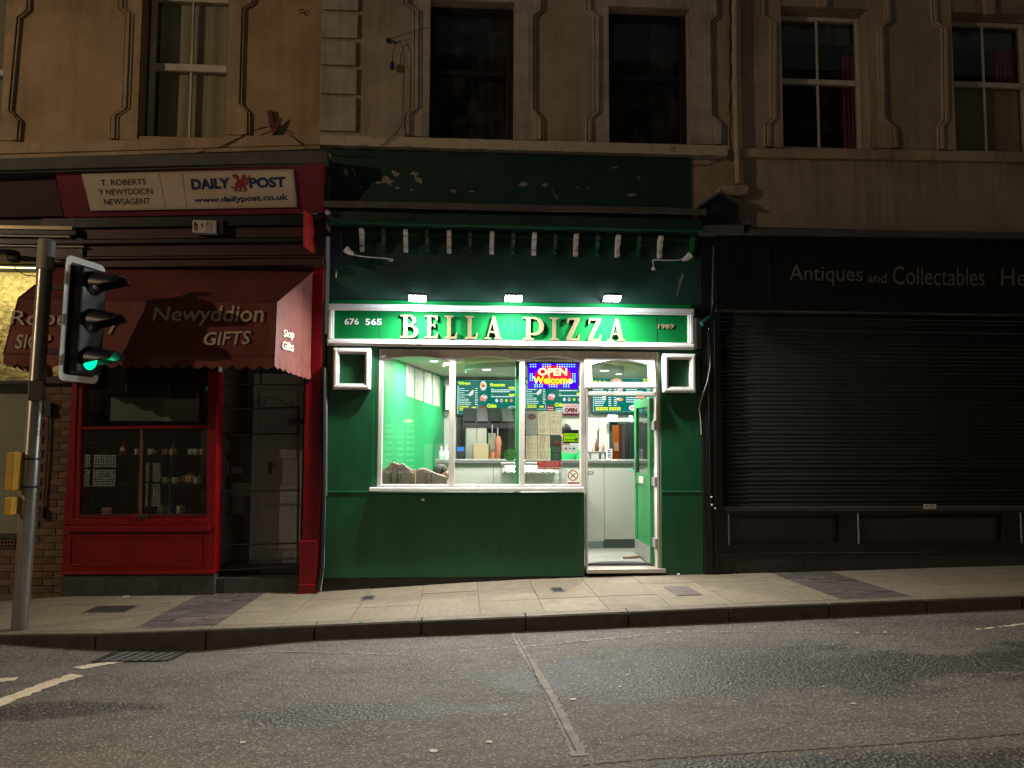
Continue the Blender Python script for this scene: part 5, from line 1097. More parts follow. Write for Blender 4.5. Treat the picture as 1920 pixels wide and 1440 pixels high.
        line(.06, .26, .86, .02, yel); line(.28, .47, .86, .02, yel); line(.06, .26, .91, .02, yel); line(.28, .47, .91, .02, yel); line(.84, .97, .06, .02, yel); line(.84, .97, .12, .02, yel)
        ellpx(plt, X(.46), Yv(.36), 5, 5, SY, .002); ellpx(pk, X(.47), Yv(.37), 2.6, 2.6, SY, .003); ellpx(org, X(.46), Yv(.62), 6, 3.2, SY, .002); ellpx(plt, X(.43), Yv(.60), 3, 2, SY, .003)
        ellpx(plt, X(.20), Yv(.57), 3.8, 4.2, SY, .002); ellpx(pk, X(.205), Yv(.58), 1.6, 2, SY, .003); ellpx(org, X(.80), Yv(.53), 8.5, 4.6, SY, .002, 20); ellpx(pk, X(.80), Yv(.53), 6.5, 3.2, SY, .003, 20)
        ellpx(plt, X(.68), Yv(.86), 8.5, 5.6, SY, .002, 20)
        for (u, v) in ((.65, .86), (.69, .84), (.71, .88)): ellpx(pk, X(u), Yv(v), 2.4, 1.3, SY, .003)
    for nm, mb, mt in (('white_graphics', wht, E_wh), ('yellow_graphics', yel, E_ye), ('title_outline', lim, E_lime), ('food_picture', plt, E_pl), ('food_picture', pk, E_pk), ('food_picture', org, E_or), ('food_picture', brn, E_br), ('logo_backing', grn, E_bg)):
        if mb.f: mb.build(nm, mt, t)
screen('teal menu screen with wraps, sauces and cake seen whole in the middle arched pane', 856, 712, 778, 'w')
screen('teal menu screen half hidden behind the lit OPEN sign and paper menus', 983, 710, 776, 'w')
screen('teal menu screen with kebabs and burgers seen through transom and doorway', 1110, 708, 774, 'k')
# ------------------------------------------------------------------ LED open sign and window stickers
LY = .07
LS = thing('led_open_sign', 'lit blue and red LED sign reading OPEN Welcome behind the right pane', 'sign', P(1037, 730, LY))
a, c = P(989, 679, LY), P(1085, 730, LY); MB().box(a.x, c.x, LY, LY+.035, c.z, a.z).build('casing', M_black_m, LS, bevel=.004)
b = MB(); rpx(b, 991, 681, 1083, 728.5, LY, .001); b.build('blue_panel', emat('led_blue', (.035, .0, .95), 2.6), LS)
b = MB(); ellpx(b, 1037, 704, 34, 19, LY, .003, 28); b.build('red_panel', emat('led_red', (1, .0, .03), 1.5), LS)
b = MB(); text_r(b, 'OPEN', 1009, 690, 1063, 704, LY, .006, bold=.03); b.build('open_letters', emat('led_cream', (1, .78, .35), 3.2), LS)
b = MB(); text_r(b, 'Welcome', 999, 706, 1073, 719.5, LY, .006, bold=.035); b.build('welcome_letters', emat('led_yellow', (1, .72, .02), 2.6), LS)
b = MB()
def dots(xs, ys):
    for x in xs:
        for y in ys: rpx(b, x-.9, y-.9, x+.9, y+.9, LY, .004)
dots([995, 1000, 1004], [683.5, 687.5]); dots([1018, 1022.5, 1027, 1031.5], [683.5, 687.5]); dots([1045, 1049.5, 1054, 1058.5, 1063, 1067.5, 1072, 1077], [683.5, 687.5])
dots([994.5, 998], [701, 705, 709, 713]); dots([1074, 1078], [701, 705, 709, 713, 716]); dots([1003, 1007.5, 1012, 1016.5], [721.5, 725]); dots([1030, 1034.5, 1039, 1043.5], [721.5, 725]); dots([1057, 1061.5, 1066], [721.5, 725])
b.build('border_dots', emat('led_cyan', (.25, .85, 1), 3), LS)
b = MB(); b.tube([P(1000, 679, LY+.02), P(1000, 668, LY+.02)], .003, 5); b.tube([P(1074, 679, LY+.02), P(1074, 668, LY+.02)], .003, 5); b.build('hanging_wire', M_cable, LS)
KY = .018
def card(nm, lb, cat, x0, y0, x1, y1, mt, group=None, Y=KY):
    a, c = P(x0, y0, Y), P(x1, y1, Y); o = MB().box(a.x, c.x, Y, Y+.0015, c.z, a.z).build(nm, mt); return tag(o, lb, cat, group)
M_menu = mat('cream_menu_print', (.72, .66, .54), .6, var=.25, vscale=40)
k = 0; LBS = ['grey faded paper menu with pizza picture, top left of the window grid', 'cream paper menu, top middle of the window grid', 'cream paper menu, top right of the window grid', 'cream paper menu, bottom left of the window grid', 'cream paper menu, bottom middle of the window grid']
rr = random.Random(4)
for (x0, x1, y0, y1) in ((986, 1007.5, 771, 815), (1008.5, 1031, 771, 815), (1032, 1053.5, 771, 815), (986, 1007.5, 816.5, 863), (1008.5, 1031, 816.5, 863)):
    o = card('paper_menu', LBS[k], 'menu', x0, y0, x1, y1, M_menu if k else mat('grey_menu', (.45, .45, .40), .6, var=.3, vscale=40), 'paper menus taped inside the right pane')
    b = MB(); n = 22
    for j in range(n):
        y = lerp(y0+2, y1-2, j/n)
        if rr.random() < .1: continue
        u = x0+2
        for w in (rr.uniform(4, 9), rr.uniform(3, 5)): rpx(b, u, y-.35, u+w, y+.35, KY, .0006); u += w+1.5
        rpx(b, x1-4, y-.35, x1-2, y+.35, KY, .0006)
    b.build('print', mat('menu_ink', (.25, .22, .18), .6), o)
    if k == 0: b = MB(); ellpx(b, 997, 781, 8, 6, KY, .0012); b.build('pizza_picture', mat('faded_pizza', (.30, .16, .13), .6), o)
    k += 1
o = card('flyer', 'dark green flyer with red pizza picture, bottom right of the menu grid', 'flyer', 1032, 817, 1053, 864, mat('flyer_green', (.06, .15, .10), .5))
b = MB(); ellpx(b, 1043, 830, 8.5, 6.5, KY, .0006, 20); b.build('pizza_picture', mat('pizza_red', (.42, .07, .04), .6), o)
b = MB()
for k in range(8): a = PI*k/8; c = P(1043, 830, KY); b.prism([c+Vector((math.cos(a)*.05, -.0012, math.sin(a)*.036)), c+Vector((math.cos(a+.12)*.05, -.0012, math.sin(a+.12)*.036)), c+Vector((-math.cos(a)*.05, -.0012, -math.sin(a)*.036))], (0, .0003, 0))
b.build('pizza_slices', mat('cheese', (.6, .4, .2), .6), o)
b = MB(); text_r(b, 'BELLA', 1036, 838, 1050, 842, KY, .001); text_r(b, 'PIZZA', 1036, 843.5, 1050, 847.5, KY, .001)
for y in (851, 854, 857): rpx(b, 1037, y-.4, 1049, y+.4, KY, .001)
b.build('print', mat('flyer_ink', (.5, .5, .42), .6), o)
o = card('delivery_sign', 'red sticker reading FOODHUB order online under the paper menus', 'sticker', 1007, 865, 1052, 875.5, M_redprint)
b = MB(); text_r(b, 'FOODHUB', 1011, 866.3, 1047, 874, KY, .001, bold=.05); b.build('lettering', mat('white_print', (.95, .9, .88), .5), o)
a, c = P(1007, 875.5, KY), P(1052, 881, KY); lb_ = MB().box(a.x, c.x, KY, KY+.001, c.z, a.z).build('white_strip', mat('pale_strip', (.55, .5, .46), .5), o)
b = MB(); text_r(b, 'ORDER ONLINE', 1010, 876.3, 1049, 880, KY, .001, bold=.03); b.build('strip_lettering', M_redprint, o)
o = tag(MB().box(0, .001, 0, .001, 0, .001).build('tmp', None), None); bpy.data.objects.remove(o)
b = MB(); n = 28; c = P(956.5, 853, KY); b.prism([c+Vector((.070*math.cos(2*PI*i/n), 0, .068*math.sin(2*PI*i/n))) for i in range(n)], (0, .0015, 0)); o = tag(b.build('round_sticker', mat('sticker_green', (.08, .30, .07), .5)), 'round green sticker low in the middle arched pane', 'sticker')
b = MB(); rpx(b, 953, 846, 960, 853, KY, .0008); b.build('pale_square', mat('sticker_pale', (.4, .42, .3), .6), o); b = MB(); rpx(b, 946, 856, 967, 859, KY, .0008); b.build('pale_band', mat('sticker_band', (.35, .5, .33), .6), o)
o = card('open_plate', 'pale plastic plate with dark red word OPEN beside the doorway', 'sign', 1055.5, 757, 1085, 780, mat('plate_pink', (.80, .62, .66), .5))
b = MB(); text_r(b, 'OPEN', 1058.5, 765, 1082, 773.5, KY, .0008, bold=.06); rpx(b, 1056, 775, 1084.5, 779.6, KY, .0007); text_r(b, "YES WE'RE", 1060, 760.5, 1080, 763, KY, .0008); b.build('lettering', mat('maroon_print', (.13, .01, .025), .5), o)
o = card('hygiene_sticker', 'black and lime green hygiene rating sticker beside the doorway', 'sticker', 1056, 806, 1085, 831, mat('lime_print', (.42, .62, .03), .5))
b = MB(); rpx(b, 1056, 806, 1085, 812.5, KY, .0007); rpx(b, 1056, 828, 1085, 831, KY, .0007); rpx(b, 1056, 812.5, 1057.3, 828, KY, .0007); rpx(b, 1083.7, 812.5, 1085, 828, KY, .0007); b.build('black_border', mat('black_print', (.015, .015, .015), .5), o)
b = MB(); text_r(b, 'FOOD HYGIENE RATING', 1059, 815.5, 1080, 818.5, KY, .0012, bold=.02)
for i in range(5): ellpx(b, 1060.5+i*3.8, 824.5, 1.3, 1.3, KY, .0012)
ellpx(b, 1080, 824, 2.6, 3, KY, .0012); b.build('print', mat('dark_green_print', (.05, .09, .01), .5), o)
o = card('payment_sticker', 'grey card payment sticker with small red and blue spots', 'sticker', 1056, 834, 1083, 850, mat('sticker_grey', (.65, .65, .62), .5))
b = MB(); ellpx(b, 1061, 841, 2.2, 2.2, KY, .0007); b.build('print', M_redprint, o); b = MB(); ellpx(b, 1076, 841, 2.4, 2, KY, .0007); rpx(b, 1067, 840, 1071, 842, KY, .0007); b.build('print', mat('blue_print', (.1, .15, .5)), o)
o = card('no_smoking_sticker', 'white no smoking sticker with red ring in the lower corner of the pane', 'sticker', 1063.5, 880, 1087, 912, mat('sticker_white', (.9, .88, .84), .5))
c = P(1074.3, 891.5, KY); n = 28; b = MB()
for i in range(n):
    a0, a1 = 2*PI*i/n, 2*PI*(i+1)/n; r0, r1 = .049, .060; b.quad(c+Vector((r0*math.cos(a0), -.0007, r0*math.sin(a0))), c+Vector((r1*math.cos(a0), -.0007, r1*math.sin(a0))), c+Vector((r1*math.cos(a1), -.0007, r1*math.sin(a1))), c+Vector((r0*math.cos(a1), -.0007, r0*math.sin(a1))))
b.quad(*[c+Vector((x, -.0011, z)) for x, z in ((-.040, .032), (-.032, .040), (.040, -.032), (.032, -.040))]); rpx(b, 1064.5, 904, 1086, 911, KY, .0007); b.build('red_ring', M_redprint, o)
b = MB(); b.quad(*[c+Vector((x, -.0014, z)) for x, z in ((-.030, -.024), (-.024, -.031), (.030, .022), (.025, .029))]); b.build('cigarette', M_black_m, o)
b = MB(); text_r(b, 'NO SMOKING', 1066, 905, 1084, 907.3, KY, .0012); rpx(b, 1067, 908.6, 1083, 909.3, KY, .0012); b.build('lettering', M_paper_w, o)
for nm in ('cream_menu_print', 'grey_menu', 'menu_ink', 'faded_pizza', 'flyer_green', 'pizza_red', 'cheese', 'flyer_ink', 'red_print', 'white_print', 'pale_strip', 'sticker_green', 'sticker_pale', 'sticker_band', 'plate_pink', 'maroon_print', 'lime_print', 'dark_green_print', 'sticker_grey', 'blue_print', 'sticker_white'):
    translucent(MATS[nm], .72)
# ================================================================== BLACK CORNER PILASTER AND PIPES
CP = thing('corner_pilaster', 'black moulded pilaster with small gabled cap between pizza shop and antiques shop', 'pilaster', (X_(1330, 1000), 0, gz(2.8, 0)))
pa, pb = sr+.002, X_(1345, 900, -.08); zcap = Z_(1350, 437, -.12)
MB().box(pa, pb, -.08, .1, gz(2.8, 0)-.02, zcap).build('shaft', M_black, CP, bevel=.004)
MB().box(pa+.04, pa+.06, -.095, -.08, gz(2.8, 0), Z_(1330, 615, -.09)).build('raised_bead', M_black, CP, bevel=.004)
b = MB(); slab(b, [(1318, 437), (1318, 384), (1352, 366), (1384, 382), (1384, 437)], -.14, .14); b.build('gabled_cap', mat('navy_black_paint', (.010, .013, .035), .5), CP, bevel=.004)
b = MB(); slab(b, [(1311, 389), (1352, 362), (1391, 383), (1391, 378), (1352, 357), (1311, 384)], -.20, .19); b.build('cap_roof', M_lead, CP)
b = MB(); slab(b, [(1315, 438), (1315, 422), (1408, 420), (1408, 412), (1396, 412), (1396, 438)], -.22, .22); b.build('ledge', M_grey_b, CP, bevel=.006)
t = thing('small_downpipe', 'thin black downpipe with bent foot at the right edge of the green front', 'drainpipe', P(1325, 605, -.14))
MB().tube([P(1339, 462, -.17), P(1337, 570, -.17), P(1336, 588, -.17), P(1330, 597, -.19), P(1316, 606, -.22)], .022, 12).build('pipe', M_black, t, smooth=True)
MB().tube([P(1331, 596, -.19), P(1315, 607, -.22)], .028, 12).build('foot', mat('dark_teal_paint', (.01, .06, .06), .4), t, smooth=True)
for y in (480, 565): MB().tube([P(1338.5, y, -.17), P(1338.4, y+5, -.17)], .028, 12).build('collar', M_black, t, smooth=True)
t = thing('loose_cable', 'pale cable curving down the black pilaster beside the right square frame', 'cable', P(1325, 760, -.1))
MB().tube([P(1329, 615, -.10), P(1331, 650, -.11), P(1331, 690, -.12), P(1326, 715, -.13), P(1313, 755, -.10), P(1311, 765, -.09), P(1314, 790, -.08), P(1315, 815, -.08)], .0055, 6).build('cable', M_cable_w, t, smooth=True)
t = thing('conduit', 'tall thin black conduit with clips down the black pilaster', 'pipe', P(1341, 1075, -.11))
MB().tube([P(1328, 618, -.11), P(1333, 1072, -.11)], .012, 8).build('pipe', M_black, t, smooth=True); MB().tube([P(1340, 600, -.11), P(1343, 1070, -.11)], .009, 8).build('pipe', M_black, t, smooth=True)
for x, y in ((1334, 932), (1335, 947), (1341, 953)): MB().ell(P(x, y, -.125), (.012, .01, .012), 8, 6).build('clip_screw', M_upvc, t)
# ================================================================== ANTIQUES SHOP FRONT
AQ = thing('antiques_shopfront', 'black antiques shop front with closed roller shutter and hand lettered fascia', 'shopfront', (5.5, 0, .2))
fa0 = pb+.002; fz1, fz0 = Z_(1650, 431, -.12), Z_(1650, 587, -.12)
MB().box(fa0, 12, -.12, .1, fz0+.01, fz1).build('fascia_board', M_black, AQ, bevel=.003)
b = MB(); slab(b, [(1396, 427), (2300, 441), (2300, 452), (1396, 438)], -.20, .2); b.build('fascia_capping', M_grey_b, AQ, bevel=.005)
MB().box(fa0+.001, 12, -.15, .08, fz0-.012, fz0+.008).build('fascia_ledge', mat('highlight_edge_paint', (.12, .12, .11), .5, var=.8, vscale=5, stretch=(1, 1, 1)), AQ, bevel=.003)  # paler mottled colour paints in the highlight along the ledge
for px in (1385, 1440): MB().box(X_(px, 500, -.12), X_(px, 500, -.12)+.03, -.13, -.12, fz0+.1, fz1-.1).build('fascia_upright', M_black, AQ, bevel=.003)
M_let = mat('faded_grey_lettering', (.14, .13, .118), .7)
YL_ = -.122
for s_, q in (('Antiques', ((1480, 496), (1617, 500), (1617, 536), (1480, 535))), ('and', ((1627, 511), (1662, 512), (1662, 531), (1627, 530.5))), ('Collectables', ((1674, 499), (1846, 502), (1846, 537), (1674, 533))), ('He', ((1877, 504), (1924, 505), (1924, 536), (1877, 536)))):
    b = MB(); text_on(b, s_, *q, YL_, .002, res=4); b.build('fascia_lettering', M_let, AQ)
b = MB(); q = [P(1862, 513, YL_), P(1866, 523, YL_), P(1862, 533, YL_), P(1858, 523, YL_)]; c = sum(q, Vector())/4
for i in range(4): b.quad(q[i], q[(i+1) % 4], lerp(q[(i+1) % 4], c, .25), lerp(q[i], c, .25))
b.v = [(x, y-.002, z) for x, y, z in b.v]; b.build('diamond_motif', mat('dim_lettering', (.07, .065, .06), .7), AQ)
# roller shutter: every lath its own curved slat
SHT = thing('roller_shutter', None, None); SHT.parent = AQ
sz1, sz0 = fz0-.012, Z_(1630, 949, -.03); ns = 46; ph_ = (sz1-sz0)/ns; sx0, sx1 = pb+.07, 10.5
lm = MB(); prof = [(0, 0), (-.010, ph_*.10), (-.017, ph_*.32), (-.018, ph_*.55), (-.012, ph_*.8), (-.002, ph_*.93), (0, ph_*.985)]
nx_ = 1; vs = [(x, y, z) for x in (sx0, sx1) for y, z in prof]; k = len(prof)
lm.add(vs, [(i, i+1, i+1+k, i+k) for i in range(k-1)]+[(k-1, 0, k, 2*k-1), tuple(range(k-1, -1, -1)), tuple(range(k, 2*k))])
lmesh = lm.mesh('slat', M_shut)
for p in lmesh.polygons: p.use_smooth = True
for i in range(ns):
    o = bpy.data.objects.new('slat', lmesh); COL.objects.link(o); o.parent = SHT; o.location = Vector((0, -.02+rnd.uniform(-.0015, .0015), sz0+.04*0+i*ph_))-AQ.location
    o.rotation_euler = (rnd.uniform(-.09, .09), 0, rnd.uniform(-.0004, .0004))
MB().box(sx0, sx1, -.055, -.01, sz0-.055, sz0-.002).build('bottom_rail', mat('shutter_rail', (.04, .04, .036), .4), SHT, bevel=.006)
MB().box(sx0-.07, sx0-.004, -.075, .02, sz0-.06, sz1).build('guide_rail', M_black, SHT, bevel=.004)
b = MB(); b.box(X_(1732, 949, -.057), X_(1755, 949, -.057), -.058, -.056, Z_(1743, 954, -.057), Z_(1743, 945.5, -.057)); o = b.build('maker_label', mat('silver_label', (.5, .47, .42), .5), SHT)
b = MB(); ellpx(b, 1737, 949.7, 2, 2, -.058, .002); rpx(b, 1741, 947.5, 1752, 948.6, -.058, .002); rpx(b, 1741, 950.5, 1752, 951.6, -.058, .002); b.build('label_print', M_ink, SHT)
# stall riser with recessed panels
rzb, rzt = Z_(1630, 1035, -.05), sz0-.057
panels = [(1365, 1577), (1608, 1882), (1913, 2160), (2190, 2430)]; hz_ = (Z_(1630, 1020, -.05), Z_(1630, 962, -.05))
b = wall_holes(MB(), pb+.002, 10.5, gz(3, 0)-.1, rzt, [(X_(a, 990, -.05), X_(c_, 990, -.05), hz_[0], hz_[1]) for a, c_ in panels], -.05, .02); b.build('stall_riser', M_black, AQ)
for a, c_ in panels:
    xa, xb = X_(a, 990, -.05), X_(c_, 990, -.05); MB().box(xa-.01, xb+.01, .021, .03, hz_[0]-.01, hz_[1]+.01).build('riser_panel', mat('dull_black', (.016, .016, .016), .6), AQ)
    e = MB(); e.box(xa, xa+.016, -.056, .02, hz_[0], hz_[1]); e.build('panel_edge', mat('pale_panel_edge', (.30, .29, .26), .5, var=.6, vscale=20), AQ)  # left edge of each panel is paler than its other edges
    e = MB(); e.box(xa+.016, xb, -.054, .02, hz_[0], hz_[0]+.016); e.box(xb-.016, xb, -.054, .02, hz_[0]+.016, hz_[1]); e.box(xa+.016, xb-.016, -.054, .02, hz_[1]-.016, hz_[1]); e.build('panel_moulding', M_black, AQ)
MB().box(pb+.003, 10.5, -.075, -.049, rzb-.03, rzb).build('base_moulding', M_black, AQ, bevel=.004)
b = MB(); n = 14
for i in range(n):
    x0, x1 = lerp(pb+.003, 10.5, i/n), lerp(pb+.003, 10.5, (i+1)/n); b.prism([(x0, -.07, gz(x0, 0)-.05), (x1, -.07, gz(x1, 0)-.05), (x1, -.07, rzb-.03), (x0, -.07, rzb-.03)], (0, .1, 0))
b.build('plinth', M_base, AQ)
# ================================================================== NEWSAGENT
NW = thing('newsagent_shopfront', 'dark red and crimson newsagent front with bay window and recessed gated door', 'shopfront', (-3.2, 0, .05))
xn0, xn1 = X_(118, 900, -.03), X_(604, 600, -.03)
# capping board and canted fascia (top leans outwards)
b = MB(); slab(b, [(-260, 304), (612, 281), (612, 303), (-260, 326)], -.40, .40); b.build('capping_board', M_grey_b, NW, bevel=.008)
b = MB(); slab(b, [(-260, 326), (612, 303), (611, 309), (-260, 331)], -.36, .34); b.build('capping_moulding', M_grey_b, NW)
pz_t, pz_b = P(400, 318, -.33), P(400, 402, -.14); e1 = Vector((1, 0, 0)); cn = e1.cross((pz_t-pz_b).normalized()); cn = cn if cn.y > 0 else -cn
CPL = (pz_b, cn)
b = MB(); slab(b, [(102, 319), (608, 304), (607, 400), (121, 408)], CPL, .05); b.build('fascia_panel', M_pink, NW, bevel=.006)
b = MB(); pz2 = (pz_b+Vector((0, .06, 0)), cn); slab(b, [(-260, 328), (101, 320), (119, 405), (-260, 412)], pz2, .04); b.build('side_fascia_panel', mat('maroon_board', (.045, .008, .014), .6, var=.3, vscale=3), NW)
b = MB(); b.prism([P(608, 304, -.33), P(611, 304, -.02), P(611, 404, -.02), P(607, 402, -.13)], (.02, 0, 0)); b.build('fascia_end', M_pink, NW)
SB = thing('newspaper_sign', 'cream panel sign with newsagent name and blue newspaper title with red dragon', 'sign', PP(360, 392, CPL))
pls = (pz_b-cn*.03, cn)
b = MB(); slab(b, [(152, 326), (549, 317.5), (557, 388.5), (169.5, 395.6)], pls, .03); b.build('frame', mat('aged_cream_frame', (.42, .37, .28), .5), SB, bevel=.003)
for px0, px1, y0, y1, y2, y3, dx in ((157, 298, 329.5, 326.5, 389.8, 393, 14), (299.5, 341, 326.5, 325.8, 388.9, 389.8, 10.5), (342.5, 546, 325.6, 321.5, 384.8, 388.8, 8)):
    b = MB(); slab(b, [(px0, y0), (px1, y1), (px1+dx*.85, y2), (px0+dx+1, y3)], (pls[0]-cn*.004, cn), .004); b.build('panel', M_signface, SB)
tp = (pls[0]-cn*.0045, cn)
for s_, q in (('T. ROBERTS', ((188, 337), (273, 334.8), (274, 346), (190, 348.5))), ('Y NEWYDDION', ((184, 355), (285, 352.2), (287, 363.8), (186, 366.3))), ('NEWSAGENT', ((194, 373), (281, 371), (282.5, 382.3), (196, 384.3)))):
    b = MB(); text_on(b, s_, *q, tp, .002, bold=.012); b.build('lettering_line', mat('black_print', (.015, .015, .015)), SB)
for s_, q, bo in (('DAILY', ((357, 335.5), (431, 333), (432, 353.5), (360, 356)), .05), ('POST', ((466, 333), (535, 331), (536.5, 351), (468, 353.2)), .05), ('www.dailypost.co.uk', ((363, 370.5), (540, 363), (541, 378.5), (364, 382.5)), .03)):
    b = MB(); text_on(b, s_, *q, tp, .002, bold=bo); b.build('newspaper_lettering', mat('navy_ink', (.01, .02, .09)), SB)
# heraldic dragon as small red shapes
dr = MB(); pd = (tp[0]-cn*.002, cn)
DRG = [[(440, 345), (446, 338), (452, 336), (458, 340), (460, 346), (456, 350), (448, 351), (442, 350)], [(450, 338), (447, 330), (442, 326), (437, 327), (434, 330), (438, 331), (436, 334), (441, 334), (444, 340)], [(452, 338), (454, 328), (459, 325), (457, 331), (463, 328), (460, 334), (465, 335), (459, 340)],
       [(456, 344), (462, 340), (464, 333), (467, 327), (469, 331), (467, 341), (461, 348)], [(443, 348), (437, 351), (432, 348), (433, 352), (438, 354), (445, 351)], [(444, 349), (440, 356), (436, 358), (443, 359), (447, 352)], [(454, 349), (459, 355), (455, 359), (461, 359), (463, 354), (458, 347)], [(449, 350), (449, 356), (446, 360), (452, 359), (453, 350)]]
for i, g in enumerate(DRG): dr.prism([PP(x, y, pd)-cn*.0004*i for x, y in g], cn*.0003)
dr.build('red_dragon', mat('dragon_red', (.25, .022, .018), .6), SB)
# cornice mouldings under the fascia
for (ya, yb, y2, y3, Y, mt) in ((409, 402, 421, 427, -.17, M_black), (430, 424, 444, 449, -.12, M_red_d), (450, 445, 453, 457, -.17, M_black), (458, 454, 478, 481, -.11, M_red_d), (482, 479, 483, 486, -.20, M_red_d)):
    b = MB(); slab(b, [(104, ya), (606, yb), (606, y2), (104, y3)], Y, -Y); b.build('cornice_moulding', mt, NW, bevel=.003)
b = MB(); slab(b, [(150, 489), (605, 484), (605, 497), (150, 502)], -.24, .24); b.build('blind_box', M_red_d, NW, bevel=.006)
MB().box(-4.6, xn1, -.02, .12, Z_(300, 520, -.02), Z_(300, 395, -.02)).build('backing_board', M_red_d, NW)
# neighbour shop at far left
NB = thing('neighbour_shopfront', 'dim shop front at the far left with gold lit upper glass and grey window', 'shopfront', (-5.4, 0, 0))
for (x1_, ya, yb, Y, mt) in ((135, 424, 431, -.22, mat('tarnished_brass', (.42, .36, .22), .3, metal=.7)), (142, 432, 441, -.20, M_black), (130, 442, 445, -.21, mat('pale_edge', (.4, .37, .3), .4)), (155, 446, 459, -.16, M_black), (157, 461, 464, -.17, mat('pale_edge', (.4, .37, .3))), (155, 465, 492, -.14, mat('grey_board', (.16, .14, .12), .6, var=.4, vscale=5))):
    b = MB(); slab(b, [(-260, ya-6), (x1_, ya), (x1_, yb), (-260, yb-6)], Y, -Y); b.build('fascia_moulding', mt, NB, bevel=.003)
gx0, gx1 = X_(-200, 600), X_(74, 560); gz1, gz0 = Z_(30, 497), Z_(30, 716); gwz0 = Z_(30, 1002)
MB().box(-11, gx1+.35, 0, .1, gz1, Z_(30, 400)).build('head_wall', M_black_m, NB)
wal = wall_holes(MB(), -11, X_(58, 860), -.4, gz0-.0, [(X_(-260, 860), X_(50, 860), gwz0, gz0-.08)], .0, .2)
b = MB(); slab(b, [(-260, 716), (150, 712), (150, 718), (-260, 723)], -.06, .1); b.build('transom', M_black_m, NB)
for (z0, z1, mt, nm) in ((gz0, gz1, M_glass, 'upper_glass'), (gwz0, gz0-.02, M_glass_d, 'lower_glass')):
    MB().box(gx0, gx1 if nm == 'upper_glass' else X_(52, 860), .03, .036, z0, z1).build(nm, mt, NB)
M_goldf = mat('crumpled_gold_paper', (.50, .40, .17), .5, metal=.15, bump=.05, bscale=11, detail=9, var=.6, vscale=14)
MB().box(gx0-.5, gx1+.9, .50, .52, gz0-.1, gz1+.1).build('gold_lining', M_goldf, NB)
MB().box(gx0-.5, gx1+.9, .04, .52, gz1+.02, gz1+.05).build('window_ceiling', M_room, NB); MB().box(gx1+.88, gx1+.92, .04, .52, gz0-.1, gz1+.05).build('window_side', M_room, NB); MB().box(gx0-.5, gx1+.9, .04, .52, gz0-.1, gz0-.07).build('window_shelf', M_room, NB)
MB().box(gx0-.5, X_(52, 860)+.3, .10, .12, gwz0-.1, gz0).build('grey_blind', mat('grey_blind', (.45, .44, .36), .8), NB)
MB().box(X_(50, 860), X_(57, 860), -.01, .08, gwz0-.02, gz0).build('window_frame', M_grey_b, NB); MB().box(gx0, X_(50, 860), -.02, .08, gwz0-.04, gwz0).build('window_sill', M_plinth, NB)
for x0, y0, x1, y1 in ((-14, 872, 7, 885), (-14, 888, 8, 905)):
    b = MB(); rpx(b, x0, y0, x1, y1, .5, .0); b.build('glowing_notice', emat('glowing_paper', (.8, .75, .5), .45), NB)  # paper emits by itself, the light on it is put into the material
b = MB(); b.ell(P(12, 474, -.28), (.14, .10, .035), 14, 8); b.ell(P(28, 485, -.26), (.08, .06, .05), 12, 8); b.build('dead_lamp', M_black_m, NB, smooth=True)
MB().tube([P(26, 498, -.2), P(32, 508, -.15), P(48, 516, -.1), P(68, 518, -.05)], .005, 6).build('drooping_wire', M_cable, NB)
l = bpy.data.lights.new('window_lamp', 'AREA'); l.shape = 'RECTANGLE'; l.size = 1.6; l.size_y = .1; l.energy = 16; l.color = (1, .84, .45); lo = bpy.data.objects.new('window_lamp', l); COL.objects.link(lo); lo.parent = NB; lo.location = Vector((gx1-.5, .14, gz1-.03))-NB.location; lo.rotation_euler = (math.radians(35), 0, 0)
t = MB().box(gx1-1.3, gx1+.3, .11, .17, gz1+.0, gz1+.018).build('lamp_tube', emat('warm_tube', (1, .84, .45), 4), NB)
# brick wall, brick by brick
BW = thing('brick_wall', 'buff brown brick wall strip between the far left window and the red bay', 'wall', (-4.5, 0, -.1))
bx0, bx1 = X_(57, 900), X_(128, 900); bzt = Z_(100, 722)
MB().box(-11, bx1+.05, .012, .2, -.5, gwz0-.04).build('mortar_backing', M_mort, BW); MB().box(bx0+.001, bx1+.05, .012, .2, gwz0-.04, bzt+.1).build('mortar_backing', M_mort, BW)
bm0 = MB().box(0, .215, -.0, .05, 0, .065).mesh('brick', M_brick); bm1 = MB().box(0, .215, -.0, .05, 0, .065).mesh('brick', M_brick2); hb0 = MB().box(0, .1025, -.0, .05, 0, .065).mesh('brick', M_brick); r = 0; z = -.17
vent = (X_(0, 1015), X_(28, 1015), Z_(15, 1028), Z_(15, 1008))
while z < bzt-.02:
    if z+.065 < gwz0-.045: xs0 = -5.9
    else: xs0 = bx0
    x = bx1-.0; first = True
    while x > xs0+.03:
        w = .1025 if (first and r % 2) else .215; first = False; x -= w
        if x < xs0:
            if x+w-xs0 < .06: break
        if z+.065 > gz(x, 0)-.02 and not (x < vent[1] and x+w > vent[0]-.3 and z < vent[3] and z+.065 > vent[2]):
            me = hb0 if w < .2 else (bm0 if rnd.random() < .6 else bm1)
            if x < xs0 and w > .2: me = hb0; xx = xs0 if x+w-xs0 > .1 else xs0-.04
            else: xx = x
            o = bpy.data.objects.new('brick', me); COL.objects.link(o); o.parent = BW; o.location = Vector((xx, rnd.uniform(-.002, .002), z))-BW.location
        x -= .0105
    z += .0755; r += 1
t = thing('air_vent', 'square hole air vent low in the brick wall at the photo edge', 'vent', (vent[0], 0, vent[2]))
b = MB(); nx, nz = 6, 3; hs = []
vx0 = vent[1]-.215
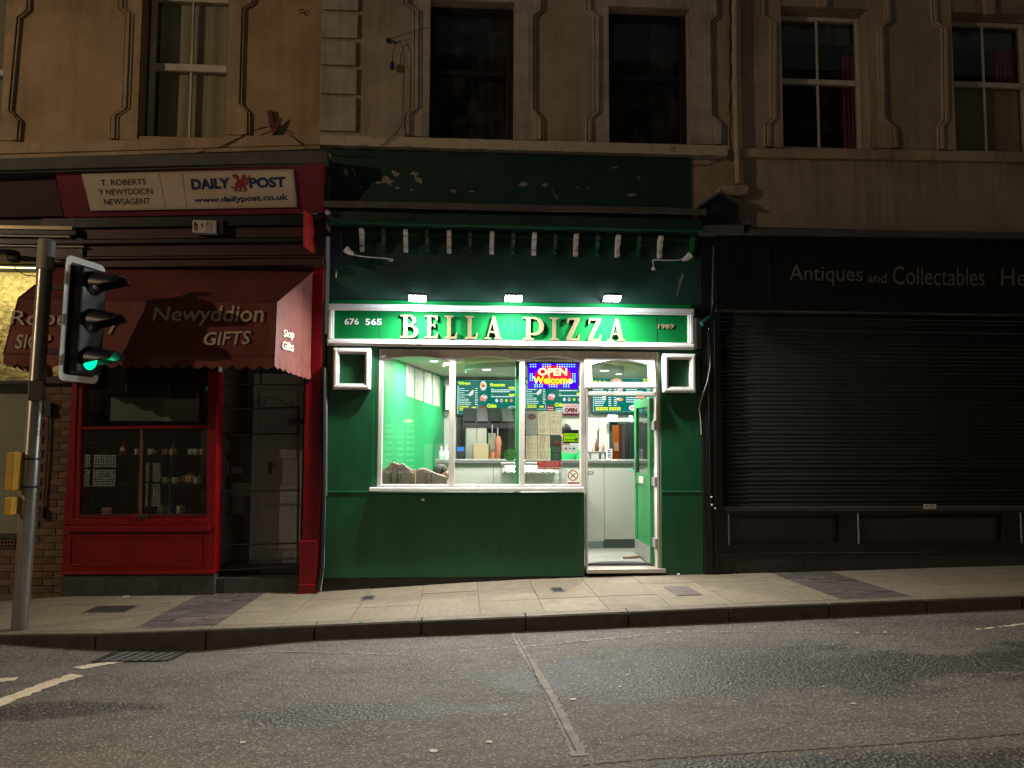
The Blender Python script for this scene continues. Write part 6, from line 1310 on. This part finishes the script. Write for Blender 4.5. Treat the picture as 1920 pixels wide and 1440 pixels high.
for i in range(nx):
    for j in range(nz): hs.append((vx0+.012+i*.034, vx0+.012+i*.034+.02, vent[2]+.012+j*.04, vent[2]+.012+j*.04+.024))
wall_holes(b, vx0, vent[1], vent[2], vent[2]+.13, hs, -.004, .02); b.build('grille', M_brick2, t); MB().box(vx0, vent[1], .021, .03, vent[2], vent[2]+.13).build('void', M_dark, t)
t = thing('wall_conduit', 'dark rusty conduit with two junction boxes down the brick wall', 'pipe', P(88, 970, -.03))
MB().tube([P(91, 770, -.03), P(88, 850, -.03), P(80, 960, -.03)], .012, 8).build('pipe', M_lead, t); 
for x, y, s in ((91, 768, .05), (79, 962, .035)): c = P(x, y, -.04); MB().box(c.x-s*.7, c.x+s*.7, -.06, -.002, c.z-s*1.5, c.z+s*1.5).build('junction_box', M_black_m, t, bevel=.006)
# red bay window, posts and panels
YB = -.10
def rb(nm, x0, y0, x1, y1, Y, d, mt=M_red, bev=.006, par=NW, **k): b = MB(); rect(b, (x0, y0), (x1, y1), Y, d); return b.build(nm, mt, par, bevel=bev, **k)
b = MB(); slab(b, [(136, 700), (156, 700), (147, 975), (118, 988)], YB-.03, .16); b.build('bay_post', M_red, NW, bevel=.01)
b = MB(); slab(b, [(139, 700), (146, 700), (136, 970), (127, 975)], YB-.045, .02); b.build('bay_post_bead', M_red, NW, bevel=.006)
b = MB(); slab(b, [(389, 695), (408, 695), (404, 1075), (386, 1075)], YB-.03, .2); b.build('bay_post', M_red, NW, bevel=.01)
b = MB(); slab(b, [(153, 800), (389, 796.5), (389, 802.5), (153, 806)], YB-.03, .06); b.build('transom_rail', M_red, NW, bevel=.005)
for (ya, yb_, Y, nm) in ((965, 972, YB-.02, 'bottom_rail'), (973, 986, YB-.045, 'sill_board'), (987, 998, YB-.085, 'sill_nosing')):
    b = MB(); slab(b, [(118 if nm == 'sill_nosing' else 128, ya), (392, ya-1), (392, yb_-1), (118 if nm == 'sill_nosing' else 128, yb_)], Y, -Y+.02); b.build(nm, M_red, NW, bevel=.006)
b = MB(); slab(b, [(118, 998), (388, 997), (388, 1071), (116, 1072)], YB-.02, .14); b.build('bay_riser', M_red, NW, bevel=.004)
b = MB()
for q in ([(128, 1003), (378, 1001), (378, 1006), (128, 1008)], [(127, 1058), (378, 1058), (378, 1062), (127, 1062)], [(373, 1006), (378, 1006), (378, 1058), (373, 1058)], [(128, 1008), (133, 1008), (132, 1058), (127, 1058)]): slab(b, q, YB-.032, .015)
b.build('riser_panel_moulding', M_red, NW, bevel=.003)
b = MB(); slab(b, [(112, 1072), (402, 1070), (402, 1077), (112, 1078)], YB-.05, .16); b.build('base_rail', M_red, NW, bevel=.008)
x0, x1 = X_(116, 1090, YB), X_(402, 1090, YB); b = MB(); zt_ = Z_(260, 1078, YB); b.prism([(x0, YB-.01, gz(x0, 0)-.06), (x1, YB-.01, gz(x1, 0)-.06), (x1, YB-.01, zt_), (x0, YB-.01, zt_)], (0, .2, 0)); b.build('plinth', M_plinth, NW)
bxa, bxb = X_(150, 880, YB), X_(388, 880, YB); zA, zB, zM = Z_(270, 966, YB), Z_(270, 690, YB), Z_(270, 802, YB)
MB().box(bxa, bxb, YB+.02, YB+.026, zA, zM).build('lower_glass', M_glass, NW); MB().box(bxa, bxb, YB+.02, YB+.026, zM, zB).build('upper_glass', M_glass, NW)
b = MB(); slab(b, [(263, 806), (268, 806), (265, 966), (260, 966)], YB-.02, .04); b.build('mullion', mat('brown_bar', (.10, .05, .03), .5), NW)
GR = thing('window_grille', None, None); GR.parent = NW
b = MB(); x = bxa+.005; wr = .0036
while x < bxb: b.box(x, x+wr, YB-.008, YB-.006, zA, zM); x += .0262
z = zA+.01
while z < zM: b.box(bxa, bxb, YB-.0106, YB-.0086, z, z+wr); z += .0262
b.build('mesh_wires', M_black_m, GR, kind='stuff')
b = MB(); b.tube([P(153, 966, YB-.02), P(388, 965, YB-.02)], .006, 6); b.tube([P(153, 806, YB-.02), P(388, 803, YB-.02)], .006, 6); b.build('mesh_rail', M_black_m, GR)
rb('hasp', 255, 966, 275, 972, YB-.06, .03, M_black_m, par=GR, bev=.003); rb('hasp', 247, 964, 255, 976, YB-.06, .03, M_red, par=GR, bev=.003)
# inside the newsagent window
WI = thing('window_display', 'dark newsagent window interior with two shelves of ornaments', 'room', (-3.4, .5, .9))
yb2 = .75; b = MB(); X0w, X1w = bxa-.02, X_(404, 880, 0); z0w, z1w = zA-.05, zB+.05
b.quad((X0w, yb2, z0w), (X1w, yb2, z0w), (X1w, yb2, z1w), (X0w, yb2, z1w)); b.quad((X0w, YB+.05, z0w), (X0w, yb2, z0w), (X0w, yb2, z1w), (X0w, YB+.05, z1w)); b.quad((X1w, .05, z0w), (X1w, yb2, z0w), (X1w, yb2, z1w), (X1w, .05, z1w)); b.quad((X0w, YB+.05, z0w), (X1w, YB+.05, z0w), (X1w, yb2, z0w), (X0w, yb2, z0w)); b.quad((X0w, YB+.05, z1w), (X1w, YB+.05, z1w), (X1w, yb2, z1w), (X0w, yb2, z1w)); b.build('lining', mat('shop_lining', (.06, .052, .045), .9), WI)
zsA, zsB = Z_(300, 852, .2), Z_(300, 905, .2)
for zz in (zsA, zsB): MB().box(X0w, X1w, .0, .22, zz-.012, zz).build('shelf', mat('dark_shelf', (.05, .045, .04), .4), WI)
for x0, y0, x1, y1 in ((208, 745, 372, 790), (306, 748, 372, 790)):
    b = MB(); rect(b, (x0, y0), (x1, y1), .02 if x0 < 300 else .0, .004); b.build('poster', mat('dim_poster', (.12, .12, .105), .7) if x0 < 300 else mat('dim_card', (.20, .19, .16), .7), WI)
cmt = [mat('mug_white', (.85, .80, .70), .3), mat('mug_red', (.35, .03, .03), .3), mat('mug_yellow', (.80, .62, .22), .35), mat('mug_blue', (.06, .10, .35), .3)]
ORN = [(195, zsA, 1, 'red mug left of the red figure on the upper shelf'), (257, zsA, 0, 'white mug right of the red figure on the upper shelf'), (283, zsA, 0, 'white striped mug on the upper shelf'), (308, zsA, 0, 'white mug left of its yellow banded twin on the upper shelf'), (323, zsA, 2, 'yellow banded mug on the upper shelf'), (358, zsA, 0, 'pale mug third from the right post on the upper shelf'), (368, zsA, 0, 'pale mug second from the right post on the upper shelf'), (379, zsA, 2, 'yellow mug by the right post on the upper shelf'), (310, zsB, 0, 'pale jar left on the lower shelf'), (330, zsB, 2, 'yellow rounded jar on the lower shelf'), (370, zsB, 0, 'white cup right on the lower shelf'), (322, zA, 3, 'blue cup standing on the window floor'), (305, zA, 0, 'white cup standing on the window floor'), (340, zA, 0, 'cream cup on the window floor right of the blue cup')]
for px, zz, mi, lb in ORN:
    c = P(px, 860, .06); c.z = zz; t = thing('mug', lb, 'ornament', c, 'mugs and jars in the newsagent window')
    h = .065 if zz != zA else .085
    MB().lathe([(.0, .002), (.026, .002), (.032, .012), (.033, h), (.029, h), (.028, .01), (0, .01)], c, 12).build('cup', cmt[mi], t, smooth=True)
    MB().tube([c+Vector((.031, 0, h*.8)), c+Vector((.052, 0, h*.72)), c+Vector((.052, 0, h*.35)), c+Vector((.031, 0, h*.25))], .004, 6).build('handle', cmt[mi], t, smooth=True)
c = P(233, 851, .07); c.z = zsA; t = thing('figurine', 'red pointed hat figure with white beard on the upper window shelf', 'ornament', c)
MB().lathe([(0, 0), (.05, 0), (.055, .03), (.04, .07), (0, .07)], c, 12).build('body', cmt[1], t, smooth=True); MB().lathe([(.045, .065), (.02, .13), (0, .16)], c, 12).build('hat', cmt[1], t, smooth=True); MB().ell(c+Vector((0, -.035, .055)), (.03, .02, .03), 10, 6).build('beard', cmt[0], t, smooth=True)
c = P(357, 905, .07); c.z = zsB; t = thing('teapot', 'cream teapot with brown lid on the lower window shelf', 'ornament', c)
MB().ell(c+Vector((0, 0, .05)), (.06, .05, .05), 14, 8).build('body', cmt[2], t, smooth=True); MB().ell(c+Vector((0, 0, .105)), (.035, .03, .018), 12, 6).build('lid', mat('brown_glaze', (.15, .05, .03), .3), t, smooth=True); MB().tube([c+Vector((.055, 0, .04)), c+Vector((.085, 0, .06)), c+Vector((.10, 0, .09))], .009, 8).build('spout', cmt[2], t); MB().tube([c+Vector((-.055, 0, .08)), c+Vector((-.09, 0, .07)), c+Vector((-.08, 0, .03)), c+Vector((-.055, 0, .03))], .007, 8).build('handle', cmt[2], t)
b = MB(); rect(b, (191, 952), (209, 964), YB+.06, .02); o = b.build('gift_box', mat('gift_paper', (.45, .40, .30), .5)); tag(o, 'small pale patterned box standing on the newsagent window floor', 'box')
b = MB()
for i in range(3): rpx(b, 193+i*5.5, 954, 196+i*5.5, 962, YB+.06, .001)
b.build('pattern', cmt[1], o)
# recessed doorway
dxa, dxb = X_(404, 900), X_(566, 900); zst = Z_(480, 1076, 0); zdt_ = Z_(480, 700)
b = MB(); yd = 1.15
b.quad((dxa, -.02, -.1), (dxa, yd, -.1), (dxa, yd, zdt_+.6), (dxa, -.02, zdt_+.6)); b.quad((dxb, -.02, -.1), (dxb, yd, -.1), (dxb, yd, zdt_+.6), (dxb, -.02, zdt_+.6)); b.quad((dxa, -.02, zdt_+.6), (dxb, -.02, zdt_+.6), (dxb, yd, zdt_+.6), (dxa, yd, zdt_+.6)); b.quad((dxa-.1, yd, -.1), (dxb+.1, yd, -.1), (dxb+.1, yd, zdt_+.6), (dxa-.1, yd, zdt_+.6)); b.build('porch_lining', mat('porch_paint', (.34, .33, .31), .8), NW)
MB().box(dxa+.001, dxb-.001, -.04, yd-.001, -.1, zst-.035).build('porch_step', M_plinth, NW, bevel=.008); MB().box(dxa+.001, dxb-.001, .18, yd-.001, zst-.034, zst+.06).build('porch_step', M_base, NW, bevel=.01)
b = MB(); rect(b, (476, 700), (566, 1058), .34, .05); b.build('inner_door', mat('grey_white_door', (.36, .36, .35), .5), NW, bevel=.004)
b = MB(); rect(b, (488, 730), (556, 860), .32, .02); b.build('inner_door_panel', mat('grey_white_door', (.36, .36, .35)), NW, bevel=.008)
b = MB(); rect(b, (488, 910), (556, 1030), .32, .02); b.build('inner_door_panel', mat('grey_white_door', (.36, .36, .35)), NW, bevel=.008)
b = MB(); rect(b, (503, 866), (509, 888), .31, .01); b.tube([P(506, 872, .29), P(518, 872, .29)], .008, 6); b.build('door_handle', M_black_m, NW)
for x0, y0, x1, y1, cc in ((416, 826, 430, 852, (.30, .17, .06)), (415, 864, 428, 892, (.28, .22, .12)), (434, 876, 452, 888, (.22, .22, .18)), (434, 906, 470, 930, (.18, .18, .13)), (416, 918, 426, 960, (.25, .16, .05)), (436, 932, 456, 962, (.12, .13, .10))):
    b = MB(); rect(b, (x0, y0), (x1, y1), .35, .01); b.build('side_notice', mat('notice_%d' % x0, cc, .7), NW)
b = MB(); rect(b, (412, 815), (474, 966), .36, .02); b.build('side_window_board', mat('dark_board', (.03, .028, .025), .8), NW)
# mesh gate
GT = thing('mesh_gate', 'black wire mesh security gate with scrolled top closing the newsagent doorway', 'gate', P(486, 1078, .03))
g = [(411, 768), (560, 764), (558, 1062), (409, 1070)]; GY = .03
b = MB(); b.tube([P(*g[0], GY), P(*g[1], GY)], .011, 6); b.tube([P(*g[1], GY), P(*g[2], GY)], .013, 6); b.tube([P(*g[2], GY), P(*g[3], GY)], .011, 6); b.tube([P(*g[3], GY), P(*g[0], GY)], .013, 6); b.build('frame', M_black_m, GT)
for ya, yb_ in ((816, 813), (923, 919), (1022, 1018)): MB().tube([P(410, ya, GY), P(559, yb_, GY)], .010, 6).build('cross_bar', M_black_m, GT)
b = MB(); A, B_, C_, D_ = (P(*q, GY+.0) for q in g); n = 42
for i in range(1, n): u = i/n; p, q = lerp(A, B_, u), lerp(D_, C_, u); b.box(p.x-.0014, p.x+.0014, GY+.003, GY+.005, min(p.z, q.z), max(p.z, q.z))
n = 86
for i in range(1, n): u = i/n; p, q = lerp(A, D_, u), lerp(B_, C_, u); b.prism([(p.x, GY+.006, p.z-.0014), (q.x, GY+.006, q.z-.0014), (q.x, GY+.006, q.z+.0014), (p.x, GY+.006, p.z+.0014)], (0, .002, 0))
b.build('mesh_wires', M_black_m, GT, kind='stuff')
def spiral(cx, cy, r, turn, dirn, n=18, a0=0): return [P(cx+r*(1-.75*i/n)*math.cos(a0+dirn*turn*2*PI*i/n), cy-r*(1-.75*i/n)*math.sin(a0+dirn*turn*2*PI*i/n), GY) for i in range(n+1)]
for cx, dn, a0 in ((479, 1, 0), (491, -1, PI)): MB().tube(spiral(cx, 756, 7.5, 1.25, dn, a0=a0), .005, 5).build('scroll', M_black_m, GT)
for cx, dn, a0 in ((424, 1, 0), (546, -1, PI)): MB().tube(spiral(cx, 758, 6, 1.1, dn, a0=a0), .004, 5).build('scroll', M_black_m, GT)
MB().tube([P(485, 765, GY), P(485, 733, GY)], .006, 5).build('finial', M_black_m, GT); MB().tube([P(495, 744, GY), P(520, 748, GY), P(545, 760, GY)], .004, 5).build('scroll', M_black_m, GT); MB().tube([P(475, 744, GY), P(450, 750, GY), P(430, 760, GY)], .004, 5).build('scroll', M_black_m, GT)
b = MB(); rect(b, (541, 785), (569, 796), .0, .05); b.build('lock_box', M_black_m, GT, bevel=.004)
MB().tube([P(415, 720, GY), P(566, 722, GY)], .008, 6).build('overhead_bar', M_black_m, GT); MB().tube([P(489, 690, GY), P(489, 722, GY)], .008, 6).build('overhead_bar', M_black_m, GT)
# red end pilaster
b = MB(); slab(b, [(587, 484), (606, 484), (597, 1014), (566, 1014)], -.12, .2); b.build('end_pilaster', M_red, NW, bevel=.006)
b = MB(); slab(b, [(572, 720), (578, 720), (574, 960), (568, 960)], -.13, .02); b.build('pilaster_bead', M_red, NW, bevel=.004)
b = MB(); slab(b, [(561, 1014), (596, 1014), (593, 1096), (560, 1096)], -.15, .2); b.build('pilaster_block', M_red, NW, bevel=.006); b = MB(); slab(b, [(559, 1096), (594, 1096), (593, 1114), (558, 1114)], -.17, .22); b.build('pilaster_foot', M_red, NW, bevel=.006)
# projecting sign and alarm box
t = thing('projecting_sign', 'narrow red sign seen edge on under the crimson fascia', 'sign', P(577, 470, -.3))
b = MB(); b.prism([P(569, 394, -.50), P(585, 408, -.14), P(586, 476, -.14), P(569, 462, -.50)], (.02, 0, 0)); b.build('panel', mat('sign_red', (.50, .03, .02), .4), t, bevel=.003)
b = MB(); a_, c_ = P(573.5, 430, -.40), P(582, 441, -.22); b.quad(a_, c_, c_-Vector((0, 0, .035)), a_-Vector((0, 0, .035))); b.v = [(x-.003, y, z) for x, y, z in b.v]; b.build('pale_mark', mat('sign_mark', (.6, .45, .38), .6), t)
t = thing('alarm_box', 'cream alarm box with letters GP above the red awning', 'alarm', P(385, 438, -.2))
b = MB(); rect(b, (361, 412), (404, 437), -.24, .10); b.build('case', mat('aged_white_plastic', (.50, .45, .36), .5), t, bevel=.008)
b = MB(); b.box(P(404, 420, -.24).x+.001, P(418, 420, -.2).x, -.21, -.12, Z_(400, 438, -.2), Z_(400, 411, -.2)); b.build('side_box', M_black_m, t)
b = MB(); text_on(b, 'GP', (363, 433), (363, 415), (371, 415), (371, 433), -.24, .002, bold=.06); b.build('lettering', mat('black_print', (.015, .015, .015)), t)
b = MB(); text_on(b, '01286', (386, 434), (386, 415), (392, 415), (392, 434), -.24, .002); text_on(b, '674622', (393.5, 434), (393.5, 415), (399, 415), (399, 434), -.24, .002); b.build('phone_lettering', mat('navy_ink', (.01, .02, .09)), t)
b = MB(); slab(b, [(376, 421), (379, 418), (382, 419), (381, 423), (383, 425), (379, 427), (377, 424)], -.2415, .001); b.build('red_mark', mat('dragon_red', (.45, .05, .03)), t)
# shop downpipe between newsagent and pizza shop
t = thing('corner_downpipe', 'black downpipe with pale edge between the red pilaster and green front', 'drainpipe', P(600, 1108, -.12))
MB().tube([P(607, 690, -.12), P(606, 900, -.12), P(604, 1020, -.12), P(602, 1070, -.12), P(595, 1106, -.16)], .028, 12).build('pipe', M_black, t, smooth=True)
MB().tube([P(612, 694, -.10), P(611, 930, -.10)], .014, 8).build('pale_conduit', M_galv, t, smooth=True); MB().tube([P(609.5, 930, -.10), P(607, 1060, -.10), P(601, 1108, -.13)], .008, 8).build('pale_conduit', M_cable_w, t, smooth=True)  # pale tubes along the right edge of the black pipe
# ------------------------------------------------------------------ awning
AW = thing('awning', 'dusty red canvas awning with scalloped edge and cream lettering on the newsagent', 'awning', (-3.2, -.3, 2.4))
YA = -1.22; YW = -.16
fr_x0, fr_x1 = P(8, 640, YA).x, P(516, 640, YA).x; bk_x0, bk_x1 = P(104, 560, YW).x-.0, P(585, 560, YW).x
z_val = Z_(300, 666, YA); z_vb = Z_(300, 686, YA); z_br = Z_(300, 563, YA+.1); z_tp = Z_(300, 505, YW); YBK = YA+.12
ns_ = 24
def fold(u, v): return .016*noise.noise((u*3, v*2.5, 4))+.006*noise.noise((u*11, v*4, 2))+.004*math.sin(u*9)
def grid(mb, A, B_, C_, D_, nu, nv, nrm):
    vs = []
    for j in range(nv+1):
        for i in range(nu+1):
            u, v = i/nu, j/nv; p = lerp(lerp(A, B_, u), lerp(D_, C_, u), v); e = 1 if 0 < i < nu and 0 < j < nv else 0
            vs.append(p+nrm*fold(p.x+p.y, p.z)*e)
    mb.add(vs, [(j*(nu+1)+i, j*(nu+1)+i+1, (j+1)*(nu+1)+i+1, (j+1)*(nu+1)+i) for j in range(nv) for i in range(nu)])
V = Vector
A1, B1 = V((bk_x0, YW, z_tp)), V((bk_x1, YW, z_tp)); C1, D1 = V((fr_x1-.02, YBK, z_br)), V((fr_x0+.04, YBK, z_br)); E1, F1 = V((fr_x1, YA, z_val)), V((fr_x0, YA, z_val))
b = MB(); grid(b, A1, B1, C1, D1, 24, 6, V((0, -.5, .8))); b.build('top_cloth', M_awning, AW, smooth=True)
b = MB(); grid(b, D1, C1, E1, F1, 24, 6, V((0, -1, 0))); b.build('front_cloth', M_awning, AW, smooth=True)
B2, A2 = V((bk_x1, YW, z_val-.02)), V((bk_x0, YW, z_val-.02))
b = MB(); nrmx = V((1, 0, 0)); grid(b, B1, C1, E1, B2, 8, 8, nrmx); b.build('end_cloth', M_awning, AW, smooth=True)
b = MB(); grid(b, A1, D1, F1, A2, 8, 8, -nrmx); b.build('end_cloth', M_awning, AW, smooth=True)
def valance(p, q, n, nm):
    b = MB(); vs = []; fs = []; m_ = n*8; L_ = (q-p)
    for i in range(m_+1):
        u = i/m_; c = p+L_*u; dep = (z_val-z_vb)+.035*abs(math.sin(PI*n*u))-.012; wob = .012*math.sin(u*40)
        nn = V((L_.y, -L_.x, 0)).normalized(); vs += [tuple(c), tuple(c+nn*wob*.5-V((0, 0, dep*.5))), tuple(c+nn*wob-V((0, 0, dep)))]
    for i in range(m_):
        for k in range(2): fs.append((3*i+k, 3*i+3+k, 3*i+4+k, 3*i+1+k))
    b.add(vs, fs); b.build(nm, M_awning, AW, smooth=True)
valance(F1, E1, 19, 'scalloped_valance'); valance(E1, B2, 7, 'scalloped_valance'); valance(F1, A2, 7, 'scalloped_valance')
b = MB()
for p, q in ((D1, C1), (F1, E1), (C1, E1), (D1, F1), (C1, B1), (D1, A1)): b.tube([p, q], .007, 6)
b.tube([C1, lerp(E1, B2, .85)], .006, 6); b.build('frame_bars', mat('awning_bar', (.10, .02, .018), .6), AW)
npl = (E1-C1).cross(V((1, 0, 0))).normalized(); npl = npl if npl.y > 0 else -npl; APL = ((C1+E1)/2, npl)
OF = .016
for s_, q, bo in (('Roberts y', ((20, 584), (230, 577), (230, 628), (20, 618)), 0), ('Newyddion', ((287, 577), (495, 573), (495, 615), (287, 610)), .008), ('SIOP', ((31, 628), (97, 627), (96, 653), (30, 655)), .01), ('GIFTS', ((384, 624), (471, 621), (470, 646), (383, 649)), .012)):
    b = MB(); text_on(b, s_, *q, APL, OF, shear=.15, bold=bo); b.build('cream_lettering', M_awn_txt, AW)
ex = (E1-C1).cross(B2-E1).normalized(); ex = ex if ex.x < 0 else -ex; EPL = (E1, ex)
b = MB(); text_on(b, 'Siop', (527, 618), (547, 619), (547, 640), (527, 636), EPL, .026, bold=.02); text_on(b, 'Gifts', (525, 640), (546, 642), (546, 660), (525, 655), EPL, .026, bold=.02); b.build('cream_lettering', mat('pale_print', (.75, .66, .55), .6), AW)
# ================================================================== TRAFFIC LIGHT
tb_ = P(37, 1168, -1.66); tb_.z = gz(tb_.x, tb_.y)
TL = thing('traffic_light', 'grey metal traffic signal showing green with black head and white edged backing board', 'traffic light', tb_)
ox, oy, oz = tb_
Ht = P(88, 449, -1.66).z-oz
MB().lathe([(.066, -.02), (.066, 1.45), (.063, 1.46), (.063, Ht-.28), (.063, Ht-.27)], tb_, 20).build('pole', mat('signal_pole_metal', (.30, .295, .27), .30, metal=.75, var=.35, vscale=3, bump=.0008, bscale=12), TL, smooth=True)
MB().lathe([(.071, Ht-.27), (.071, Ht-.01), (.060, Ht), (0, Ht)], tb_, 20).build('pole_cap', mat('grey_plastic_cap', (.26, .25, .22), .6), TL, smooth=True)
for h in (1.44, 1.20): MB().lathe([(.066, h), (.069, h+.004), (.069, h+.014), (.066, h+.018)], tb_, 20).build('band', M_black_m, TL)
# backing board in the Y-Z plane, facing +X
hx_ = ox+.315; yc_ = -1.60; hz_c = P(150, 600, yc_).z
hw, hh = .24, .545
HD2 = thing('signal_head', None, None); HD2.parent = TL; HD2.location = Vector((hx_, yc_, hz_c))-tb_
def rrect(cy, cz_, w, h, r, n=6):
    q = []
    for sx, sy, a0 in ((1, 1, 0), (-1, 1, 90), (-1, -1, 180), (1, -1, 270)):
        for i in range(n+1): a = math.radians(a0+90*i/n); q.append((cy+sx*(w-r)+r*math.cos(a), cz_+sy*(h-r)+r*math.sin(a)))
    return q
def plate_x(nm, loops, x, th, mt, par):
    vs, fs = shape2d(loops, th/2, 0); b = MB(); b.add([(x+v.z, v.x, v.y) for v in vs], fs); return b.build(nm, mt, par)
outer = rrect(yc_, hz_c, hw, hh, .06); inner = rrect(yc_, hz_c, hw-.055, hh-.055, .03)
plate_x('backing_board', [outer], hx_, .006, M_black_m, HD2)
plate_x('white_border', [outer, inner[::-1]], hx_+.0055, .003, mat('reflective_white', (.85, .82, .78), .6), HD2)
b = MB(); b.box(hx_-.005, hx_+.10, yc_-.15, yc_+.165, hz_c-.47, hz_c+.47); b.build('signal_housing', mat('signal_black', (.012, .012, .013), .45), HD2, bevel=.02)
b = MB(); b.box(ox, hx_-.006, oy-.02, oy+.02, hz_c+.26, hz_c+.30); b.box(ox, hx_-.006, oy-.02, oy+.02, hz_c-.30, hz_c-.26); b.build('mounting_arm', M_black_m, TL)
M_vis = mat('visor_black', (.012, .012, .014), .4)
for k, (dz, col, on) in enumerate(((.335, (.02, .008, .007), 0), (0, (.02, .012, .005), 0), (-.335, (.02, .9, .45), 1))):
    c = V((hx_+.10, yc_, hz_c+dz)); nm = ('red_lens', 'amber_lens', 'green_lens')[k]
    lens = MB().lathe([(0, .028), (.05, .024), (.085, .012), (.1, 0)], c, 24, 'x').build(nm, emat('green_signal', (.0, 1, .36), 1.7) if on else mat(nm, col, .25), HD2, smooth=True)
    b = MB(); n = 28; vs = []; L0 = .28; nj = 5
    for j in range(nj+1):
        for i in range(n+1):
            th = 2*PI*i/n; ca, sa = math.cos(th), math.sin(th); L_ = L0*min(1, max(.04, (.52+sa)/.95))*j/nj; rr_ = .112-.006*j/nj
            vs.append(c+V((L_, rr_*ca, rr_*sa-L_*.16)))
    fs = [(j*(n+1)+i, j*(n+1)+i+1, (j+1)*(n+1)+i+1, (j+1)*(n+1)+i) for j in range(nj) for i in range(n)]
    b.add(vs, fs); o = b.build('visor', M_vis, HD2, smooth=True); sd = o.modifiers.new('thick', 'SOLIDIFY'); sd.thickness = .004
l = bpy.data.lights.new('green_signal_glow', 'SPOT'); l.energy = 2.2; l.color = (.05, 1, .45); l.spot_size = math.radians(110); l.shadow_soft_size = .03; lo = bpy.data.objects.new('green_signal_glow', l); COL.objects.link(lo); lo.parent = HD2; lo.location = V((.14, 0, -.335)); lo.rotation_euler = V((1, 0, .25)).to_track_quat('-Z', 'Y').to_euler()
HD2.rotation_euler = (0, 0, math.radians(-14))
# push button boxes on the far side of the post
for nm, y0, y1, xa, xb, xm in (('push_button_box', 848, 921, 11, 43, 23), ('push_button_box', 933, 967, 8, 39, 19)):
    Yf = -1.83; a, c = P(xa, y0, Yf), P(xm, y1, Yf); sh = .0236*(c.z-oz)
    b = MB(); b.box(a.x-sh, c.x-sh, Yf, Yf+.17, c.z, a.z); b.build(nm, mat('signal_yellow', (.60, .33, .03), .45, var=.2, vscale=5), TL, bevel=.010)
    MB().box(c.x-sh-.01, ox-.04, oy-.03, oy+.03, (a.z+c.z)/2-.03, (a.z+c.z)/2+.03).build('box_bracket', M_black_m, TL)
MB().box(ox-.02, ox+.10, oy-.09, oy-.04, oz+1.95, oz+2.12).build('clamp', M_black_m, TL, bevel=.004)
TL.rotation_euler = (0, math.radians(1.35), 0)
# ================================================================== OTHER SIDE OF THE STREET (behind the camera, seen in reflections and lighting the place)
OB = thing('opposite_building', 'plain rendered building on the far side of the street behind the viewer', 'building', (0, -11.2, .1))
ow = [(-10.4, -8.5, .45, 1.25), (-8.0, -7.1, -.1, 1.05), (-5.4, -4.2, .4, 2.2), (-1.95, -1.2, .7, 2.05), (-.95, -.25, .8, 1.55), (1.2, 2.6, .5, 2.4), (3.6, 5.4, .7, 2.3)]
OE = [.8, .7, .5, 1.3, 1.3, .5, .3]
wall_holes(MB(), -24, 24, -.9, 12, ow, -11.2, -11.5).build('wall', mat('opposite_render', (.18, .15, .12), .9), OB)
for i, (a, c, d, e) in enumerate(ow):
    MB().box(a, c, -11.42, -11.38, d, e).build('lit_window', emat('lit_window_%d' % i, (1, .88, .62) if i < 2 else (1, .9, .72), OE[i]), OB)
    if i in (0, 1):
        MB().box(a, c, -11.37, -11.33, lerp(d, e, .55), lerp(d, e, .60)).build('glazing_bar', M_black_m, OB)
    for k in (1, 2): MB().box(lerp(a, c, k/3)-.03, lerp(a, c, k/3)+.03, -11.36, -11.30, d, e).build('glazing_bar', M_black_m, OB)
    if i in (3,):
        for k in range(9): MB().box(a, c, -11.30, -11.26, lerp(d, e, k/9), lerp(d, e, (k+.55)/9)).build('shutter_lath', mat('pale_shutter', (.35, .35, .32), .6), OB)
c = Vector((-1.35, -11.1, 2.12)); MB().ell(c, (.13, .08, .05)).build('door_lamp', emat('door_lamp', (1, .7, .3), 9), OB, smooth=True)
for lb, (x, y), aim, en, col, sz in (('street lamp on the opposite pavement, up the street to the left', (-13.2, -9.4), (1.3, 1.0, -.62), E_STREET, (1.0, .72, .46), 95), ('street lamp on the opposite pavement, down the street to the right', (9.0, -9.0), (-.25, .12, -1), E_STREET2*.75, (1.0, .74, .48), 118), ('street lamp on the opposite pavement just behind the viewer', (-1.5, -8.9), (.1, .10, -1), E_STREET2, (1.0, .82, .62), 112)):
    zb2 = rz(x, YO)+.11; t = thing('street_lamp', lb, 'street lamp', (x, y, zb2), 'street lamps on the far pavement'); H = 6.2
    MB().lathe([(.09, 0), (.09, .9), (.06, 1.0), (.045, H)], (x, y, zb2), 14).build('post', M_galv, t, smooth=True)
    MB().tube([(x, y, zb2+H-.02), (x, y+.25, zb2+H+.12), (x, y+.75, zb2+H+.15)], .03, 8).build('arm', M_galv, t, smooth=True)
    MB().box(x-.11, x+.11, y+.7, y+1.2, zb2+H+.11, zb2+H+.2).build('lamp_head', M_galv, t, bevel=.03)
    MB().box(x-.08, x+.08, y+.74, y+1.16, zb2+H+.095, zb2+H+.108).build('lamp_glass', emat('street_glass', (1, .75, .45), 9), t)
    l = bpy.data.lights.new('street_lamp_bulb', 'SPOT'); l.energy = en; l.color = col; l.spot_size = math.radians(sz); l.spot_blend = 1.0; l.shadow_soft_size = .07
    lo = bpy.data.objects.new('street_lamp_bulb', l); COL.objects.link(lo); lo.parent = t; lo.location = (0, .95, H+.03); lo.rotation_euler = V(aim).to_track_quat('-Z', 'Y').to_euler()
